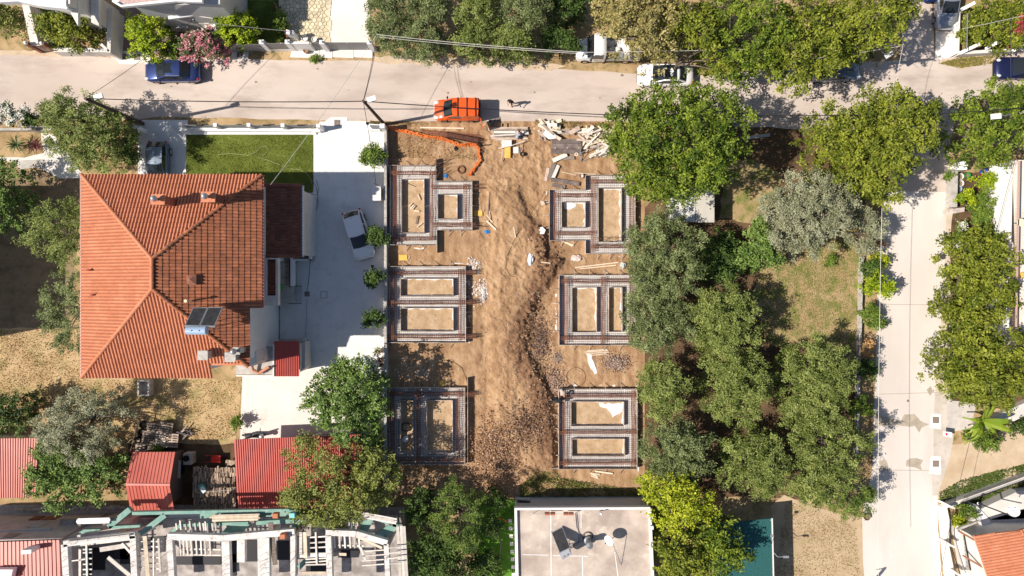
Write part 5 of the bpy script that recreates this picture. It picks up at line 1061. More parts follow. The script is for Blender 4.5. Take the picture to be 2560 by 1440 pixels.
for i in range(26): y = 1338+i*3.4; MB().bar(P(2402+i*.5, y, .55), P(2410+i*.6, y+1, 1.4), .025, .02).build('bar', m_dark, pg); 
MB().bar(P(2410, 1338, 1.4), P(2426, 1426, 1.4), .08, .06).build('rail', m_dark, pg)
p = P(2445, 1262, 2.0); q_ = P(2545, 1300, 3.0)
t = thing('dish_pole', 'long black bent pole reaching to the satellite dish, bottom right', 'pole', P(2445, 1262, .5)); MB().tube([P(2445, 1258, 2.4), P(2540, 1294, 3.3)], .05, 8).build('boom', m_dark, t); MB().tube([P(2445, 1262, .4), P(2445, 1258, 2.4)], .07, 8).build('leg', m_white, t)
# ======== sheds in the south west ========
s1 = thing('shed', 'small gabled shed with bright red panelled roof between log pile and trees', 'shed', P(385, 1200, 0))
part('wall', [(332, 1140), (430, 1140), (425, 1262), (330, 1262)], 2.2, mat('dark_shed', (.14, .10, .09), rough=.9), s1)
sheet_roof(s1, [(331, 1130), (439, 1130), (425, 1212), (314, 1211)], 13, m_redd, (2.5, 2.5, 3.5, 3.5), rib=.035)
sheet_roof(s1, [(314, 1211.5), (425, 1212.5), (438, 1283), (327, 1281)], 13, m_redd, (3.5, 3.5, 2.5, 2.5), rib=.035)
MB().bar(P(314, 1211, 3.53), P(425, 1212, 3.53), .16, .03).build('ridge_cap', m_redd, s1)
s2 = thing('shed', 'large carport with finely ribbed crimson roof above the parked white car', 'carport', P(740, 1180, 0))
sheet_roof(s2, [(585, 1099), (902, 1086), (902, 1278), (595, 1277)], 56, m_red, (3.0, 3.0, 2.6, 2.6), rib=.06)
for x, y in ((592, 1104), (700, 1100), (800, 1096), (895, 1092), (598, 1270), (895, 1270)): MB().tube([P(x, y, 0), P(x, y, 2.65)], .07, 8).build('post', m_steel, s2)
part('wall', [(596, 1262), (900, 1262), (900, 1268), (596, 1268)], 2.2, m_conc, s2)
s3 = thing('shed', 'red ribbed shed roof at the left edge of the photo', 'shed', P(40, 1170, 0))
sheet_roof(s3, [(-120, 1097), (97, 1095), (90, 1244), (-105, 1246)], 34, m_redd, (2.6, 2.6, 2.2, 2.2), rib=.05); part('wall', [(-110, 1102), (88, 1102), (84, 1238), (-100, 1238)], 2.1, m_conc, s3)
# bottom-left blocks: plastered building with red roof
lb = thing('building', 'plastered building with windows and a red panel roof in the bottom left corner', 'building', P(60, 1440, 0))
part('wall', [(-300, 1356), (152, 1346), (155, 1900), (-300, 1900)], 6.0, m_pink, lb)
sheet_roof(lb, [(-20, 1356), (150, 1350), (158, 1600), (-20, 1600)], 17, m_redd, (6.2, 6.2, 6.6, 6.6), rib=.05)
part('wall', [(150, 1346), (300, 1318), (300, 1352), (152, 1356)], 5.4, m_pink, lb)
part('cornice', [(-40, 1329), (123, 1322), (126, 1330), (-40, 1338)], 4.2, m_greyw, lb, z0=3.9)
for a, h, m_, nm in (([(82, 1291), (108, 1289), (104, 1296), (78, 1297)], 1.2, m_rust, 'shutter'), ([(114, 1289), (148, 1287), (144, 1294), (110, 1296)], 1.2, m_rust, 'shutter'), ([(74, 1321), (104, 1318), (110, 1314), (84, 1316)], 3.0, m_greyw, 'window'), ([(150, 1322), (185, 1320), (183, 1327), (152, 1328)], 3.5, m_steel, 'window'), ([(10, 1352), (40, 1348), (46, 1345), (18, 1348)], 5.2, m_grey, 'window')):
    v = pp(a, h); ys = max(p.y for p in v)
    MB().box((sum(p.x for p in v)/4, P(0, 1351, 6.0).y+.05, h), (v[1].x-v[0].x, .12, .9)).build(nm, m_, lb)
part('vent', [(53, 1376), (78, 1374), (78, 1384), (53, 1386)], 7.2, m_white, lb, z0=6.2)
t = thing('sink', 'white tub on the red panel roof at the bottom left corner', 'tub', P(15, 1430, 6.4)); part('shell', [(-20, 1424), (32, 1424), (26, 1450), (-20, 1450)], 6.9, m_white, t, z0=6.4)
rw = thing('rubble_wall', 'low rubble stone wall behind the plastered building', 'wall', P(180, 1274))
for i in range(60):
    x = 40+i*4.6+rnd.uniform(-2, 2); c = P(x, 1274-i*.09+rnd.uniform(-2.5, 2.5), .3); MB().ball(c, rnd.uniform(.10, .2), 6, (1, .9, .8)).build('stone', m_conc, rw)
# ======== unfinished building ========
ub = thing('unfinished_building', 'unfinished concrete frame building with teal painted beams along the bottom', 'building', P(590, 1400, 0))
HT = 6.5
def beam(x0, y0, x1, y1, w_, h=HT, d=.45, m_=None, name='beam'):
    p = P(x0, y0, h-d/2); q = P(x1, y1, h-d/2); k = (1-h/H)/(1-(h-d/2)/H); p.x *= k; p.y *= k; q.x *= k; q.y *= k
    # white cast top with painted sides
    b = MB().bar(p, q, w_/S*.9, d).build(name, m_ or m_raw, ub); return b
part('floor', [(150, 1300), (1005, 1290), (1018, 1900), (150, 1900)], 2.9, mat('dusty_slab', (.26, .23, .21), (.52, .47, .44), scale=.9, rough=.95, c3=(.22, .18, .16), s3=1.6, t3=(.5, .7)), ub, z0=2.6)
part('ground_slab', [(150, 1272), (1012, 1268), (1020, 1900), (150, 1900)], .12, m_pink, ub)
for a in ([(176, 1372), (228, 1368), (228, 1445), (176, 1445)], [(262, 1366), (328, 1358), (328, 1398), (262, 1398)], [(345, 1345), (412, 1340), (412, 1380), (345, 1380)], [(440, 1392), (552, 1392), (552, 1412), (440, 1412)], [(576, 1350), (594, 1350), (594, 1405), (576, 1405)], [(742, 1342), (812, 1340), (812, 1398), (742, 1398)], [(560, 1385), (590, 1385), (590, 1440), (560, 1440)], [(613, 1350), (643, 1350), (643, 1404), (613, 1404)], [(690, 1352), (727, 1352), (727, 1400), (690, 1400)], [(300, 1368), (335, 1368), (335, 1410), (300, 1410)], [(765, 1400), (815, 1400), (815, 1432), (765, 1432)], [(845, 1375), (900, 1375), (895, 1394), (845, 1394)], [(232, 1370), (262, 1370), (262, 1425), (232, 1425)]): part('opening_shade_plate', a, 2.96, m_dark, ub, z0=2.9)  # dark plates on the slab stand in for the shade inside floor openings
for a in ((158, 1360, 337, 1338, 15), (160, 1362, 168, 1500, 16), (331, 1340, 338, 1500, 15), (418, 1342, 558, 1346, 15), (558, 1346, 736, 1330, 15), (423, 1350, 432, 1500, 14), (563, 1352, 568, 1500, 19), (602, 1350, 602, 1406, 19), (658, 1345, 660, 1500, 29), (732, 1336, 732, 1500, 12), (814, 1332, 890, 1335, 14), (890, 1335, 968, 1358, 14), (820, 1338, 826, 1500, 14), (965, 1360, 972, 1500, 12)): beam(*a)
for a in ((270, 1318, 324, 1274, 14), (272, 1319, 350, 1316, 7), (350, 1335, 412, 1288, 13), (330, 1284, 745, 1276, 8), (726, 1328, 768, 1290, 13), (418, 1340, 452, 1312, 8), (448, 1314, 620, 1308, 7), (640, 1308, 735, 1303, 10), (905, 1334, 925, 1292, 22), (945, 1345, 990, 1312, 22), (925, 1292, 995, 1316, 8), (738, 1340, 738, 1440, 6), (746, 1420, 772, 1395, 12)): beam(*a, h=5.6, d=.35, m_=m_teal)
for a in ([(173, 1346), (209, 1324), (252, 1323), (223, 1343)], [(546, 1341), (574, 1309), (624, 1311), (602, 1336)], [(500, 1283), (740, 1277), (740, 1290), (500, 1296)]): part('slab', a, 5.2 if a[0][0] < 600 else 4.2, m_teal, ub, z0=4.9 if a[0][0] < 600 else 3.9)
part('slab', [(412, 1288), (500, 1284), (520, 1300), (470, 1320), (412, 1340)], 2.8, m_greyw, ub, z0=2.6)
for x, y in ((165, 1362), (335, 1344), (425, 1348), (566, 1352), (660, 1348), (732, 1340), (822, 1338), (966, 1362), (892, 1338)):
    c = P(x, y, HT-.4); MB().box((c.x, c.y, (HT-.4)/2), (.4, .4, HT-.45)).build('column', m_raw, ub)
part('wall', [(180, 1362), (330, 1345), (330, 1350), (182, 1368)], 5.9, m_raw, ub, z0=2.9)
for i in range(6): part('block', [(168+i*26, 1359-i*3), (193+i*26, 1356-i*3), (193+i*26, 1351-i*3), (168+i*26, 1354-i*3)], 6.75, mat('hollow_block', (.5, .46, .44), (.62, .58, .55), scale=4, rough=1), ub, z0=6.5)
tb = mat('tan_board', (.60, .48, .34), (.72, .62, .50), scale=3, rough=.9, var=.2)
pg2 = thing('lath_set', 'white shuttering laths and props laid across the unfinished building', 'laths', P(600, 1380, 6.5))
def lath(x0, y0, x1, y1, h=6.6, w_=.10, m_=None): MB().bar(P(x0, y0, h), P(x1, y1, h), w_, .07).build('lath', m_ or m_woodw, pg2)
for x in (440, 450, 463, 474, 487, 499, 508, 513, 530, 538): lath(x, 1300+rnd.uniform(0, 12), x+3, 1331, 5.9)
for x in (449, 458, 467, 477, 490, 502, 512, 524): lath(x, 1349, x+rnd.uniform(2, 4), 1388, 6.1)
for y in (1372, 1386): lath(448, y, 552, y+2, 6.0)
for y in (1374, 1382, 1397, 1411, 1424, 1436): lath(197, y, 230, y-1, 6.2)
lath(200, 1374, 200, 1440, 6.3, .16); lath(216, 1360, 218, 1440, 6.3, .12); lath(165, 1404, 213, 1398, 6.3, .08)
for y in (1353, 1366, 1379, 1393, 1408, 1421): lath(374, y, 404, y+1, 6.2)
lath(362, 1340, 370, 1440, 6.4, .3, tb); lath(396, 1346, 401, 1430, 6.3, .14); lath(384, 1346, 384, 1440, 6.3, .08)
for y in (1356, 1375, 1392, 1406, 1420): lath(340, y, 362, y-3, 6.2, .07)
for y in (1344, 1358, 1370, 1384, 1398, 1406, 1412): lath(764, y, 815, y-3+rnd.uniform(-1, 2), 6.2, .10)
lath(789, 1330, 792, 1410, 6.3, .12); lath(762, 1330, 764, 1395, 6.4, .26, tb); lath(752, 1330, 752, 1386, 6.3, .22); lath(745, 1390, 815, 1388, 6.2, .22)
for x in (835, 848, 861, 874, 885, 897): lath(x, 1336, x+2, 1370, 6.2, .11)
lath(846, 1363, 910, 1365, 6.1, .10); lath(888, 1338, 914, 1400, 6.0, .18)
for x in (873, 884, 894): lath(x, 1303, x, 1322, 5.8, .08)
for y, a, b in ((1345, 905, 958), (1378, 912, 970), (1390, 905, 965), (1402, 905, 968), (1414, 905, 960)): lath(a, y, b, y-4, 6.0, .08)
for y in (1370, 1383, 1396, 1410): lath(972, y, 1003, y-3, 6.5, .09)
lath(822, 1384, 866, 1386, 6.0, .2, tb); lath(885, 1338, 955, 1370, 6.3, .16, MC['tan_board']); lath(270, 1393, 330, 1443, 6.0, .28); lath(305, 1358, 327, 1383, 6.3, .14); lath(250, 1374, 326, 1362, 6.2, .34)
lath(676, 1306, 688, 1412, 6.3, .36, m_woodo); lath(753, 1432, 815, 1432, 6.1, .2, tb)
def stack(label, pts, h, n, m_, horiz=True, seed=1):
    t = thing('board_stack', label, 'board stack', P(pts[0], pts[1], h-.3)); x0, y0, x1, y1, dy = pts
    for i in range(n): MB().bar(P(x0+rnd.uniform(-4, 4), y0+i*dy, h+.03*(i % 2)), P(x1+rnd.uniform(-4, 4), y1+i*dy, h+.03*(i % 2)), .13, .07).build('board', m_, t)
    for f in (.1, .9): c = P(x0+(x1-x0)*f, y0+(y1-y0)*f+n*dy/2, h-.2); MB().box(c, (.2, n*dy/S+.1, .4)).build('bearer', m_woodo, t)
    return t
stack('stack of white boards poking out at the left end of the teal beams', (195, 1298, 272, 1296, 3.2), 5.9, 4, m_white)
stack('row of tan boards with notched ends on the teal beam, centre', (528, 1289, 646, 1286, 4.2), 5.9, 4, tb)
stack('white boards curving round the right end of the teal beams', (905, 1282, 988, 1298, 3.4), 6.0, 4, m_woodw)
t = thing('board_stack', 'two long white upright-running boards at the right end of the unfinished building', 'board stack', P(1003, 1380, 5.6))
for x in (994, 1003, 1010): MB().bar(P(x, 1313+rnd.uniform(0, 4), 6.1), P(x+8, 1460, 6.1), .22, .08).build('board', m_woodw, t)
for lab, x, y, m_ in (('small red brick box on the beam, centre of the unfinished building', 706, 1340, m_tile), ('orange crate on the teal slab', 688, 1288, m_tile), ('light blue box on the grey slab', 730, 1287, mat('aqua', (.25, .6, .6), rough=.6))):
    t = thing('crate', lab, 'crate', P(x, y, 6.5)); part('body', [(x-7, y-4), (x+7, y-4), (x+7, y+8), (x-7, y+8)], 6.9, m_, t, z0=6.5); part('lid', [(x-6, y-3), (x+6, y-3), (x+6, y+7), (x-6, y+7)], 6.93, m_, t, z0=6.9)
mb = MB()
for i in range(70):
    x = rnd.choice([168, 337, 420, 566, 660, 734, 818, 966])+rnd.uniform(-6, 6); y = rnd.uniform(1340, 1438); p = P(x, y, 6.5); mb.tube([p, p+Vector((rnd.uniform(-.1, .1), rnd.uniform(-.1, .1), rnd.uniform(.3, .8)))], .012, 4)
setp(mb.build('starter_bars', m_rustd), 'rusty bar ends sticking up from the beams of the unfinished building', 'rebar')
# retaining strip behind
struct('back_lane', pp([(-300, 1262), (590, 1262), (590, 1285), (-300, 1290)]), .002, m_conc)
# grey shed under the walnut tree
gs = thing('shed', 'flat grey shed roof in two halves partly under the walnut tree', 'shed', P(1720, 520, 0))
part('roof_panel', [(1675, 486), (1737, 470), (1738, 554), (1676, 552)], 2.4, mat('pale_sheet', (.60, .59, .57), (.68, .67, .65), scale=1, rough=.6), gs, z0=2.3); part('roof_panel', [(1739, 470), (1786, 478), (1786, 556), (1739, 556)], 2.4, mat('tan_sheet', (.48, .46, .40), (.56, .53, .47), scale=1, rough=.7), gs, z0=2.3)
part('wall', [(1682, 490), (1780, 490), (1780, 550), (1682, 550)], 2.3, m_conc, gs)
fc = thing('fence_stack', 'bundle of pale tubes at the street edge right of the walnut tree', 'tube bundle', P(1890, 340))
for i in range(5): MB().tube([P(1866, 342+i*1.6, .3+.05*i), P(1925, 334+i*1.6, .3+.05*i)], .03, 6).build('tube', m_steel, fc)
fc = thing('fence', 'low pale rail fence under the olive trees north of the street', 'fence', P(1020, 135))
for y, h in ((147, .5), (141, .9), (136, 1.3)): MB().bar(P(980, y-4, h), P(1075, y, h), .06, .05).build('rail', m_steel, fc)
for x in (985, 1005, 1030, 1050, 1070): MB().tube([P(x, 146, 0), P(x, 138, 1.3)], .03, 6).build('post', m_rustd, fc)
# ---------------- vehicles ----------------
def paint(name, c, metal=.3): return mat(name, c, rough=.28, metal=metal, coat=.6, spec=.5)
m_chrome = mat('chrome', (.6, .6, .62), rough=.2, metal=.9)
m_lampg = mat('lamp_glass', (.7, .72, .75), rough=.1); m_lampr = mat('tail_red', (.45, .02, .02), rough=.2)
def loft(secs, m_, parent, name, smooth=True, closed=False, caps=True):
    mb = MB(); n = len(secs[0]); vs = [p for s_ in secs for p in s_]; fs = []
    for i in range(len(secs)-1):
        for j in range(n-1): fs.append((i*n+j, i*n+j+1, (i+1)*n+j+1, (i+1)*n+j))
    if caps: fs.append(tuple(range(n-1, -1, -1))); fs.append(tuple((len(secs)-1)*n+j for j in range(n)))
    mb.add(vs, fs); return mb.build(name, m_, parent, smooth=smooth)
def car(name, label, cat, px, py, heading, L, W, Ht, pm, kind='saloon', roofm=None, extra=(), h=.7):
    """local x points forward; built at the origin, then turned and put in place"""
    t = thing(name, label, cat, (0, 0, 0)); a = L/2; w2 = W/2
    K = {'saloon': dict(prof=[(-a, .62), (-a+.08, .86), (-a+.5, .98), (-a+.95, 1.0), (-.3, .98), (a-1.35, .98), (a-1.15, .97), (a-.6, .84), (a-.18, .70), (a, .50)], cab=(-a+.62, -a+1.35, a-2.05, a-1.12)),
         'hatch': dict(prof=[(-a, .60), (-a+.08, .92), (-a+.3, 1.0), (-.3, .99), (a-1.15, .98), (a-.9, .97), (a-.5, .86), (a-.15, .72), (a, .50)], cab=(-a+.10, -a+.62, a-1.95, a-.92)),
         'van': dict(prof=[(-a, .60), (-a+.04, 1.0), (-a+.3, 1.08), (0, 1.08), (a-1.0, 1.06), (a-.8, 1.04), (a-.45, .92), (a-.12, .74), (a, .50)], cab=(-a+.04, -a+.12, a-1.62, a-.80))}[kind]
    secs = []
    xs = [q[0] for q in K['prof']]
    fx = []
    for i in range(len(xs)-1): fx += [xs[i]+(xs[i+1]-xs[i])*k/2 for k in range(2)]
    fx.append(xs[-1])
    for x in fx:
        z = float(np.interp(x, xs, [q[1] for q in K['prof']])); e = abs(x)/a; ww = w2*(1-.30*max(0, (e-.72)/.28)**2.2)*(.985 if e < .7 else 1)
        lo = .26 if e < .97 else .36
        s_ = [(x, -ww*.93, lo), (x, -ww, .42), (x, -ww, min(z-.12, .78)), (x, -ww*.95, z-.04), (x, -ww*.72, z+.005), (x, -ww*.3, z+.03), (x, 0, z+.035), (x, ww*.3, z+.03), (x, ww*.72, z+.005), (x, ww*.95, z-.04), (x, ww, min(z-.12, .78)), (x, ww, .42), (x, ww*.93, lo)]
        secs.append(s_)
    body = loft(secs, pm, t, 'body')
    x0, x1, x2, x3 = K['cab']; zb = 1.0 if kind != 'van' else 1.08; wb = w2*.92; wr = w2*(.74 if kind == 'saloon' else .78 if kind == 'hatch' else .86); zt = Ht
    def rowf(x, wy, z, k=17): return [Vector((x+(-.10 if x > 0 else .06)*(abs(j/(k-1)-.5)*2)**2*(1 if z < zt-.01 else .5), (j/(k-1)-.5)*2*wy, z+.03*(1-(abs(j/(k-1)-.5)*2)**2))) for j in range(k)]
    fb, ft, rt, rb_ = rowf(x3, wb*.93, zb-.02), rowf(x2, wr, zt-.03), rowf(x1, wr, zt-.03), rowf(x0, wb*.88, zb-.02)
    mid = rowf((x1+x2)/2, wr*1.02, zt)
    rf = loft([rt, mid, ft], roofm or pm, t, 'roof', caps=False)
    inset = lambda A_, B_, f, g: ([A_[i].lerp(B_[i], f) for i in range(len(A_))], [A_[i].lerp(B_[i], g) for i in range(len(A_))])
    loft([fb, ft], pm, t, 'windscreen_frame', caps=False)
    A_, B_ = inset(fb, ft, .06, .94); up = Vector((.02, 0, .02)); loft([[v_+up for v_ in A_[0+1:-1]], [v_+up for v_ in B_[1:-1]]], m_glass, t, 'windscreen', caps=False)
    loft([rt, rb_], pm, t, 'rear_frame', caps=False)
    if kind != 'van':
        A_, B_ = inset(rt, rb_, .08, .9); up = Vector((-.02, 0, .02)); loft([[v_+up for v_ in A_[1:-1]], [v_+up for v_ in B_[1:-1]]], m_glass, t, 'rear_window', caps=False)
    else:
        mb = MB(); 
        for s_ in (-1, 1): mb.box((x0+.02, s_*.36, 1.4), (.03, .55, .4))
        mb.build('rear_window', m_glass, t)
    for s_ in (-1, 1):
        lo = [Vector((x, s_*wb*q, zb-.03)) for x, q in ((x0, .88), (x1, .98), ((x1+x2)/2, 1), (x2+.1, .99), (x3, .93))]; hi = [Vector((x, s_*wr*.995, z)) for x, z in ((x1-.02, zt-.05), (x1+.05, zt-.03), ((x1+x2)/2, zt-.03), (x2-.05, zt-.03), (x2, zt-.05))]
        loft([lo, hi], pm, t, 'side_frame', caps=False)
        q1 = 1 if kind != 'van' else 2.4
        for (i, f0, f1) in (((0, .30, 1.0), (1, 0, .96), (2, .05, 1.0), (3, 0, .72)) if kind != 'van' else ((2, .4, 1.0), (3, 0, .6))):
            a0 = lo[i].lerp(lo[i+1], f0); a1 = lo[i].lerp(lo[i+1], f1); b0 = hi[i].lerp(hi[i+1], f0); b1 = hi[i].lerp(hi[i+1], f1); o_ = Vector((0, s_*.012, .01))
            MB().add([a0.lerp(b0, .12)+o_, a1.lerp(b1, .12)+o_, a1.lerp(b1, .86)+o_, a0.lerp(b0, .86)+o_], [(0, 1, 2, 3)]).build('side_window', m_glass, t)
        mb = MB().ball((x3-.35, s_*(w2+.09), zb+.02), .11, 8, (.7, 1.2, .8)); mb.build('mirror', pm if kind != 'van' else m_rub, t, smooth=True)
        for xw in (a-.85, -a+.8):
            wh = MB().tube([(xw, s_*(w2-.20), .31), (xw, s_*(w2-.17), .31), (xw, s_*(w2-.01), .31), (xw, s_*(w2+.015), .31)], [.25, .31, .31, .27], 18).build('tyre', m_rub, t)
            MB().tube([(xw, s_*(w2-.05), .31), (xw, s_*(w2+.02), .31)], .2, 14).build('rim', m_chrome, wh)
        MB().ball((a-.26, s_*w2*.72, .74 if kind != 'van' else .82), .17 if kind != 'van' else .2, 8, (1.2, .8, .5)).build('headlight', m_lampg, t, smooth=True)
        MB().ball((-a+.10, s_*w2*.80, .84), .15, 8, (.7, .8, .7)).build('tail_light', m_lampr, t, smooth=True)
    MB().bar((a-.02, -w2*.6, .42), (a-.02, w2*.6, .42), .08, .14).build('grille', m_dark, t)
    if 'sunroof' in extra: MB().box(((x1+x2)/2+.35, 0, zt+.015), (.75, .8, .02)).build('sunroof', m_glass, t)
    if 'glassroof' in extra: MB().box(((x1+x2)/2+.1, 0, zt+.012), (x2-x1-.15, wr*1.75, .02)).build('sunroof', m_glass, t)
    if 'bars' in extra:
        for k in (0.12, .45, .80):
            xx = x1+(x2-x1)*k; mb = MB().bar((xx, -wr, zt+.07), (xx, wr, zt+.07), .05, .04)
            for s_ in (-1, 1): mb.box((xx, s_*wr*.97, zt+.03), (.08, .06, .1))
            mb.build('roof_bar', m_dark, t)
    if 'rails' in extra:
        for s_ in (-1, 1): MB().bar((x1, s_*wr*.96, zt+.03), (x2, s_*wr*.96, zt+.03), .04, .04).build('roof_rail', m_chrome, t)
    if 'antenna' in extra: MB().tube([(x1+.15, 0, zt), (x1+.02, 0, zt+.15)], .01, 4).build('antenna', m_dark, t)
    p = P(px, py, h); t.location = (p.x, p.y, 0); t.rotation_euler = (0, 0, R(heading)); return t
car('parked_car', 'metallic blue saloon with sunroof parked beside the pink oleander', 'car', 430, 177, 180, 4.6, 1.80, 1.44, paint('blue_paint', (.035, .06, .20), .55), 'saloon', extra=('sunroof', 'rails'))
car('parked_car', 'grey blue hatchback in the narrow drive, nose under the tiled eave', 'car', 395, 413, -91, 3.95, 1.68, 1.46, paint('steel_blue', (.12, .17, .25), .5), 'hatch', roofm=paint('light_roof', (.30, .37, .47), .5))
car('parked_car', 'white hatchback parked at an angle on the shaded driveway', 'car', 896, 587, -73, 4.15, 1.78, 1.48, paint('white_paint_car', (.80, .80, .80), 0), 'hatch', extra=('antenna',))
van = car('van', 'small orange panel van with roof bars and open rear door on the street', 'van', 1143, 276, 180, 3.85, 1.72, 1.80, paint('orange_paint', (.74, .105, .012), 0), 'van', extra=('bars',))
d = MB().box((-1.925-.45*.35, 1.0-.05, 1.15), (.06, .9, 1.2), rot=0); d = MB().bar((-1.95, .88, 1.15), (-2.15, 1.6, 1.15), .06, 1.15).build('rear_door', MC['orange_paint'], van)
MB().box((-1.93, .0, 1.1), (.03, 1.4, 1.1)).build('load_space', m_dark, van)
MB().bar((1.90, -.62, .42), (1.90, .62, .42), .10, .22).build('bumper', m_white, van)
car('parked_car', 'white saloon with black glass roof half under the yellowish street trees', 'car', 1664, 187, 180, 4.6, 1.82, 1.43, paint('white_paint_car2', (.78, .78, .79), 0), 'saloon', extra=('glassroof',))
car('parked_car', 'blue grey car almost hidden under the big walnut trees', 'car', 2087, 177, 2, 4.3, 1.75, 1.5, paint('slate_paint', (.13, .17, .26), .5), 'van')
car('parked_car', 'silver saloon seen nose down at the top edge beside the cream wall', 'car', 2368, 6, -90, 4.4, 1.78, 1.44, paint('silver_paint', (.42, .44, .50), .6), 'saloon')
car('parked_car', 'dark navy saloon cut by the right edge of the photo', 'car', 2557, 170, 180, 4.5, 1.78, 1.44, paint('navy_paint', (.018, .025, .09), .5), 'saloon')
car('parked_car', 'pale car whose tail shows from under the crimson carport roof', 'car', 852, 1136, -90, 4.0, 1.7, 1.45, paint('pale_paint', (.55, .58, .62), .2), 'hatch')
car('parked_car', 'blue car cut by the top edge beside the silver saloon', 'car', 2335, -58, -90, 4.0, 1.65, 1.42, paint('deep_blue', (.02, .05, .22), .4), 'hatch')
# white pickup with flat bed
def pickup():
    t = thing('pickup_truck', 'white single cab flatbed truck half hidden by the yellowish tree', 'truck', (0, 0, 0)); wp = paint('white_truck', (.80, .80, .80), 0)
    secs = []
    for x, z, ww in ((.95, 1.15, .9), (1.4, 1.12, .9), (1.9, 1.02, .87), (2.25, .85, .80), (2.4, .55, .72)): secs.append([(x, -ww, .35), (x, -ww, z-.15), (x, -ww*.85, z), (x, 0, z+.04), (x, ww*.85, z), (x, ww, z-.15), (x, ww, .35)])
    loft(secs, wp, t, 'bonnet')
    mb = MB(); secs = []
    for x, z, ww in ((.05, 2.05, .82), (.10, 2.16, .86), (.5, 2.2, .86), (.95, 2.16, .84), (1.05, 2.08, .80)): secs.append([(x, -.92, .35), (x, -.93, 1.15), (x, -ww, z-.06), (x, -ww*.8, z), (x, 0, z+.04), (x, ww*.8, z), (x, ww, z-.06), (x, .93, 1.15), (x, .92, .35)])
    loft(secs, wp, t, 'cab')
    MB().add([(1.07, -.78, 2.04), (1.07, .78, 2.04), (1.52, .86, 1.17), (1.52, -.86, 1.17)], [(0, 1, 2, 3)]).build('windscreen', m_glass, t)
    for s_ in (-1, 1):
        MB().add([(.25, s_*.945, 1.2), (1.35, s_*.945, 1.2), (1.0, s_*.87, 1.95), (.25, s_*.87, 1.98)], [(0, 1, 2, 3)]).build('side_window', m_glass, t)
        MB().ball((1.25, s_*1.08, 1.35), .13, 8, (.6, .8, 1.3)).build('mirror', m_rub, t)
        for x in (1.65, -1.7):
            wh = MB().tube([(x, s_*.70, .34), (x, s_*.92, .34)], .34, 16).build('tyre', m_rub, t); MB().tube([(x, s_*.85, .34), (x, s_*.93, .34)], .2, 12).build('rim', m_chrome, wh)
        MB().ball((2.28, s_*.62, .78), .15, 8, (.8, 1, .6)).build('headlight', m_lampg, t)
        MB().bar((-2.75, s_*.98, 1.05), (-.08, s_*.98, 1.05), .04, .38).build('side_board', m_steel, t)
    MB().box((-1.42, 0, .80), (2.7, 1.92, .10)).build('bed', m_steel, t); MB().bar((-2.77, -.96, 1.05), (-2.77, .96, 1.05), .04, .38).build('tailgate', m_steel, t); MB().box((-.6, 0, .5), (4.2, .8, .22)).build('chassis', m_dark, t)
    p = P(1514, 122, .9); t.location = (p.x, p.y, 0); t.rotation_euler = (0, 0, R(180)); return t
pickup()
t = thing('cement_bags', 'pale sacks and boards loaded on the truck bed', 'load', P(1540, 112, .9))
for i in range(16): c = P(1512+rnd.uniform(0, 62), 92+rnd.uniform(0, 40), 1.0); MB().ball((c.x, c.y, .95+rnd.uniform(0, .2)), .25, 8, (1.3, .9, .4)).build('sack', m_kerb if i % 3 else m_white, t)
t = thing('red_can', 'small red fuel can on the truck bed', 'fuel can', P(1519, 132, .9)); MB().box((*P(1520, 133, 1.1).xy, 1.05), (.3, .2, .3)).build('body', mat('red_plastic', (.6, .04, .02), rough=.4), t); MB().tube([(*P(1517, 133, 1.2).xy, 1.18), (*P(1517, 133, 1.2).xy, 1.28)], .04, 8).build('cap', m_dark, t)
# scooter
t = thing('motor_scooter', 'dark scooter with a silver top box parked behind the crimson carport', 'scooter', P(642, 1086))
p = P(642, 1087)
MB().tube([p+Vector((-.85, 0, .28)), p+Vector((-.85, .08, .28))], .27, 14).build('wheel', m_rub, t); MB().tube([p+Vector((.6, 0, .28)), p+Vector((.6, .1, .28))], .27, 14).build('wheel', m_rub, t)
MB().tube([p+Vector((-.8, .04, .5)), p+Vector((-.55, .04, .85)), p+Vector((-.4, .04, .45)), p+Vector((0, .04, .42)), p+Vector((.5, .04, .6)), p+Vector((.8, .04, .62))], [.1, .14, .2, .2, .17, .08], 10).build('body', mat('scooter_grey', (.12, .12, .13), rough=.4), t, smooth=True)
MB().tube([p+Vector((-.62, -.32, 1.0)), p+Vector((-.55, .04, .95)), p+Vector((-.62, .40, 1.0))], .025, 6).build('handlebar', m_dark, t); MB().tube([p+Vector((0, .04, .72)), p+Vector((.55, .04, .78))], [.12, .16], 8).build('seat', m_rub, t); MB().ball(p+Vector((.72, .04, .9)), .22, 10, (1, 1, .8)).build('top_box', m_steel, t, smooth=True)
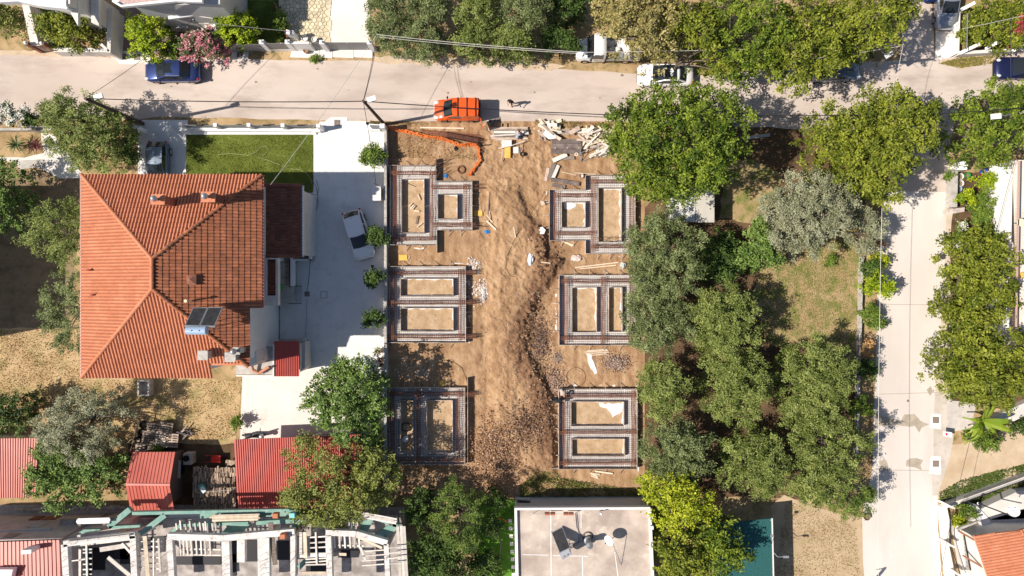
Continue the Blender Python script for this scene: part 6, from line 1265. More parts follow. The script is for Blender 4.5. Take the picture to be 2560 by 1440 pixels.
# ---------------- people ----------------
def person(label, loc, heading, J, Rd, colfn, mats_, hair, bones=None, scale=1.):
    """J: joint name -> position; one skinned surface, painted by clothing zones"""
    names = list(J); idx = {n: i for i, n in enumerate(names)}
    E = [('pelvis', 'belly'), ('belly', 'chest'), ('chest', 'neck'), ('neck', 'head0'), ('head0', 'head1'), ('head1', 'head2')]
    for s_ in 'LR': E += [('chest', 'sh'+s_), ('sh'+s_, 'el'+s_), ('el'+s_, 'wr'+s_), ('wr'+s_, 'pa'+s_), ('pelvis', 'hi'+s_), ('hi'+s_, 'kn'+s_), ('kn'+s_, 'an'+s_), ('an'+s_, 'to'+s_)]
    vs = [Vector(J[n]) for n in names]; rad = [Rd[n.rstrip('LR') if n[-1] in 'LR' else n] for n in names]; ed = [(idx[a], idx[b]) for a, b in E]
    for s_ in 'LR':
        pa = Vector(J['pa'+s_]); d = (pa-Vector(J['wr'+s_])).normalized(); sd_ = d.cross(Vector((0, 0, 1)));
        if sd_.length < .1: sd_ = Vector((1, 0, 0))
        sd_.normalize(); dn = d.cross(sd_)
        for k, (o, l_) in enumerate(((-.032, .065), (-.011, .078), (.011, .074), (.032, .058))):
            b0 = len(vs); vs.append(pa+sd_*o+d*.03); vs.append(pa+sd_*o*1.15+d*(.03+l_*.55)+dn*.012); vs.append(pa+sd_*o*1.15+d*(.03+l_)+dn*.035); rad += [.010, .009, .008]; ed += [(idx['pa'+s_], b0), (b0, b0+1), (b0+1, b0+2)]
        b0 = len(vs); vs.append(pa-sd_*.045+d*-.01); vs.append(pa-sd_*.065+d*.03); rad += [.012, .010]; ed += [(idx['pa'+s_], b0), (b0, b0+1)]
    me = bpy.data.meshes.new('body'); me.from_pydata([v_*scale for v_ in vs], ed, []); o = bpy.data.objects.new('body', me); COL.objects.link(o)
    md = o.modifiers.new('skin', 'SKIN'); md.use_smooth_shade = True
    for i, r_ in enumerate(rad): me.skin_vertices[0].data[i].radius = (r_*scale, r_*scale) if not hasattr(r_, '__len__') else (r_[0]*scale, r_[1]*scale)
    me.skin_vertices[0].data[0].use_root = True
    o.modifiers.new('sub', 'SUBSURF').levels = 1; o.modifiers['sub'].render_levels = 1
    dg = bpy.context.evaluated_depsgraph_get(); nm = bpy.data.meshes.new_from_object(o.evaluated_get(dg)); bpy.data.objects.remove(o)
    for m_ in mats_: nm.materials.append(m_)
    segs = [(vs[a]*scale, vs[b]*scale, a, b) for a, b in ed]; nnames = names+['finger']*(len(vs)-len(names))
    for f in nm.polygons:
        c = f.center; best = None
        for a, b, ia, ib in segs:
            d = b-a; k = min(1, max(0, (c-a).dot(d)/max(d.length_squared, 1e-9))); dist = (c-(a+d*k)).length
            if best is None or dist < best[0]: best = (dist, nnames[ia], nnames[ib], k)
        f.material_index = colfn(best[1], best[2], best[3]); f.use_smooth = True
    t = thing('person', label, 'person', (0, 0, 0)); bo = bpy.data.objects.new('body', nm); COL.objects.link(bo); bo.parent = t
    h0, h1, h2 = [Vector(J[k])*scale for k in ('head0', 'head1', 'head2')]; up = (h2-h0).normalized(); fw_ = Vector((1, 0, 0))-up*up.x; fw_.normalize(); lf = up.cross(fw_)
    MB().ball(h1+up*.035-fw_*.015, .112*scale, 12, (1, .92, 1)).build('hair', hair, t, smooth=True)
    fc_ = MB().ball(h1+fw_*.115, .02, 6, (1, .8, 1.4)); 
    for s_ in (-1, 1): fc_.ball(h1+lf*.095*s_, .026, 6, (.7, .5, 1.1))
    fc_.build('nose_and_ears', mats_[0], t, smooth=True)
    ey = MB()
    for s_ in (-1, 1): ey.ball(h1+fw_*.092+lf*.035*s_+up*.012, .012, 6)
    ey.build('eyes', m_dark, t); t.location = loc; t.rotation_euler = (0, 0, R(heading)); return t
skin = mat('skin', (.42, .24, .16), rough=.6)
RD = dict(pelvis=.125, belly=.12, chest=(.14, .12), neck=.06, head0=.075, head1=.098, head2=.075, sh=.065, el=.045, wr=.032, pa=.036, hi=.095, kn=.06, an=.045, to=.038)
def zones(top_, bot, shoe, sleeve=1, leg=1):
    def f(a, b, k):
        n = b
        if n == 'finger' or n.startswith('pa'): return 0
        if n.startswith('head') or a == 'neck': return 0
        if n.startswith('wr'): return 1 if sleeve > 1 else 0
        if n.startswith('el'): return 1 if (sleeve > 1 or k < .6) else 0
        if n.startswith('to'): return 3
        if n.startswith('an'): return 2 if leg > .5 else 0
        if n.startswith('kn') or n.startswith('hi'): return 2
        if n == 'belly' and k < .35: return 2
        return 1
    return f
J1 = dict(pelvis=(0, 0, .95), belly=(0.02, 0, 1.1), chest=(.05, 0, 1.32), neck=(.07, 0, 1.48), head0=(.09, 0, 1.56), head1=(.11, 0, 1.64), head2=(.12, 0, 1.71), shL=(.05, .19, 1.41), elL=(.10, .27, 1.14), wrL=(.30, .20, 1.12), paL=(.38, .15, 1.13), shR=(.05, -.19, 1.41), elR=(.06, -.27, 1.12), wrR=(.28, -.17, 1.08), paR=(.36, -.13, 1.09),
          hiL=(0, .10, .88), knL=(.16, .10, .50), anL=(.10, .10, .10), toL=(.24, .11, .05), hiR=(0, -.10, .88), knR=(.0, -.10, .48), anR=(-.20, -.10, .12), toR=(-.07, -.11, .05))
g1 = P(1277, 262); person('person in dark clothes walking across the street right of the orange van', (g1.x, g1.y, .01), -105, J1, RD, zones(0, 0, 0, sleeve=1, leg=0), [skin, mat('black_shirt', (.03, .02, .022), rough=.9), mat('dark_shorts', (.04, .03, .035), rough=.9), mat('pale_shoe', (.5, .45, .42))], mat('dark_hair', (.02, .015, .012), rough=.8))
# crouching worker
J2 = dict(pelvis=(-.10, 0, .42), belly=(.0, 0, .56), chest=(.20, 0, .72), neck=(.31, 0, .83), head0=(.37, 0, .88), head1=(.43, 0, .93), head2=(.48, 0, .98), shL=(.18, .19, .79), elL=(.36, .26, .60), wrL=(.56, .20, .50), paL=(.63, .17, .46), shR=(.18, -.19, .79), elR=(.34, -.27, .58), wrR=(.56, -.16, .50), paR=(.64, -.13, .48),
          hiL=(-.08, .12, .42), knL=(.30, .20, .48), anL=(.02, .16, .10), toL=(.17, .18, .04), hiR=(-.08, -.12, .42), knR=(.28, -.20, .50), anR=(.0, -.16, .10), toR=(.15, -.18, .04))
g2 = P(1293, 346); person('worker in a grey top crouching at the end of the plank stack', (g2.x, g2.y, gz(1293, 346)), 70, J2, RD, zones(0, 0, 0, sleeve=2), [skin, mat('grey_shirt', (.34, .35, .40), (.44, .45, .5), scale=12, rough=.9), mat('grey_trousers', (.20, .21, .24), rough=.9), mat('brown_boot', (.08, .05, .04))], mat('brown_hair', (.12, .05, .03), rough=.8))
J3 = dict(J2); J3.update(pelvis=(-.18, 0, .80), belly=(-.02, 0, .90), chest=(.22, 0, .92), neck=(.36, 0, .88), head0=(.43, 0, .85), head1=(.50, 0, .82), head2=(.56, 0, .80), shL=(.22, .19, .90), elL=(.32, .24, .62), wrL=(.42, .16, .42), paL=(.47, .13, .34), shR=(.22, -.19, .90), elR=(.30, -.24, .62), wrR=(.44, -.12, .42), paR=(.50, -.10, .34),
    hiL=(-.16, .11, .80), knL=(.0, .15, .45), anL=(-.14, .15, .10), toL=(.02, .17, .04), hiR=(-.16, -.11, .80), knR=(.02, -.15, .45), anR=(-.10, -.15, .10), toR=(.06, -.17, .04))
g3 = P(1402, 974); person('worker in pale top bending over the corner of the bottom right foundation', (g3.x, g3.y, .16), -60, J3, RD, zones(0, 0, 0, sleeve=1), [skin, mat('tan_shirt', (.52, .44, .38), rough=.9), mat('blue_trousers', (.10, .14, .22), rough=.9), mat('brown_boot2', (.08, .05, .04))], mat('dark_hair2', (.03, .02, .018), rough=.8))
g4 = P(1393, 998); person('worker in black leaning over the boards beside a black tool bag', (g4.x, g4.y, .05), 0, J3, RD, zones(0, 0, 0, sleeve=2), [skin, mat('black_top', (.02, .02, .025), rough=.9), mat('black_trousers', (.025, .025, .03), rough=.9), mat('black_boot', (.03, .03, .03))], mat('grey_cap', (.45, .45, .47), rough=.8))
t = thing('tool_bag', 'black tool bag on the boards left of the bottom right foundation', 'tool bag', P(1383, 999)); c = P(1383, 999, .3); MB().box((c.x, c.y, .2), (.5, .35, .3)).build('body', m_rub, t); MB().tube([c+Vector((-.15, 0, .05)), c+Vector((-.08, 0, .2)), c+Vector((.08, 0, .2)), c+Vector((.15, 0, .05))], .015, 5).build('handle', m_rub, t)
# ---------------- trees and shrubs ----------------
KIND = {  # leaf length, leaf width, leaves per m2 of crown plan, clump radius, leaves per clump, dark colour, light colour, lobe size
 'olive':  (.19, .068, 560, .30, 60, (.06, .085, .02), (.31, .36, .15), .28),
 'olive2': (.19, .07, 560, .30, 60, (.065, .10, .012), (.34, .39, .11), .28),
 'grey':   (.18, .065, 600, .29, 64, (.16, .17, .085), (.46, .47, .31), .30),
 'walnut': (.24, .115, 290, .33, 34, (.03, .07, .004), (.27, .34, .035), .27),
 'ywalnut': (.24, .115, 290, .33, 34, (.05, .08, .005), (.33, .36, .04), .27),
 'yellow': (.21, .11, 290, .32, 34, (.16, .14, .035), (.50, .43, .17), .30),
 'citrus': (.18, .10, 480, .24, 28, (.06, .13, .005), (.50, .60, .02), .36),
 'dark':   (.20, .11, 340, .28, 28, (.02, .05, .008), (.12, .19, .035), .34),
 'broad':  (.20, .12, 360, .28, 30, (.045, .10, .014), (.27, .38, .09), .32),
 'brown':  (.20, .09, 300, .32, 34, (.09, .11, .018), (.34, .38, .09), .30),
 'conif':  (.22, .06, 360, .30, 50, (.035, .075, .010), (.21, .29, .05), .32),
 'lime':   (.21, .12, 240, .32, 30, (.13, .19, .005), (.52, .55, .035), .32),
 'pink':   (.14, .10, 760, .20, 22, (.42, .12, .15), (.88, .45, .48), .36),
 'shrub':  (.15, .09, 560, .20, 20, (.05, .10, .010), (.25, .34, .05), .42),
 'orange': (.14, .08, 380, .20, 20, (.38, .20, .06), (.68, .42, .19), .45),
 'bougain': (.13, .09, 420, .20, 20, (.28, .03, .04), (.60, .08, .12), .45),
}
bark = mat('bark', (.12, .09, .07), (.22, .18, .15), scale=3, rough=1, bump=.6, bscale=12, stretch=(1, 1, .3))
TOT = [0]
def tree(label, kind, bx, h, lobes=None, cat='tree', name=None, seed=None, trunk=True, dens=1., gaps=.0, group=None, extra=None, flat_=.55, low=.25):
    """bx: bounds of the crown in photo pixels, h: height of the tree; the crown hangs between h*low and h"""
    seed = seed if seed is not None else abs(int(bx[0]*7+bx[1]*13)); rs = np.random.RandomState(seed)
    ll, lw, dn, tr_, kt, c1, c2, ls = KIND[kind]
    hc = h*.72; x0, y0, x1, y1 = bx; c = P((x0+x1)/2, (y0+y1)/2, hc); k = (1-hc/H)/S; ra, rb = (x1-x0)/2*k, (y1-y0)/2*k; Rm = math.sqrt(ra*rb)
    base = Vector((c.x, c.y, 0)); t = thing(name or ('tree' if cat == 'tree' else 'shrub'), label, cat, base, group)
    # lobes: x, y, z, r in metres
    LB = []
    if lobes is None:
        nl = max(5, int(14+Rm*4)) if cat == 'tree' else 6
        for i in range(nl):
            a = i*2.39996+rs.rand()*.9; q = math.sqrt((i+.4)/nl)*.82; r_ = Rm*ls*(.75+.5*rs.rand())*(1.0 if q < .5 else .80)
            q = min(q, 1-r_/Rm*.72) if q > .5 else q
            LB.append((math.cos(a)*q*ra, math.sin(a)*q*rb, hc+(h-hc)*(1-q*q*1.3)-r_*.85+rs.uniform(-1, 1)*.22*Rm**.5, r_))
    else:
        for px, py, pr_ in lobes:
            r_ = pr_*k; p = P(px, py, hc); d = math.hypot((p.x-c.x)/max(ra, .1), (p.y-c.y)/max(rb, .1)); LB.append((p.x-c.x, p.y-c.y, hc+(h-hc)*(1-d*d*.9)-r_*.8+rs.uniform(-1, 1)*.30*Rm**.5, r_*.97))
    A = math.pi*ra*rb; n = int(A*dn*dens); nt_ = max(20, n//kt); LBa = np.array(LB); wt = LBa[:, 3]**2; wt /= wt.sum()
    li = rs.choice(len(LB), nt_, p=wt); d = rs.randn(nt_, 3); d[:, 2] = np.abs(d[:, 2])*1.1-.12; d /= np.linalg.norm(d, axis=1)[:, None]
    # lumpy outline
    lump = 1+.22*np.sin(d[:, 0]*5+li*1.7+seed)*np.sin(d[:, 1]*5+li*2.3)+.14*rs.randn(nt_)
    rad = LBa[li, 3]*np.clip(lump, .45, 1.35)*np.where(rs.rand(nt_) < .12, .55, 1.); ctr = LBa[li, :3]+np.array([0, 0, .12*h*.5])+d*rad[:, None]*np.array([.93, .93, 1.15])
    gaps = gaps+.05
    if gaps and cat == 'tree': keep = (fbm(ctr[:, 0]*1.1+seed, ctr[:, 1]*1.1, 3, seed) > -.30+gaps); ctr = ctr[keep]; d = d[keep]; nt_ = len(ctr)
    ctr[:, 2] = np.maximum(ctr[:, 2], h*low*.6+.1)
    under = rs.rand(nt_) < (.30 if cat == 'tree' else .1); nu = int(under.sum()); q_ = np.sqrt(rs.rand(nu))*.92; a_ = rs.rand(nu)*6.283
    if lobes is None: ctr[under, 0] = np.cos(a_)*q_*ra; ctr[under, 1] = np.sin(a_)*q_*rb
    else: lj = rs.choice(len(LB), nu, p=wt); ctr[under, 0] = LBa[lj, 0]+np.cos(a_)*q_*LBa[lj, 3]; ctr[under, 1] = LBa[lj, 1]+np.sin(a_)*q_*LBa[lj, 3]
    ctr[under, 2] = hc-(h-hc)*1.1-rs.rand(nu)*h*.12
    tv = rs.rand(nt_)
    # leaves: a twig is a short spray that runs outwards
    td = d+rs.randn(nt_, 3)*.45; td[:, 2] += .15; td /= np.linalg.norm(td, axis=1)[:, None]
    tl = np.repeat(ctr, kt, 0); tdr = np.repeat(td, kt, 0); s_ = (np.tile(np.arange(kt), nt_)/kt-.4)*tr_*1.8
    gg = rs.randn(nt_*kt, 3); gg[:, 2] = np.abs(gg[:, 2])*.7-.15; pos = tl+tdr*s_[:, None]+gg*tr_*np.array([.50, .50, .42]); m_ = len(pos)
    ld = tdr*.6+rs.randn(m_, 3)*.8; ld[:, 2] *= flat_; ld /= np.linalg.norm(ld, axis=1)[:, None]
    up = np.array([0, 0, 1.])+tdr*.35+rs.randn(m_, 3)*.48; sd_ = np.cross(up, ld); sd_ /= np.linalg.norm(sd_, axis=1)[:, None]+1e-9
    L = ll*(.65+.7*rs.rand(m_))[:, None]; W_ = lw*(.7+.6*rs.rand(m_))[:, None]
    V = np.stack([pos-ld*L*.5, pos+sd_*W_*.5-ld*L*.05, pos+ld*L*.5, pos-sd_*W_*.5-ld*L*.05], 1).reshape(-1, 3)
    v = np.clip(np.repeat(tv**1.3, kt)*.65+rs.rand(m_)**1.3*.5-.08, 0, 1); TOT[0] += m_*2
    lm = leafmat('leaf_'+kind, c1, c2)
    if kind == 'pink' or extra == 'flowers':
        half = rs.rand(nt_) < .42; hv = np.repeat(half, kt); o = quadmesh('crown', V.reshape(-1, 4, 3)[~hv].reshape(-1, 3), v[~hv], lm if kind != 'pink' else leafmat('leaf_pink', c1, c2)); o.parent = t
        o2 = quadmesh('foliage' if kind == 'pink' else 'blossom', V.reshape(-1, 4, 3)[hv].reshape(-1, 3), v[hv], leafmat('leaf_oleander', (.05, .08, .03), (.16, .22, .08)) if kind == 'pink' else leafmat('white_blossom', (.6, .6, .52), (.85, .85, .8))); o2.parent = t
    else: o = quadmesh('crown', V, v, lm); o.parent = t
    if trunk:
        tb_ = MB(); r0 = .05+.035*Rm if cat == 'tree' else .03; n1 = Vector((rs.randn()*.15*Rm*.3, rs.randn()*.15*Rm*.3, h*.30)); tb_.tube([base, base+n1*.5+Vector((.05, 0, 0)), base+n1], [r0*1.35, r0, r0*.85], 8)
        for a, b, cc, r_ in LB[:14]:
            e = Vector((base.x+a*.9, base.y+b*.9, cc)); m1 = (base+n1).lerp(e, .5)+Vector((0, 0, .12*Rm)); tb_.tube([base+n1, m1, e], [r0*.6, r0*.35, r0*.12], 5)
        if cat == 'tree':
            for q in range(int(6+Rm*3)):
                a, b, cc, r_ = LB[rs.randint(len(LB))]; e0 = Vector((base.x+a, base.y+b, cc)); dv = Vector((rs.randn(), rs.randn(), abs(rs.randn())*.8+.2)).normalized(); e1 = e0+dv*r_*(.95+.35*rs.rand())
                tb_.tube([e0, e0.lerp(e1, .55)+Vector((rs.randn()*.08, rs.randn()*.08, 0)), e1], [.03, .02, .008], 4)
        tb_.build('trunk', bark, t)
    return t
# --- upper left
tree('yellow green citrus tree spilling over the garden wall, top left', 'ywalnut', (75, 12, 252, 118), 3.6, dens=1.3)
tree('bright green lemon tree in shade beside the blue saloon', 'citrus', (313, 28, 432, 150), 3.4)
tree('dark green hedge between lemon tree and pink oleander', 'shrub', (395, 105, 470, 150), 1.6, cat='shrub')
tree('pink flowering oleander above the boot of the blue saloon', 'pink', (452, 66, 572, 170), 2.8, cat='shrub')
tree('bright yellow green orange tree right of the curved stairs', 'citrus', (543, 20, 640, 120), 3.2)
tree('brownish olive bush in the top left corner of the photo', 'brown', (-60, 0, 62, 90), 2.6, dens=1.3)
tree('small weeds growing at the kerb below the terracotta drum', 'shrub', (777, 142, 796, 154), .4, cat='shrub', trunk=False, name='weed_tuft')
tree('climbing shrub on the leaning board fence', 'shrub', (690, 24, 718, 84), 1.3, cat='shrub', gaps=.2)
tree('broad grey green olive tree in front of the tiled house roof', 'olive2', (118, 228, 345, 432), 5.0, lobes=[(205, 262, 32), (175, 280, 32), (160, 320, 36), (200, 310, 40), (240, 300, 36), (270, 290, 32), (290, 320, 34), (180, 360, 34), (220, 360, 42), (270, 360, 42), (310, 350, 30), (210, 400, 36), (255, 405, 36), (150, 300, 26), (240, 260, 24), (300, 395, 30)], dens=1.15)
tree('dark shrub between olive tree and narrow drive', 'dark', (308, 330, 348, 425), 2.2, cat='shrub')
tree('oleander with white blossoms at the left edge of the street', 'dark', (-20, 262, 72, 316), 2.2, cat='shrub', extra='flowers', dens=1.2)
tree('low shrub continuing the white oleander along the street', 'dark', (60, 288, 108, 312), 1.3, cat='shrub')
tree('large leaved dark tree at the left edge beside the long roof shadow', 'broad', (-70, 388, 62, 592), 4.6)
tree('feathery olive tree touching the north west part of the tiled roof', 'olive2', (72, 505, 206, 672), 5.0, lobes=[(100, 540, 26), (128, 525, 24), (150, 560, 34), (185, 520, 26), (190, 560, 28), (115, 600, 30), (150, 615, 34), (190, 620, 26), (165, 650, 24), (92, 575, 18)])
tree('feathery olive tree touching the south west part of the tiled roof', 'olive', (115, 680, 204, 872), 5.0, lobes=[(165, 705, 26), (190, 730, 26), (140, 745, 24), (170, 770, 32), (145, 800, 28), (180, 820, 28), (165, 850, 24), (125, 760, 14), (192, 860, 16)])
# --- lower left
tree('dark round tree at the left edge above the red ribbed roof', 'dark', (-50, 985, 92, 1090), 3.8)
tree('wide pale olive tree with bare twigs beside the pallets', 'grey', (88, 975, 312, 1140), 4.6, lobes=[(130, 1040, 36), (120, 1085, 30), (165, 1020, 34), (205, 1000, 32), (250, 1010, 32), (290, 1040, 26), (160, 1100, 36), (215, 1120, 36), (255, 1100, 32), (225, 1060, 36), (180, 1060, 30), (290, 1000, 20), (280, 1085, 22)], dens=.85, gaps=.08)
tree('dark green fig like tree between the two small red roofs', 'broad', (72, 1105, 315, 1265), 3.8, lobes=[(110, 1130, 30), (105, 1170, 30), (100, 1210, 28), (140, 1200, 36), (180, 1160, 38), (160, 1240, 26), (215, 1210, 38), (250, 1170, 36), (285, 1160, 28), (260, 1225, 28), (300, 1190, 18), (150, 1150, 30), (200, 1245, 20)])
tree('small bright bush at the corner of the concrete yard', 'shrub', (577, 1034, 606, 1076), 1.0, cat='shrub', dens=1.3)
tree('yellowish weeds in front of the small gabled shed', 'shrub', (383, 1112, 412, 1128), .7, cat='shrub', trunk=False, name='weed_tuft')
tree('round bright green mulberry tree over the concrete yard and boundary wall', 'broad', (755, 898, 968, 1112), 5.4, lobes=[(860, 930, 34), (905, 930, 30), (830, 950, 34), (800, 985, 30), (775, 1012, 16), (850, 985, 44), (900, 980, 44), (940, 960, 26), (815, 1030, 30), (860, 1040, 42), (910, 1035, 42), (945, 1020, 26), (870, 1080, 28), (915, 1085, 28), (930, 1110, 18)], dens=1.2)
tree('spreading brownish green almond tree with bare twigs over the crimson roof', 'brown', (700, 1090, 1010, 1315), 6.2, lobes=[(760, 1115, 24), (720, 1135, 16), (770, 1160, 36), (800, 1130, 30), (840, 1140, 30), (890, 1130, 26), (930, 1130, 24), (760, 1220, 36), (810, 1200, 46), (870, 1200, 46), (920, 1180, 36), (960, 1170, 30), (990, 1200, 22), (780, 1270, 32), (840, 1265, 40), (900, 1250, 36), (950, 1240, 30), (995, 1250, 16), (850, 1305, 16), (730, 1250, 18)], dens=1.25, gaps=.05)
tree('vivid green locust tree at the bottom left of the flat roofed house', 'conif', (1075, 1215, 1215, 1370), 5.5, lobes=[(1120, 1240, 28), (1160, 1250, 30), (1190, 1265, 24), (1110, 1290, 28), (1150, 1310, 36), (1185, 1320, 30), (1160, 1350, 24)], dens=1.1)
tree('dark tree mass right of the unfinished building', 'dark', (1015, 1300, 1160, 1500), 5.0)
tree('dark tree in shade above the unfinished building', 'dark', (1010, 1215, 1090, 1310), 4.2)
tree('low dark shrub under the locust tree in the garden', 'dark', (1160, 1360, 1250, 1470), 2.0, cat='shrub')
tree('garden bush with orange blossoms beside the stepping stones', 'dark', (1205, 1285, 1262, 1345), 1.8, cat='shrub')
tree('dark bush between site corner and locust tree', 'dark', (1205, 1215, 1265, 1275), 2.0, cat='shrub')
for i, (x, y, r_, lb) in enumerate([(931, 389, 29, 'olive like shrub at the top of the driveway wall'), (942, 589, 26, 'round shrub beside the white hatchback'), (936, 693, 24, 'round shrub third from the street on the driveway wall'), (936, 793, 24, 'square cut shrub lowest on the driveway wall')]):
    tree(lb, 'dark' if i else 'shrub', (x-r_, y-r_, x+r_, y+r_), 1.7, cat='shrub', dens=1.6, group='shrubs in the driveway')
# --- top middle grove
for lb, kd, b, h in (('leftmost olive of the grove north of the street, above the grey gate side', 'olive', (908, -40, 1030, 130), 4.8), ('second olive tree of the northern grove, set back at the top edge', 'olive', (1010, -60, 1140, 70), 5.4), ('olive tree at the street edge beside the pale rail fence', 'olive', (985, 50, 1120, 150), 4.4),
                     ('third olive of the northern grove, pale crown at the top edge', 'olive2', (1120, -40, 1260, 85), 5.6), ('rounded olive overhanging the street, centre of the northern grove', 'olive2', (1130, 55, 1265, 155), 4.8), ('right hand olive of the northern grove at the top edge', 'olive', (1240, -50, 1385, 80), 5.4), ('lowest right olive of the northern grove beside the dark bushes', 'olive2', (1230, 60, 1340, 158), 4.6)):
    tree(lb, kd, b, h, dens=1.1)
tree('dark leafy bush left of the flatbed truck', 'dark', (1335, 65, 1455, 140), 2.8, cat='shrub', dens=1.2)
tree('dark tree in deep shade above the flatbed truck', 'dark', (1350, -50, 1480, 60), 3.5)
tree('yellowing sweet gum tree over the flatbed truck', 'yellow', (1485, -60, 1700, 170), 7.5, lobes=[(1520, 0, 38), (1560, 20, 44), (1610, 10, 44), (1660, 20, 40), (1540, 70, 40), (1590, 60, 44), (1640, 70, 44), (1690, 60, 36), (1540, 105, 22), (1600, 105, 36), (1650, 110, 32), (1625, 145, 18), (1668, 135, 20)], dens=1.1, gaps=.04)
tree('ochre tree over the white saloon with glass roof', 'ywalnut', (1640, 40, 1800, 225), 7.5, lobes=[(1680, 50, 36), (1720, 70, 38), (1760, 50, 36), (1690, 88, 32), (1730, 100, 32), (1770, 110, 32), (1795, 145, 26), (1755, 135, 20), (1798, 175, 18)])
tree('first big walnut tree of the northern row', 'walnut', (1780, -60, 1960, 205), 8.0, lobes=[(1800, 10, 40), (1850, 0, 44), (1900, 30, 44), (1820, 80, 44), (1870, 90, 48), (1920, 110, 44), (1840, 150, 40), (1890, 160, 40), (1925, 170, 26)])
tree('central big walnut tree of the northern row, reaching furthest over the street', 'ywalnut', (1920, 20, 2110, 222), 8.0, lobes=[(1960, 60, 42), (2010, 50, 46), (2060, 80, 42), (1960, 120, 42), (2010, 130, 46), (2050, 140, 38), (2090, 130, 28), (1975, 180, 30), (2010, 200, 26), (2040, 170, 30)])
tree('right hand big walnut tree beside the upper side road', 'ywalnut', (2060, -70, 2262, 170), 8.0, lobes=[(2080, 0, 44), (2130, -10, 44), (2180, 10, 42), (2225, 20, 34), (2100, 60, 44), (2150, 70, 46), (2200, 60, 36), (2130, 120, 40), (2175, 120, 34), (2235, 50, 24), (2220, 90, 20), (2100, 140, 24)])
# --- right
tree('huge walnut tree at the corner of the building site', 'walnut', (1508, 218, 1885, 512), 8.5, lobes=[(1640, 258, 34), (1690, 252, 34), (1600, 270, 36), (1750, 260, 34), (1800, 260, 26), (1550, 310, 38), (1600, 330, 50), (1670, 300, 54), (1740, 310, 54), (1800, 310, 44), (1850, 310, 26), (1545, 360, 30), (1590, 390, 44), (1650, 380, 56), (1720, 380, 56), (1780, 380, 50), (1830, 370, 34), (1590, 440, 38), (1640, 450, 44), (1700, 450, 44), (1755, 440, 40), (1800, 430, 32), (1680, 490, 26), (1730, 480, 26), (1610, 470, 26)], dens=1.2)
tree('big walnut tree at the side road corner', 'ywalnut', (2008, 225, 2345, 520), 7.5, lobes=[(2160, 260, 30), (2200, 270, 34), (2250, 270, 30), (2300, 280, 30), (2070, 290, 30), (2110, 320, 42), (2170, 320, 46), (2230, 310, 40), (2280, 310, 28), (2030, 345, 24), (2070, 370, 42), (2130, 380, 50), (2190, 370, 46), (2240, 350, 30), (2310, 300, 22), (2300, 360, 24), (2270, 375, 22), (2080, 420, 34), (2130, 440, 42), (2190, 430, 44), (2240, 410, 30), (2190, 480, 32), (2220, 500, 22), (2150, 470, 26)], dens=1.15)
tree('loose crowned green tree beside the lamp post at the right edge', 'walnut', (2370, 215, 2600, 420), 6.5, lobes=[(2410, 270, 30), (2450, 240, 28), (2490, 260, 36), (2540, 240, 34), (2395, 310, 28), (2430, 330, 36), (2480, 320, 40), (2530, 320, 40), (2400, 360, 26), (2450, 380, 32), (2500, 380, 34), (2550, 370, 34), (2580, 290, 36), (2470, 215, 16)], dens=.95)
tree('silvery grey rounded tree in the middle of the olive garden', 'grey', (1900, 438, 2145, 652), 5.2, lobes=[(1970, 480, 34), (2020, 470, 38), (2070, 480, 36), (1930, 520, 34), (1980, 530, 44), (2030, 530, 46), (2085, 530, 40), (2115, 560, 26), (1940, 580, 34), (1990, 590, 42), (2040, 590, 40), (2000, 625, 28), (2080, 580, 26), (2115, 510, 24)], dens=1.2)
tree('small grey green tree between silvery tree and side road', 'grey', (2120, 515, 2212, 640), 3.6)
tree('vivid green shrub left of the silvery tree', 'broad', (1835, 540, 1945, 692), 3.0, cat='shrub')
tree('dark undergrowth between the olive trees, upper part', 'dark', (1735, 560, 1850, 730), 2.0, cat='shrub')
tree('grey green olive tree overlapping the two upper right foundations', 'olive', (1562, 542, 1758, 752), 5.2, lobes=[(1620, 570, 34), (1665, 560, 36), (1715, 575, 32), (1600, 610, 34), (1650, 615, 44), (1700, 620, 40), (1735, 610, 24), (1590, 660, 30), (1630, 670, 40), (1690, 670, 40), (1730, 680, 26), (1600, 710, 30), (1650, 720, 40), (1700, 725, 30)], dens=1.15)
tree('olive tree overlapping the middle right foundation', 'olive', (1560, 728, 1728, 882), 5.0, lobes=[(1600, 750, 32), (1650, 755, 36), (1590, 795, 32), (1640, 800, 40), (1690, 790, 34), (1700, 830, 28), (1600, 840, 32), (1650, 850, 36), (1625, 870, 22)], dens=1.15)
tree('yellowish green tree in the middle of the eastern olive rows', 'olive2', (1718, 700, 1905, 905), 5.2, dens=1.15)
tree('round olive tree below the yellowish one', 'olive2', (1740, 860, 1932, 1062), 5.2, dens=1.15)
tree('broad green tree south of the sunlit clearing', 'olive2', (1935, 835, 2138, 1052), 5.2, dens=1.2)
tree('olive tree just right of the bottom right foundation, upper one', 'olive2', (1590, 892, 1722, 1062), 4.6, dens=1.1)
tree('olive tree right of the bottom right foundation, lower one', 'olive', (1595, 1045, 1785, 1215), 4.8, dens=1.15)
tree('pale olive tree near the south end of the eastern rows', 'olive2', (1788, 1062, 1985, 1250), 5.0, dens=1.1)
tree('large olive tree whose shadow reaches the side road', 'olive2', (1960, 1010, 2168, 1230), 5.2, lobes=[(2000, 1040, 34), (2050, 1040, 34), (2000, 1090, 38), (2055, 1090, 42), (2105, 1085, 34), (2140, 1105, 26), (2010, 1150, 38), (2065, 1150, 42), (2115, 1150, 36), (2040, 1200, 34), (2095, 1200, 34)], dens=1.15)
tree('feathery dark pepper tree at the road edge, south end', 'conif', (2078, 1190, 2192, 1302), 3.6, dens=1.1)
tree('pale olive right behind the pepper tree and the dusty yard', 'olive2', (1960, 1180, 2085, 1262), 4.2)
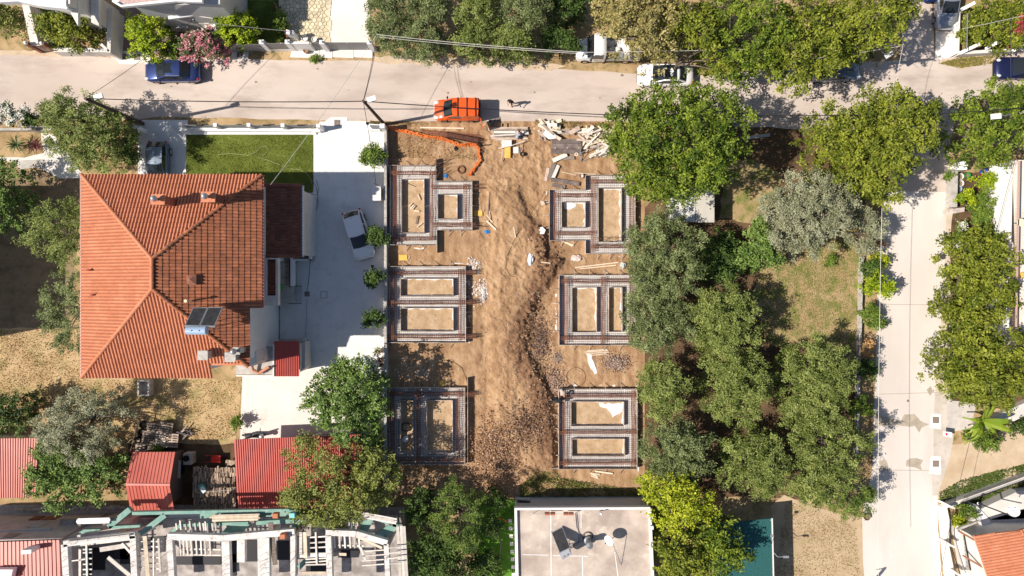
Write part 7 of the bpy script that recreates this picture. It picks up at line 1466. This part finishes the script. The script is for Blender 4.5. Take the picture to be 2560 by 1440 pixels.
tree('bright yellow green tree at the site corner by the flat roofed house', 'lime', (1592, 1185, 1790, 1335), 5.5, lobes=[(1625, 1225, 28), (1665, 1210, 30), (1710, 1205, 30), (1640, 1260, 30), (1690, 1255, 38), (1735, 1250, 32), (1700, 1295, 32), (1665, 1300, 26), (1770, 1280, 22)], dens=1.2)
tree('olive brown tree hanging over the right parapet of the flat roof', 'ywalnut', (1625, 1300, 1770, 1480), 6.0, dens=1.15)
tree('dark green tree left of the teal canopy', 'walnut', (1700, 1285, 1870, 1455), 5.5, dens=1.1)
tree('small golden leaved bush behind the lime green tree', 'orange', (1755, 1215, 1800, 1265), 2.5, cat='shrub')
# plants along the side road wall
for lb, kd, b, h in (('dark green plant at the top of the roadside strip', 'dark', (2150, 640, 2200, 690), 1.6), ('yellow leaved plant in the roadside strip', 'lime', (2170, 630, 2212, 672), 1.2), ('bright bush throwing a spiky shadow on the side road', 'citrus', (2150, 680, 2228, 750), 2.0), ('pale green plant below the spiky bush', 'shrub', (2145, 755, 2195, 800), 1.3), ('sprawling low plant at the middle of the roadside strip', 'shrub', (2152, 765, 2212, 830), 1.0),
                     ('salmon orange bush in the roadside strip', 'orange', (2148, 840, 2184, 895), 1.3), ('dark creeping plant in the lower roadside strip', 'dark', (2140, 890, 2190, 960), 1.1), ('green bush at the bottom of the roadside strip', 'shrub', (2120, 985, 2180, 1050), 1.6), ('reddish twiggy plant behind the wall top', 'orange', (2160, 590, 2210, 625), 1.0), ('weak green weeds in the clearing edge', 'shrub', (2062, 632, 2090, 668), .8)):
    tree(lb, kd, b, h, cat='shrub', dens=.9)
# right edge garden
for lb, kd, b, h in (('small bright tree behind the grey topped garden wall', 'citrus', (2436, 432, 2495, 478), 2.0), ('yellowish small tree at the pink terrace', 'ywalnut', (2480, 445, 2530, 505), 2.2), ('green bush inside the grey topped wall', 'citrus', (2392, 470, 2430, 522), 1.6), ('tall leafy shrub in the middle of the right garden', 'shrub', (2430, 470, 2475, 560), 2.2), ('dense shrub with orange flowers, right garden', 'shrub', (2425, 520, 2478, 580), 2.0),
                     ('dark bush at the lower garden near the terrace', 'dark', (2425, 560, 2480, 630), 1.9), ('white flowered shrub along the side road verge', 'shrub', (2380, 550, 2425, 640), 1.7), ('small round bush at the street corner verge', 'shrub', (2362, 428, 2384, 448), .8), ('green low bush left of the banana plant', 'shrub', (2395, 1075, 2480, 1105), .8), ('round green bush below the banana plant', 'shrub', (2436, 1080, 2500, 1135), 1.8),
                     ('bush in the corner of the black railing, bottom right', 'shrub', (2385, 1258, 2440, 1295), 1.6), ('yellow flowering plant behind the railing plinth', 'lime', (2382, 1290, 2405, 1308), 1.0), ('dark hedge behind the curved wall at the right edge', 'dark', (2500, 1050, 2600, 1085), 1.0)):
    tree(lb, kd, b, h, cat='shrub', dens=1.0, extra='flowers' if 'white' in lb else None)
tree('upper yellow green hackberry along the side road, right edge', 'ywalnut', (2345, 565, 2540, 812), 4.8, lobes=[(2420, 600, 36), (2470, 600, 34), (2400, 640, 32), (2440, 650, 42), (2490, 645, 36), (2395, 690, 30), (2430, 710, 44), (2480, 710, 42), (2515, 690, 26), (2385, 740, 22), (2410, 770, 40), (2460, 775, 42), (2505, 760, 30), (2365, 775, 16)], dens=1.2)
tree('lower larger yellow green hackberry along the side road, right edge', 'ywalnut', (2320, 790, 2580, 1015), 6.0, lobes=[(2410, 815, 34), (2460, 820, 38), (2380, 870, 26), (2420, 870, 46), (2480, 870, 46), (2530, 860, 36), (2362, 910, 20), (2390, 930, 44), (2450, 940, 50), (2510, 930, 46), (2550, 910, 30), (2420, 985, 30), (2470, 990, 30), (2520, 980, 28), (2365, 950, 22)], dens=1.2)
tree('sprawling yellow green hedge inside the cream wall, top right', 'ywalnut', (2408, 2, 2560, 128), 1.9, cat='shrub', dens=1.3, name='hedge', lobes=[(2440, 30, 26), (2480, 30, 30), (2520, 35, 28), (2430, 70, 26), (2470, 70, 32), (2515, 75, 32), (2545, 95, 26), (2440, 105, 22), (2480, 105, 22), (2515, 112, 20)])
tree('crimson bougainvillea at the top right corner', 'bougain', (2530, 10, 2600, 120), 2.6, cat='shrub')
# yucca, cordyline and banana: long blade leaves
def rosette(label, px, py, r_, h, n, w_, cols, cat='plant', seed=1, zb=0., name='plant', droop=.5):
    rs = random.Random(seed); t = thing(name, label, cat, P(px, py, zb)); c = P(px, py, h*.6); c.z = zb+h*.35
    m_ = leafmat('blade_'+str(seed), *cols, trans=.3)
    MB().tube([(c.x, c.y, zb), (c.x, c.y, c.z)], .07, 8).build('stem', bark, t)
    for i in range(n):
        a = rs.uniform(0, 6.283); L = r_*rs.uniform(.7, 1.1); up = rs.uniform(.2, 1.0)*h*.6; d = Vector((math.cos(a), math.sin(a), 0)); s_ = Vector((-d.y, d.x, 0)); vs = []; K = 5
        for k in range(K+1):
            f = k/K; p = c+d*L*f+Vector((0, 0, up*math.sin(f*2.4)-droop*h*.25*f*f)); ww = w_*math.sin(min(1, f*1.1+.18)*math.pi*.93)*.5+.004; vs += [p-s_*ww-Vector((0, 0, ww*.3)), p+Vector((0, 0, ww*.25)), p+s_*ww-Vector((0, 0, ww*.3))]
        fs = []
        for k in range(K): fs += [(3*k, 3*k+1, 3*k+4, 3*k+3), (3*k+1, 3*k+2, 3*k+5, 3*k+4)]
        MB().add(vs, fs).build('leaf', m_, t)
    return t
rosette('spiky green yucca in the front garden at the left edge', 38, 360, .95, 1.3, 34, .09, ((.06, .10, .04), (.25, .32, .14)), seed=3, name='yucca')
rosette('spiky dark red cordyline beside the yucca', 88, 362, .75, 1.2, 28, .08, ((.12, .03, .04), (.28, .10, .10)), seed=4, name='cordyline')
rosette('banana plant with long arching leaves beside the side road', 2468, 1056, 2.3, 2.6, 11, .50, ((.16, .26, .02), (.42, .50, .06)), seed=5, name='banana_plant')
rosette('banana plant dried lower fronds among green bush', 2480, 1070, 1.6, 1.4, 9, .25, ((.30, .24, .06), (.55, .45, .15)), seed=6, name='banana_plant')
rosette('potted white edged agave by the driveway wall', 943, 876, .45, .7, 16, .07, ((.2, .25, .08), (.6, .6, .35)), seed=7, name='agave')
# ---------------- poles, wires, small things ----------------
def pole(label, base, top, h, m_, r0=.15, r1=.10, lamp=None, name='utility_pole', cat='utility pole'):
    b = P(*base); t = thing(name, label, cat, b); e = P(*top, h)
    MB().tube([b, b.lerp(e, .5), e], [r0, (r0+r1)/2, r1], 10).build('shaft', m_, t)
    for i in range(3): c = e-Vector((0, 0, .15+.25*i)); MB().tube([c-Vector((.12, 0, 0)), c+Vector((.14, 0, 0))], .035, 6).build('insulator', m_dark, t)
    if lamp:
        lp = P(*lamp[:2], lamp[2]); a = MB().tube([e-Vector((0, 0, .8)), e.lerp(lp, .6)+Vector((0, 0, -.2)), lp], .03, 6).build('lamp_arm', m_grey, t)
        d = Vector((lp.x-e.x, lp.y-e.y, 0)); d = d.normalized() if d.length > .01 else Vector((1, 0, 0))
        MB().bar(lp-d*.3, lp+d*.35, .36, .14).build('lamp_head', m_white, t)
    return t
m_tar = mat('tarred_wood', (.07, .05, .045), (.13, .10, .085), scale=3, rough=.95)
pole('tall dark wooden power pole with street lamp at the driveway corner', (962, 312), (908, 252), 7.8, m_tar, lamp=(928, 248, 7.6))
pole('dark wooden power pole with street lamp above the grey green olive tree', (357, 309), (213, 246), 7.9, m_tar, .17, .11, lamp=(245, 242, 7.5))
pole('pale wooden power pole leaning out from the big walnut trees at the crossing', (2193, 162), (2258, 114), 7.0, m_conc, .14, .09, lamp=(2222, 136, 4.6))
pole('pale concrete lamp post entering at the right edge above the loose crowned tree', (2418, 330), (2600, 265), 8.2, m_conc, .14, .10, name='lamp_post', cat='lamp post')
MB().bar(P(2478, 292, 8.0), P(2502, 290, 8.0), .38, .14).build('lamp_head', m_white, [o for o in bpy.data.objects if o.name.startswith('lamp_post')][0])
MB().tube([P(2500, 291, 8.0), P(2530, 285, 8.1)], .03, 6).build('lamp_arm', m_grey, [o for o in bpy.data.objects if o.name.startswith('lamp_post')][0])
pole('slim steel lamp mast with a round top between stairs and oleander', (541, 97), (482, 49), 6.2, m_steel, .07, .05, name='lamp_mast', cat='lamp mast')
pole('pole stub whose thin shadow falls across the side road at the bottom', (2170, 1470), (2120, 1560), 7.0, m_tar)
def wire(label, a, b, sag, r_=.028, m_=None, cat='cable', name='cable', n=14):
    p, q = P(*a), P(*b); pts = [p.lerp(q, i/n)-Vector((0, 0, sag*4*(i/n)*(1-i/n))) for i in range(n+1)]
    o = MB().tube(pts, r_, 4, cap=False).build(name, m_ or m_dark); return setp(o, label, cat, 'overhead cables')
lg = mat('pale_cable', (.62, .60, .56), rough=.6)
wire('thick black cable between the two wooden poles along the street', (213, 246, 7.7), (908, 253, 7.6), .5, .035)
wire('thick black cable from the driveway pole to the right over the van', (910, 253, 7.6), (1560, 288, 7.2), .4, .035)
wire('black cable over the right hand walnut tree along the street', (1560, 288, 7.8), (2340, 285, 7.8), .3, .03)
wire('black cable from the crossing to the right edge lamp post', (2340, 285, 7.8), (2640, 262, 8.2), .2, .03)
wire('cable from the driveway pole north to the grey gate corner, left strand', (908, 252, 7.6), (942, 86, 6.0), .3, .02)
wire('cable from the driveway pole north to the grey gate corner, right strand', (909, 252, 7.5), (945, 90, 5.6), .3, .018)
wire('cable from the driveway pole down along the driveway to the white cabinet', (908, 252, 7.4), (940, 462, 2.2), .3, .02)
wire('pale cable crossing the lawn from the roof to the street', (676, 462, 8.0), (942, 86, 6.2), .4, .018, lg)
wire('black service cable from the left pole to the lamp mast', (213, 246, 7.6), (482, 50, 6.2), .3, .018)
wire('white cable from the lamp mast past the orange tree to the white box', (482, 52, 6.0), (724, 78, 1.7), .1, .02, lg)
wire('pale double cable over the northern grove, upper strand', (942, 86, 6.2), (1450, 130, 6.0), .3, .022, lg)
wire('pale double cable over the northern grove, lower strand', (944, 92, 6.0), (1450, 134, 5.8), .3, .018, lg)
wire('pale cable over the truck into the walnut crowns', (1450, 131, 6.0), (2258, 112, 7.0), .2, .018, lg)
wire('pale cable coming down to the crossing pole from the top edge', (2260, -60, 8.0), (2258, 113, 7.0), .1, .03, lg)
wire('pale cable from the crossing pole to the left into the walnut crown', (2258, 114, 6.9), (2020, 148, 6.5), .2, .022, lg)
wire('thin pale cable from the crossing pole down across the junction', (2258, 114, 6.9), (2236, 262, 6.5), .2, .015, lg)
wire('pale cable running down the left side of the side road', (2205, 520, 6.5), (2196, 1440, 6.8), .2, .018, lg)
wire('black cable crossing the bottom right corner', (2436, 1060, 5.5), (2345, 1470, 6.5), .2, .018)
wire('pale cable from the top right corner over the yellow hedge', (2405, 72, 5.0), (2600, 30, 5.5), .1, .018, lg)
wire('black cable running down at the right edge past the navy car', (2530, -30, 7.5), (2529, 260, 7.5), .1, .022)
wire('black cable over the right garden to the terrace', (2560, 330, 6), (2482, 625, 2.5), .2, .018)
# white cabinet + pots
t = thing('cabinet', 'white meter cabinet against the driveway boundary wall', 'cabinet', P(942, 485)); part('body', [(930, 468), (951, 466), (951, 500), (930, 501)], 1.2, m_white, t); part('lid', [(929, 467), (952, 465), (952, 501), (929, 502)], 1.25, m_kerb, t, z0=1.2); MB().tube([P(934, 458, 2.4), P(956, 470, 2.6)], .03, 6).build('bracket', m_dark, t)
for lb, x, y, r_ in (('clay pot under the potted agave by the wall', 947, 878, .22), ('small dark clay pot below the agave', 951, 901, .2), ('empty pot at the lower end of the driveway wall', 952, 912, .15), ('clay bowl at the edge of the dusty yard and side road', 2168, 1293, .28)):
    bucket(x, y, r_, .35, MC['clay_pot'], lb, z=.01, cat='pot')
hose = MB(); hose.tube([P(*p, .03) for p in [(782, 452), (790, 468), (794, 485), (795, 510), (787, 540), (780, 570), (778, 610), (776, 650), (772, 700), (768, 728)]], .025, 5)
hose.tube([P(*p, .03) for p in [(782, 452), (772, 458), (770, 472), (780, 486), (793, 486), (797, 470), (790, 450)]], .02, 5); hose.tube([P(*p, .03) for p in [(767, 745), (766, 790), (764, 850), (764, 915)]], .012, 4)
setp(hose.build('garden_hose', m_grey), 'grey garden hose running down the driveway past the house', 'hose')
hose = MB(); hose.tube([P(*p, .09) for p in [(545, 386), (580, 384), (620, 388), (640, 380), (652, 368), (665, 365), (672, 372), (664, 385), (640, 392), (670, 400), (700, 412)]], .018, 4); hose.tube([P(*p, .09) for p in [(726, 422), (750, 424), (765, 432), (775, 445), (780, 460)]], .018, 4)
setp(hose.build('garden_hose', mat('pale_green_hose', (.42, .45, .22), rough=.6)), 'thin pale green hose looping over the lawn', 'hose')
mb = MB(); mb.tube([P(*p, .5) for p in [(1362, 480), (1330, 530), (1290, 590), (1268, 640), (1264, 670), (1276, 690), (1286, 692)]], .016, 4); setp(mb.build('black_pipe', m_dark), 'long thin black pipe curving down the earth track', 'pipe')
mb = MB(); mb.tube([P(*p, .06) for p in [(1110, 900), (1135, 905), (1155, 920), (1166, 945), (1168, 958)]], .02, 4); setp(mb.build('black_pipe', m_dark), 'short curved black pipe above the bottom left foundation', 'pipe')
# pallets, tyres, wheelbarrow
def pallet(px, py, z, rot, m_, label):
    t = thing('pallet', label, 'pallet', P(px, py, z), 'pallets stacked behind the gabled shed'); c = P(px, py, z); M = Matrix.Rotation(R(rot), 3, 'Z')
    for i in range(6): MB().box(c+M @ Vector((0, -.5+i*.2, .13)), (.8*1.3, .12, .03), R(rot)).build('slat', m_, t)
    for i in (-1, 0, 1): MB().box(c+M @ Vector((i*.46, 0, .055)), (.1, 1.1, .11), R(rot)).build('bearer', m_, t)
LBP = [('upper left', 384, 1072, -5, m_woodo), ('lower left', 372, 1092, -8, m_woodo), ('upper middle dark', 416, 1070, -6, m_woodo), ('pale lower right', 430, 1098, -8, m_woodp), ('pale broken lower middle', 405, 1096, -10, m_wood)]
for nm_, x, y, r_, m_ in LBP:
    for k in range(4): pallet(x+k*.4, y+k*.8, k*.16, r_+rnd.uniform(-3, 3), m_, ['bottom', 'second', 'third', 'topmost'][k]+' pallet of the '+nm_+' stack behind the gabled shed')
pallet(356, 1111, .0, 0, m_woodp, 'narrow pinkish pallet lying in front of the tyres'); pallet(372, 1113, .0, 2, m_woodo, 'pallet lying below the lower left stack')
for lb, x, y in (('upper black tyre in the row beside the pallets', 358, 1061), ('middle black tyre in the row beside the pallets', 354, 1081), ('lower black tyre in the row beside the pallets', 346, 1100)):
    ring(x, y, .24, .09, m_rub, lb, .1, 'tyre', 'tyre', 16)
t = thing('plank_heap', 'small heap of scrap timber right of the pallets', 'plank heap', P(466, 1085))
for i in range(16): x, y = 458+rnd.uniform(-8, 16), 1078+rnd.uniform(-10, 18); a = rnd.uniform(-.5, .9); plank(x-math.cos(a)*12, y+math.sin(a)*12, x+math.cos(a)*12, y-math.sin(a)*12, .09, .08+i*.03, rnd.choice([m_woodo, m_woodp, m_dark]), t)
wf = thing('fence', 'old wire fence on a leaning rail between olive tree and pallets', 'fence', P(335, 1080)); MB().bar(P(346, 1045, 1.0), P(326, 1130, 1.0), .06, .06).build('rail', m_woodo, wf)
for i in range(6): c = (345-i*3.6, 1048+i*15.5); MB().bar(P(*c, 0), P(*c, 1.1), .05, .05).build('post', m_woodo, wf)
t = thing('wheelbarrow', 'red wheelbarrow standing between shed and log pile', 'wheelbarrow', P(538, 1148)); c = P(541, 1147, .5); A_ = [c+Vector(v_) for v_ in ((-.38, -.28, .1), (.38, -.30, .12), (.38, .30, .12), (-.38, .28, .1), (-.22, -.16, -.2), (.25, -.18, -.2), (.25, .18, -.2), (-.22, .16, -.2))]
MB().add(A_, [(4, 7, 6, 5), (0, 4, 5, 1), (1, 5, 6, 2), (2, 6, 7, 3), (3, 7, 4, 0)]).build('tray', mat('red_barrow', (.55, .07, .05), rough=.5), t)
for s_ in (-.24, .24): MB().tube([c+Vector((.3, s_*.6, -.15)), c+Vector((-.3, s_, -.15)), c+Vector((-.95, s_*1.2, .05))], .02, 6).build('handle', MC['red_barrow'], t)
MB().tube([c+Vector((.5, -.05, -.3)), c+Vector((.5, .05, -.3))], .2, 14).build('wheel', m_rub, t)
t = thing('washing_machine', 'pale open topped machine casing beside the gabled shed', 'machine', P(466, 1150)); part('body', [(458, 1134), (478, 1134), (478, 1162), (458, 1162)], .9, m_conc, t); cc = P(466, 1146, .9); MB().lathe((cc.x, cc.y, .9), [(.26, 0), (.26, .06), (.15, .06), (.15, .01)], 18).build('drum', m_rub, t)
t = thing('scrap', 'grey sheet leaning at the side of the gabled shed', 'scrap sheet', P(443, 1175)); part('panel', [(437, 1150), (452, 1152), (450, 1196), (437, 1194)], 1.1, m_greyw, t, z0=1.05); part('support', [(440, 1155), (446, 1155), (446, 1190), (440, 1190)], 1.05, m_dark, t)
t = thing('planter_box', 'pale concrete trough below the south eave of the tiled house', 'trough', P(359, 970)); part('base', [(343, 951), (373, 951), (373, 990), (343, 990)], .3, m_conc, t)
for a in ([(343, 951), (347, 951), (347, 990), (343, 990)], [(369, 951), (373, 951), (373, 990), (369, 990)], [(347, 951), (369, 951), (369, 954), (347, 954)], [(347, 987), (369, 987), (369, 990), (347, 990)]): part('side', a, .8, m_conc, t)
# firewood: every log of the top layer its own piece
t = thing('firewood_stack', 'large stack of split logs between the gabled shed and the crimson roof', 'firewood stack', P(540, 1220))
lr = random.Random(5); m_log = mat('split_log', (.34, .25, .18), (.60, .48, .37), scale=5, rough=1, var=.45, stretch=(3, .6, 1)); part('core', [(486, 1172), (588, 1170), (590, 1274), (494, 1274)], .72, mat('log_gap_shade', (.04, .03, .025), rough=1), t); nlog = 0  # near-black core colour stands in for shade in the gaps between logs
for r_ in range(8):
    x = 484+(r_ > 5)*3
    while x < 590:
        w_ = lr.uniform(3.4, 5.0); y = 1174+r_*13.2+lr.uniform(-3, 3); L = lr.uniform(12, 15.5); z = .95+lr.uniform(-.10, .10); k = 6
        p = P(x+lr.uniform(-1, 1), y-L/2, z); q_ = P(x+lr.uniform(-1, 1), y+L/2, z+lr.uniform(-.08, .08)); MB().tube([p, p.lerp(q_, .5)+Vector((lr.uniform(-.02, .02), 0, 0)), q_], [w_/S*.44, w_/S*.48, w_/S*.42], 6).build('log', m_log, t); x += w_*1.02; nlog += 1
for i in range(9): x = 566+i*2.6; MB().tube([P(x, 1150+lr.uniform(-2, 2), .5), P(x, 1164, .5)], .06, 6).build('log', m_log, t)
t = thing('cool_box', 'teal and white box standing on the firewood stack', 'box', P(504, 1222, 1.05)); part('body', [(494, 1216), (502, 1212), (513, 1226), (506, 1233)], 1.5, mat('teal_box', (.06, .38, .42), rough=.5), t, z0=1.05); part('lid', [(500, 1220), (506, 1215), (515, 1227), (508, 1234)], 1.56, m_white, t, z0=1.5)
mb = MB(); mb.tube([P(490, 1232, 1.1), P(590, 1224, 1.1)], .01, 4); setp(mb.build('rope', m_white), 'thin white rope across the firewood stack', 'rope')
# garden clutter behind the grey topped wall, right
for lb, x, y, r_, h, c in (('blue lidded tub at the right garden path', 2463, 427, .22, .5, (.02, .08, .45)), ('dark red pot beside the blue tub', 2460, 436, .2, .35, (.3, .03, .05)), ('green watering tub behind the grey topped wall', 2420, 438, .24, .4, (.02, .3, .06)), ('white bowl behind the grey topped wall, upper', 2402, 441, .26, .3, (.75, .75, .72)), ('white basin behind the grey topped wall, lower', 2402, 458, .28, .35, (.7, .72, .72)), ('pale blue basin behind the grey topped wall', 2399, 472, .22, .3, (.3, .5, .7)), ('green ball like pot at the right edge rail', 2555, 434, .18, .4, (.03, .4, .08)), ('orange pot among the right garden shrubs', 2447, 551, .14, .4, (.75, .2, .03)), ('dark bowl by the street verge, upper', 2374, 459, .12, .2, (.2, .12, .08)), ('dark bowl by the street verge, lower', 2373, 506, .12, .2, (.2, .12, .08))):
    bucket(x, y, r_, h, mat('pot_%d_%d' % (x, y), c, rough=.5), lb, z=.02 if x < 2500 else 4.3, cat='pot')
crumple(2500, 440, .5, m_white, 'large white cloth covered seat at the right garden path', z=.3, sd=20, sz=(1.1, 1.2, .8)); crumple(2480, 434, .4, m_white, 'white bundle beside the covered seat', z=.2, sd=21, sz=(1.2, .7, .6)); crumple(2505, 434, .24, m_ply, 'brown bundle on the white covered seat', z=.9, sd=22)
ring(2495, 628, .2, .04, m_dark, 'black hoop at the terrace end', 1.3, 'hoop', 'hoop')
t = thing('sign', 'small white sign with a red mark at the side road edge', 'sign', P(2367, 1085)); MB().tube([P(2370, 1089), P(2370, 1089, .8)], .02, 5).build('post', m_steel, t); part('board', [(2358, 1078), (2380, 1081), (2379, 1094), (2358, 1090)], .85, m_white, t, z0=.82); part('mark', [(2364, 1082), (2369, 1083), (2369, 1089), (2364, 1088)], .856, mat('sign_red', (.6, .03, .03)), t, z0=.85)
t = thing('garden_ring', 'orange brown garden arch under the locust tree', 'garden edging', P(1218, 1345)); MB().bar(P(1208, 1325, .8), P(1245, 1338, .8), .45, .05).build('board', m_rust, t); MB().tube([P(1245, 1330, .3), P(1252, 1360, .3), P(1248, 1400, .3), P(1235, 1430, .3)], .05, 6).build('edging', m_ply, t)
for lb, x, y in (('upper red flower tuft in the garden by the stepping stones', 1250, 1297), ('lower red flower tuft in the garden by the stepping stones', 1264, 1302)):
    t = thing('flower', lb, 'flower', P(x, y)); MB().tube([P(x, y, 0), P(x, y, 1.9)], .01, 4).build('stem', m_lawn, t); MB().ball(P(x, y, 2.0), .09, 8).build('blossom', mat('red_flower', (.65, .09, .02)), t)
print('leaf tris', TOT[0], 'objects', len(bpy.data.objects), 'tris', sum(len(o.data.polygons) for o in bpy.data.objects if o.type == 'MESH'))
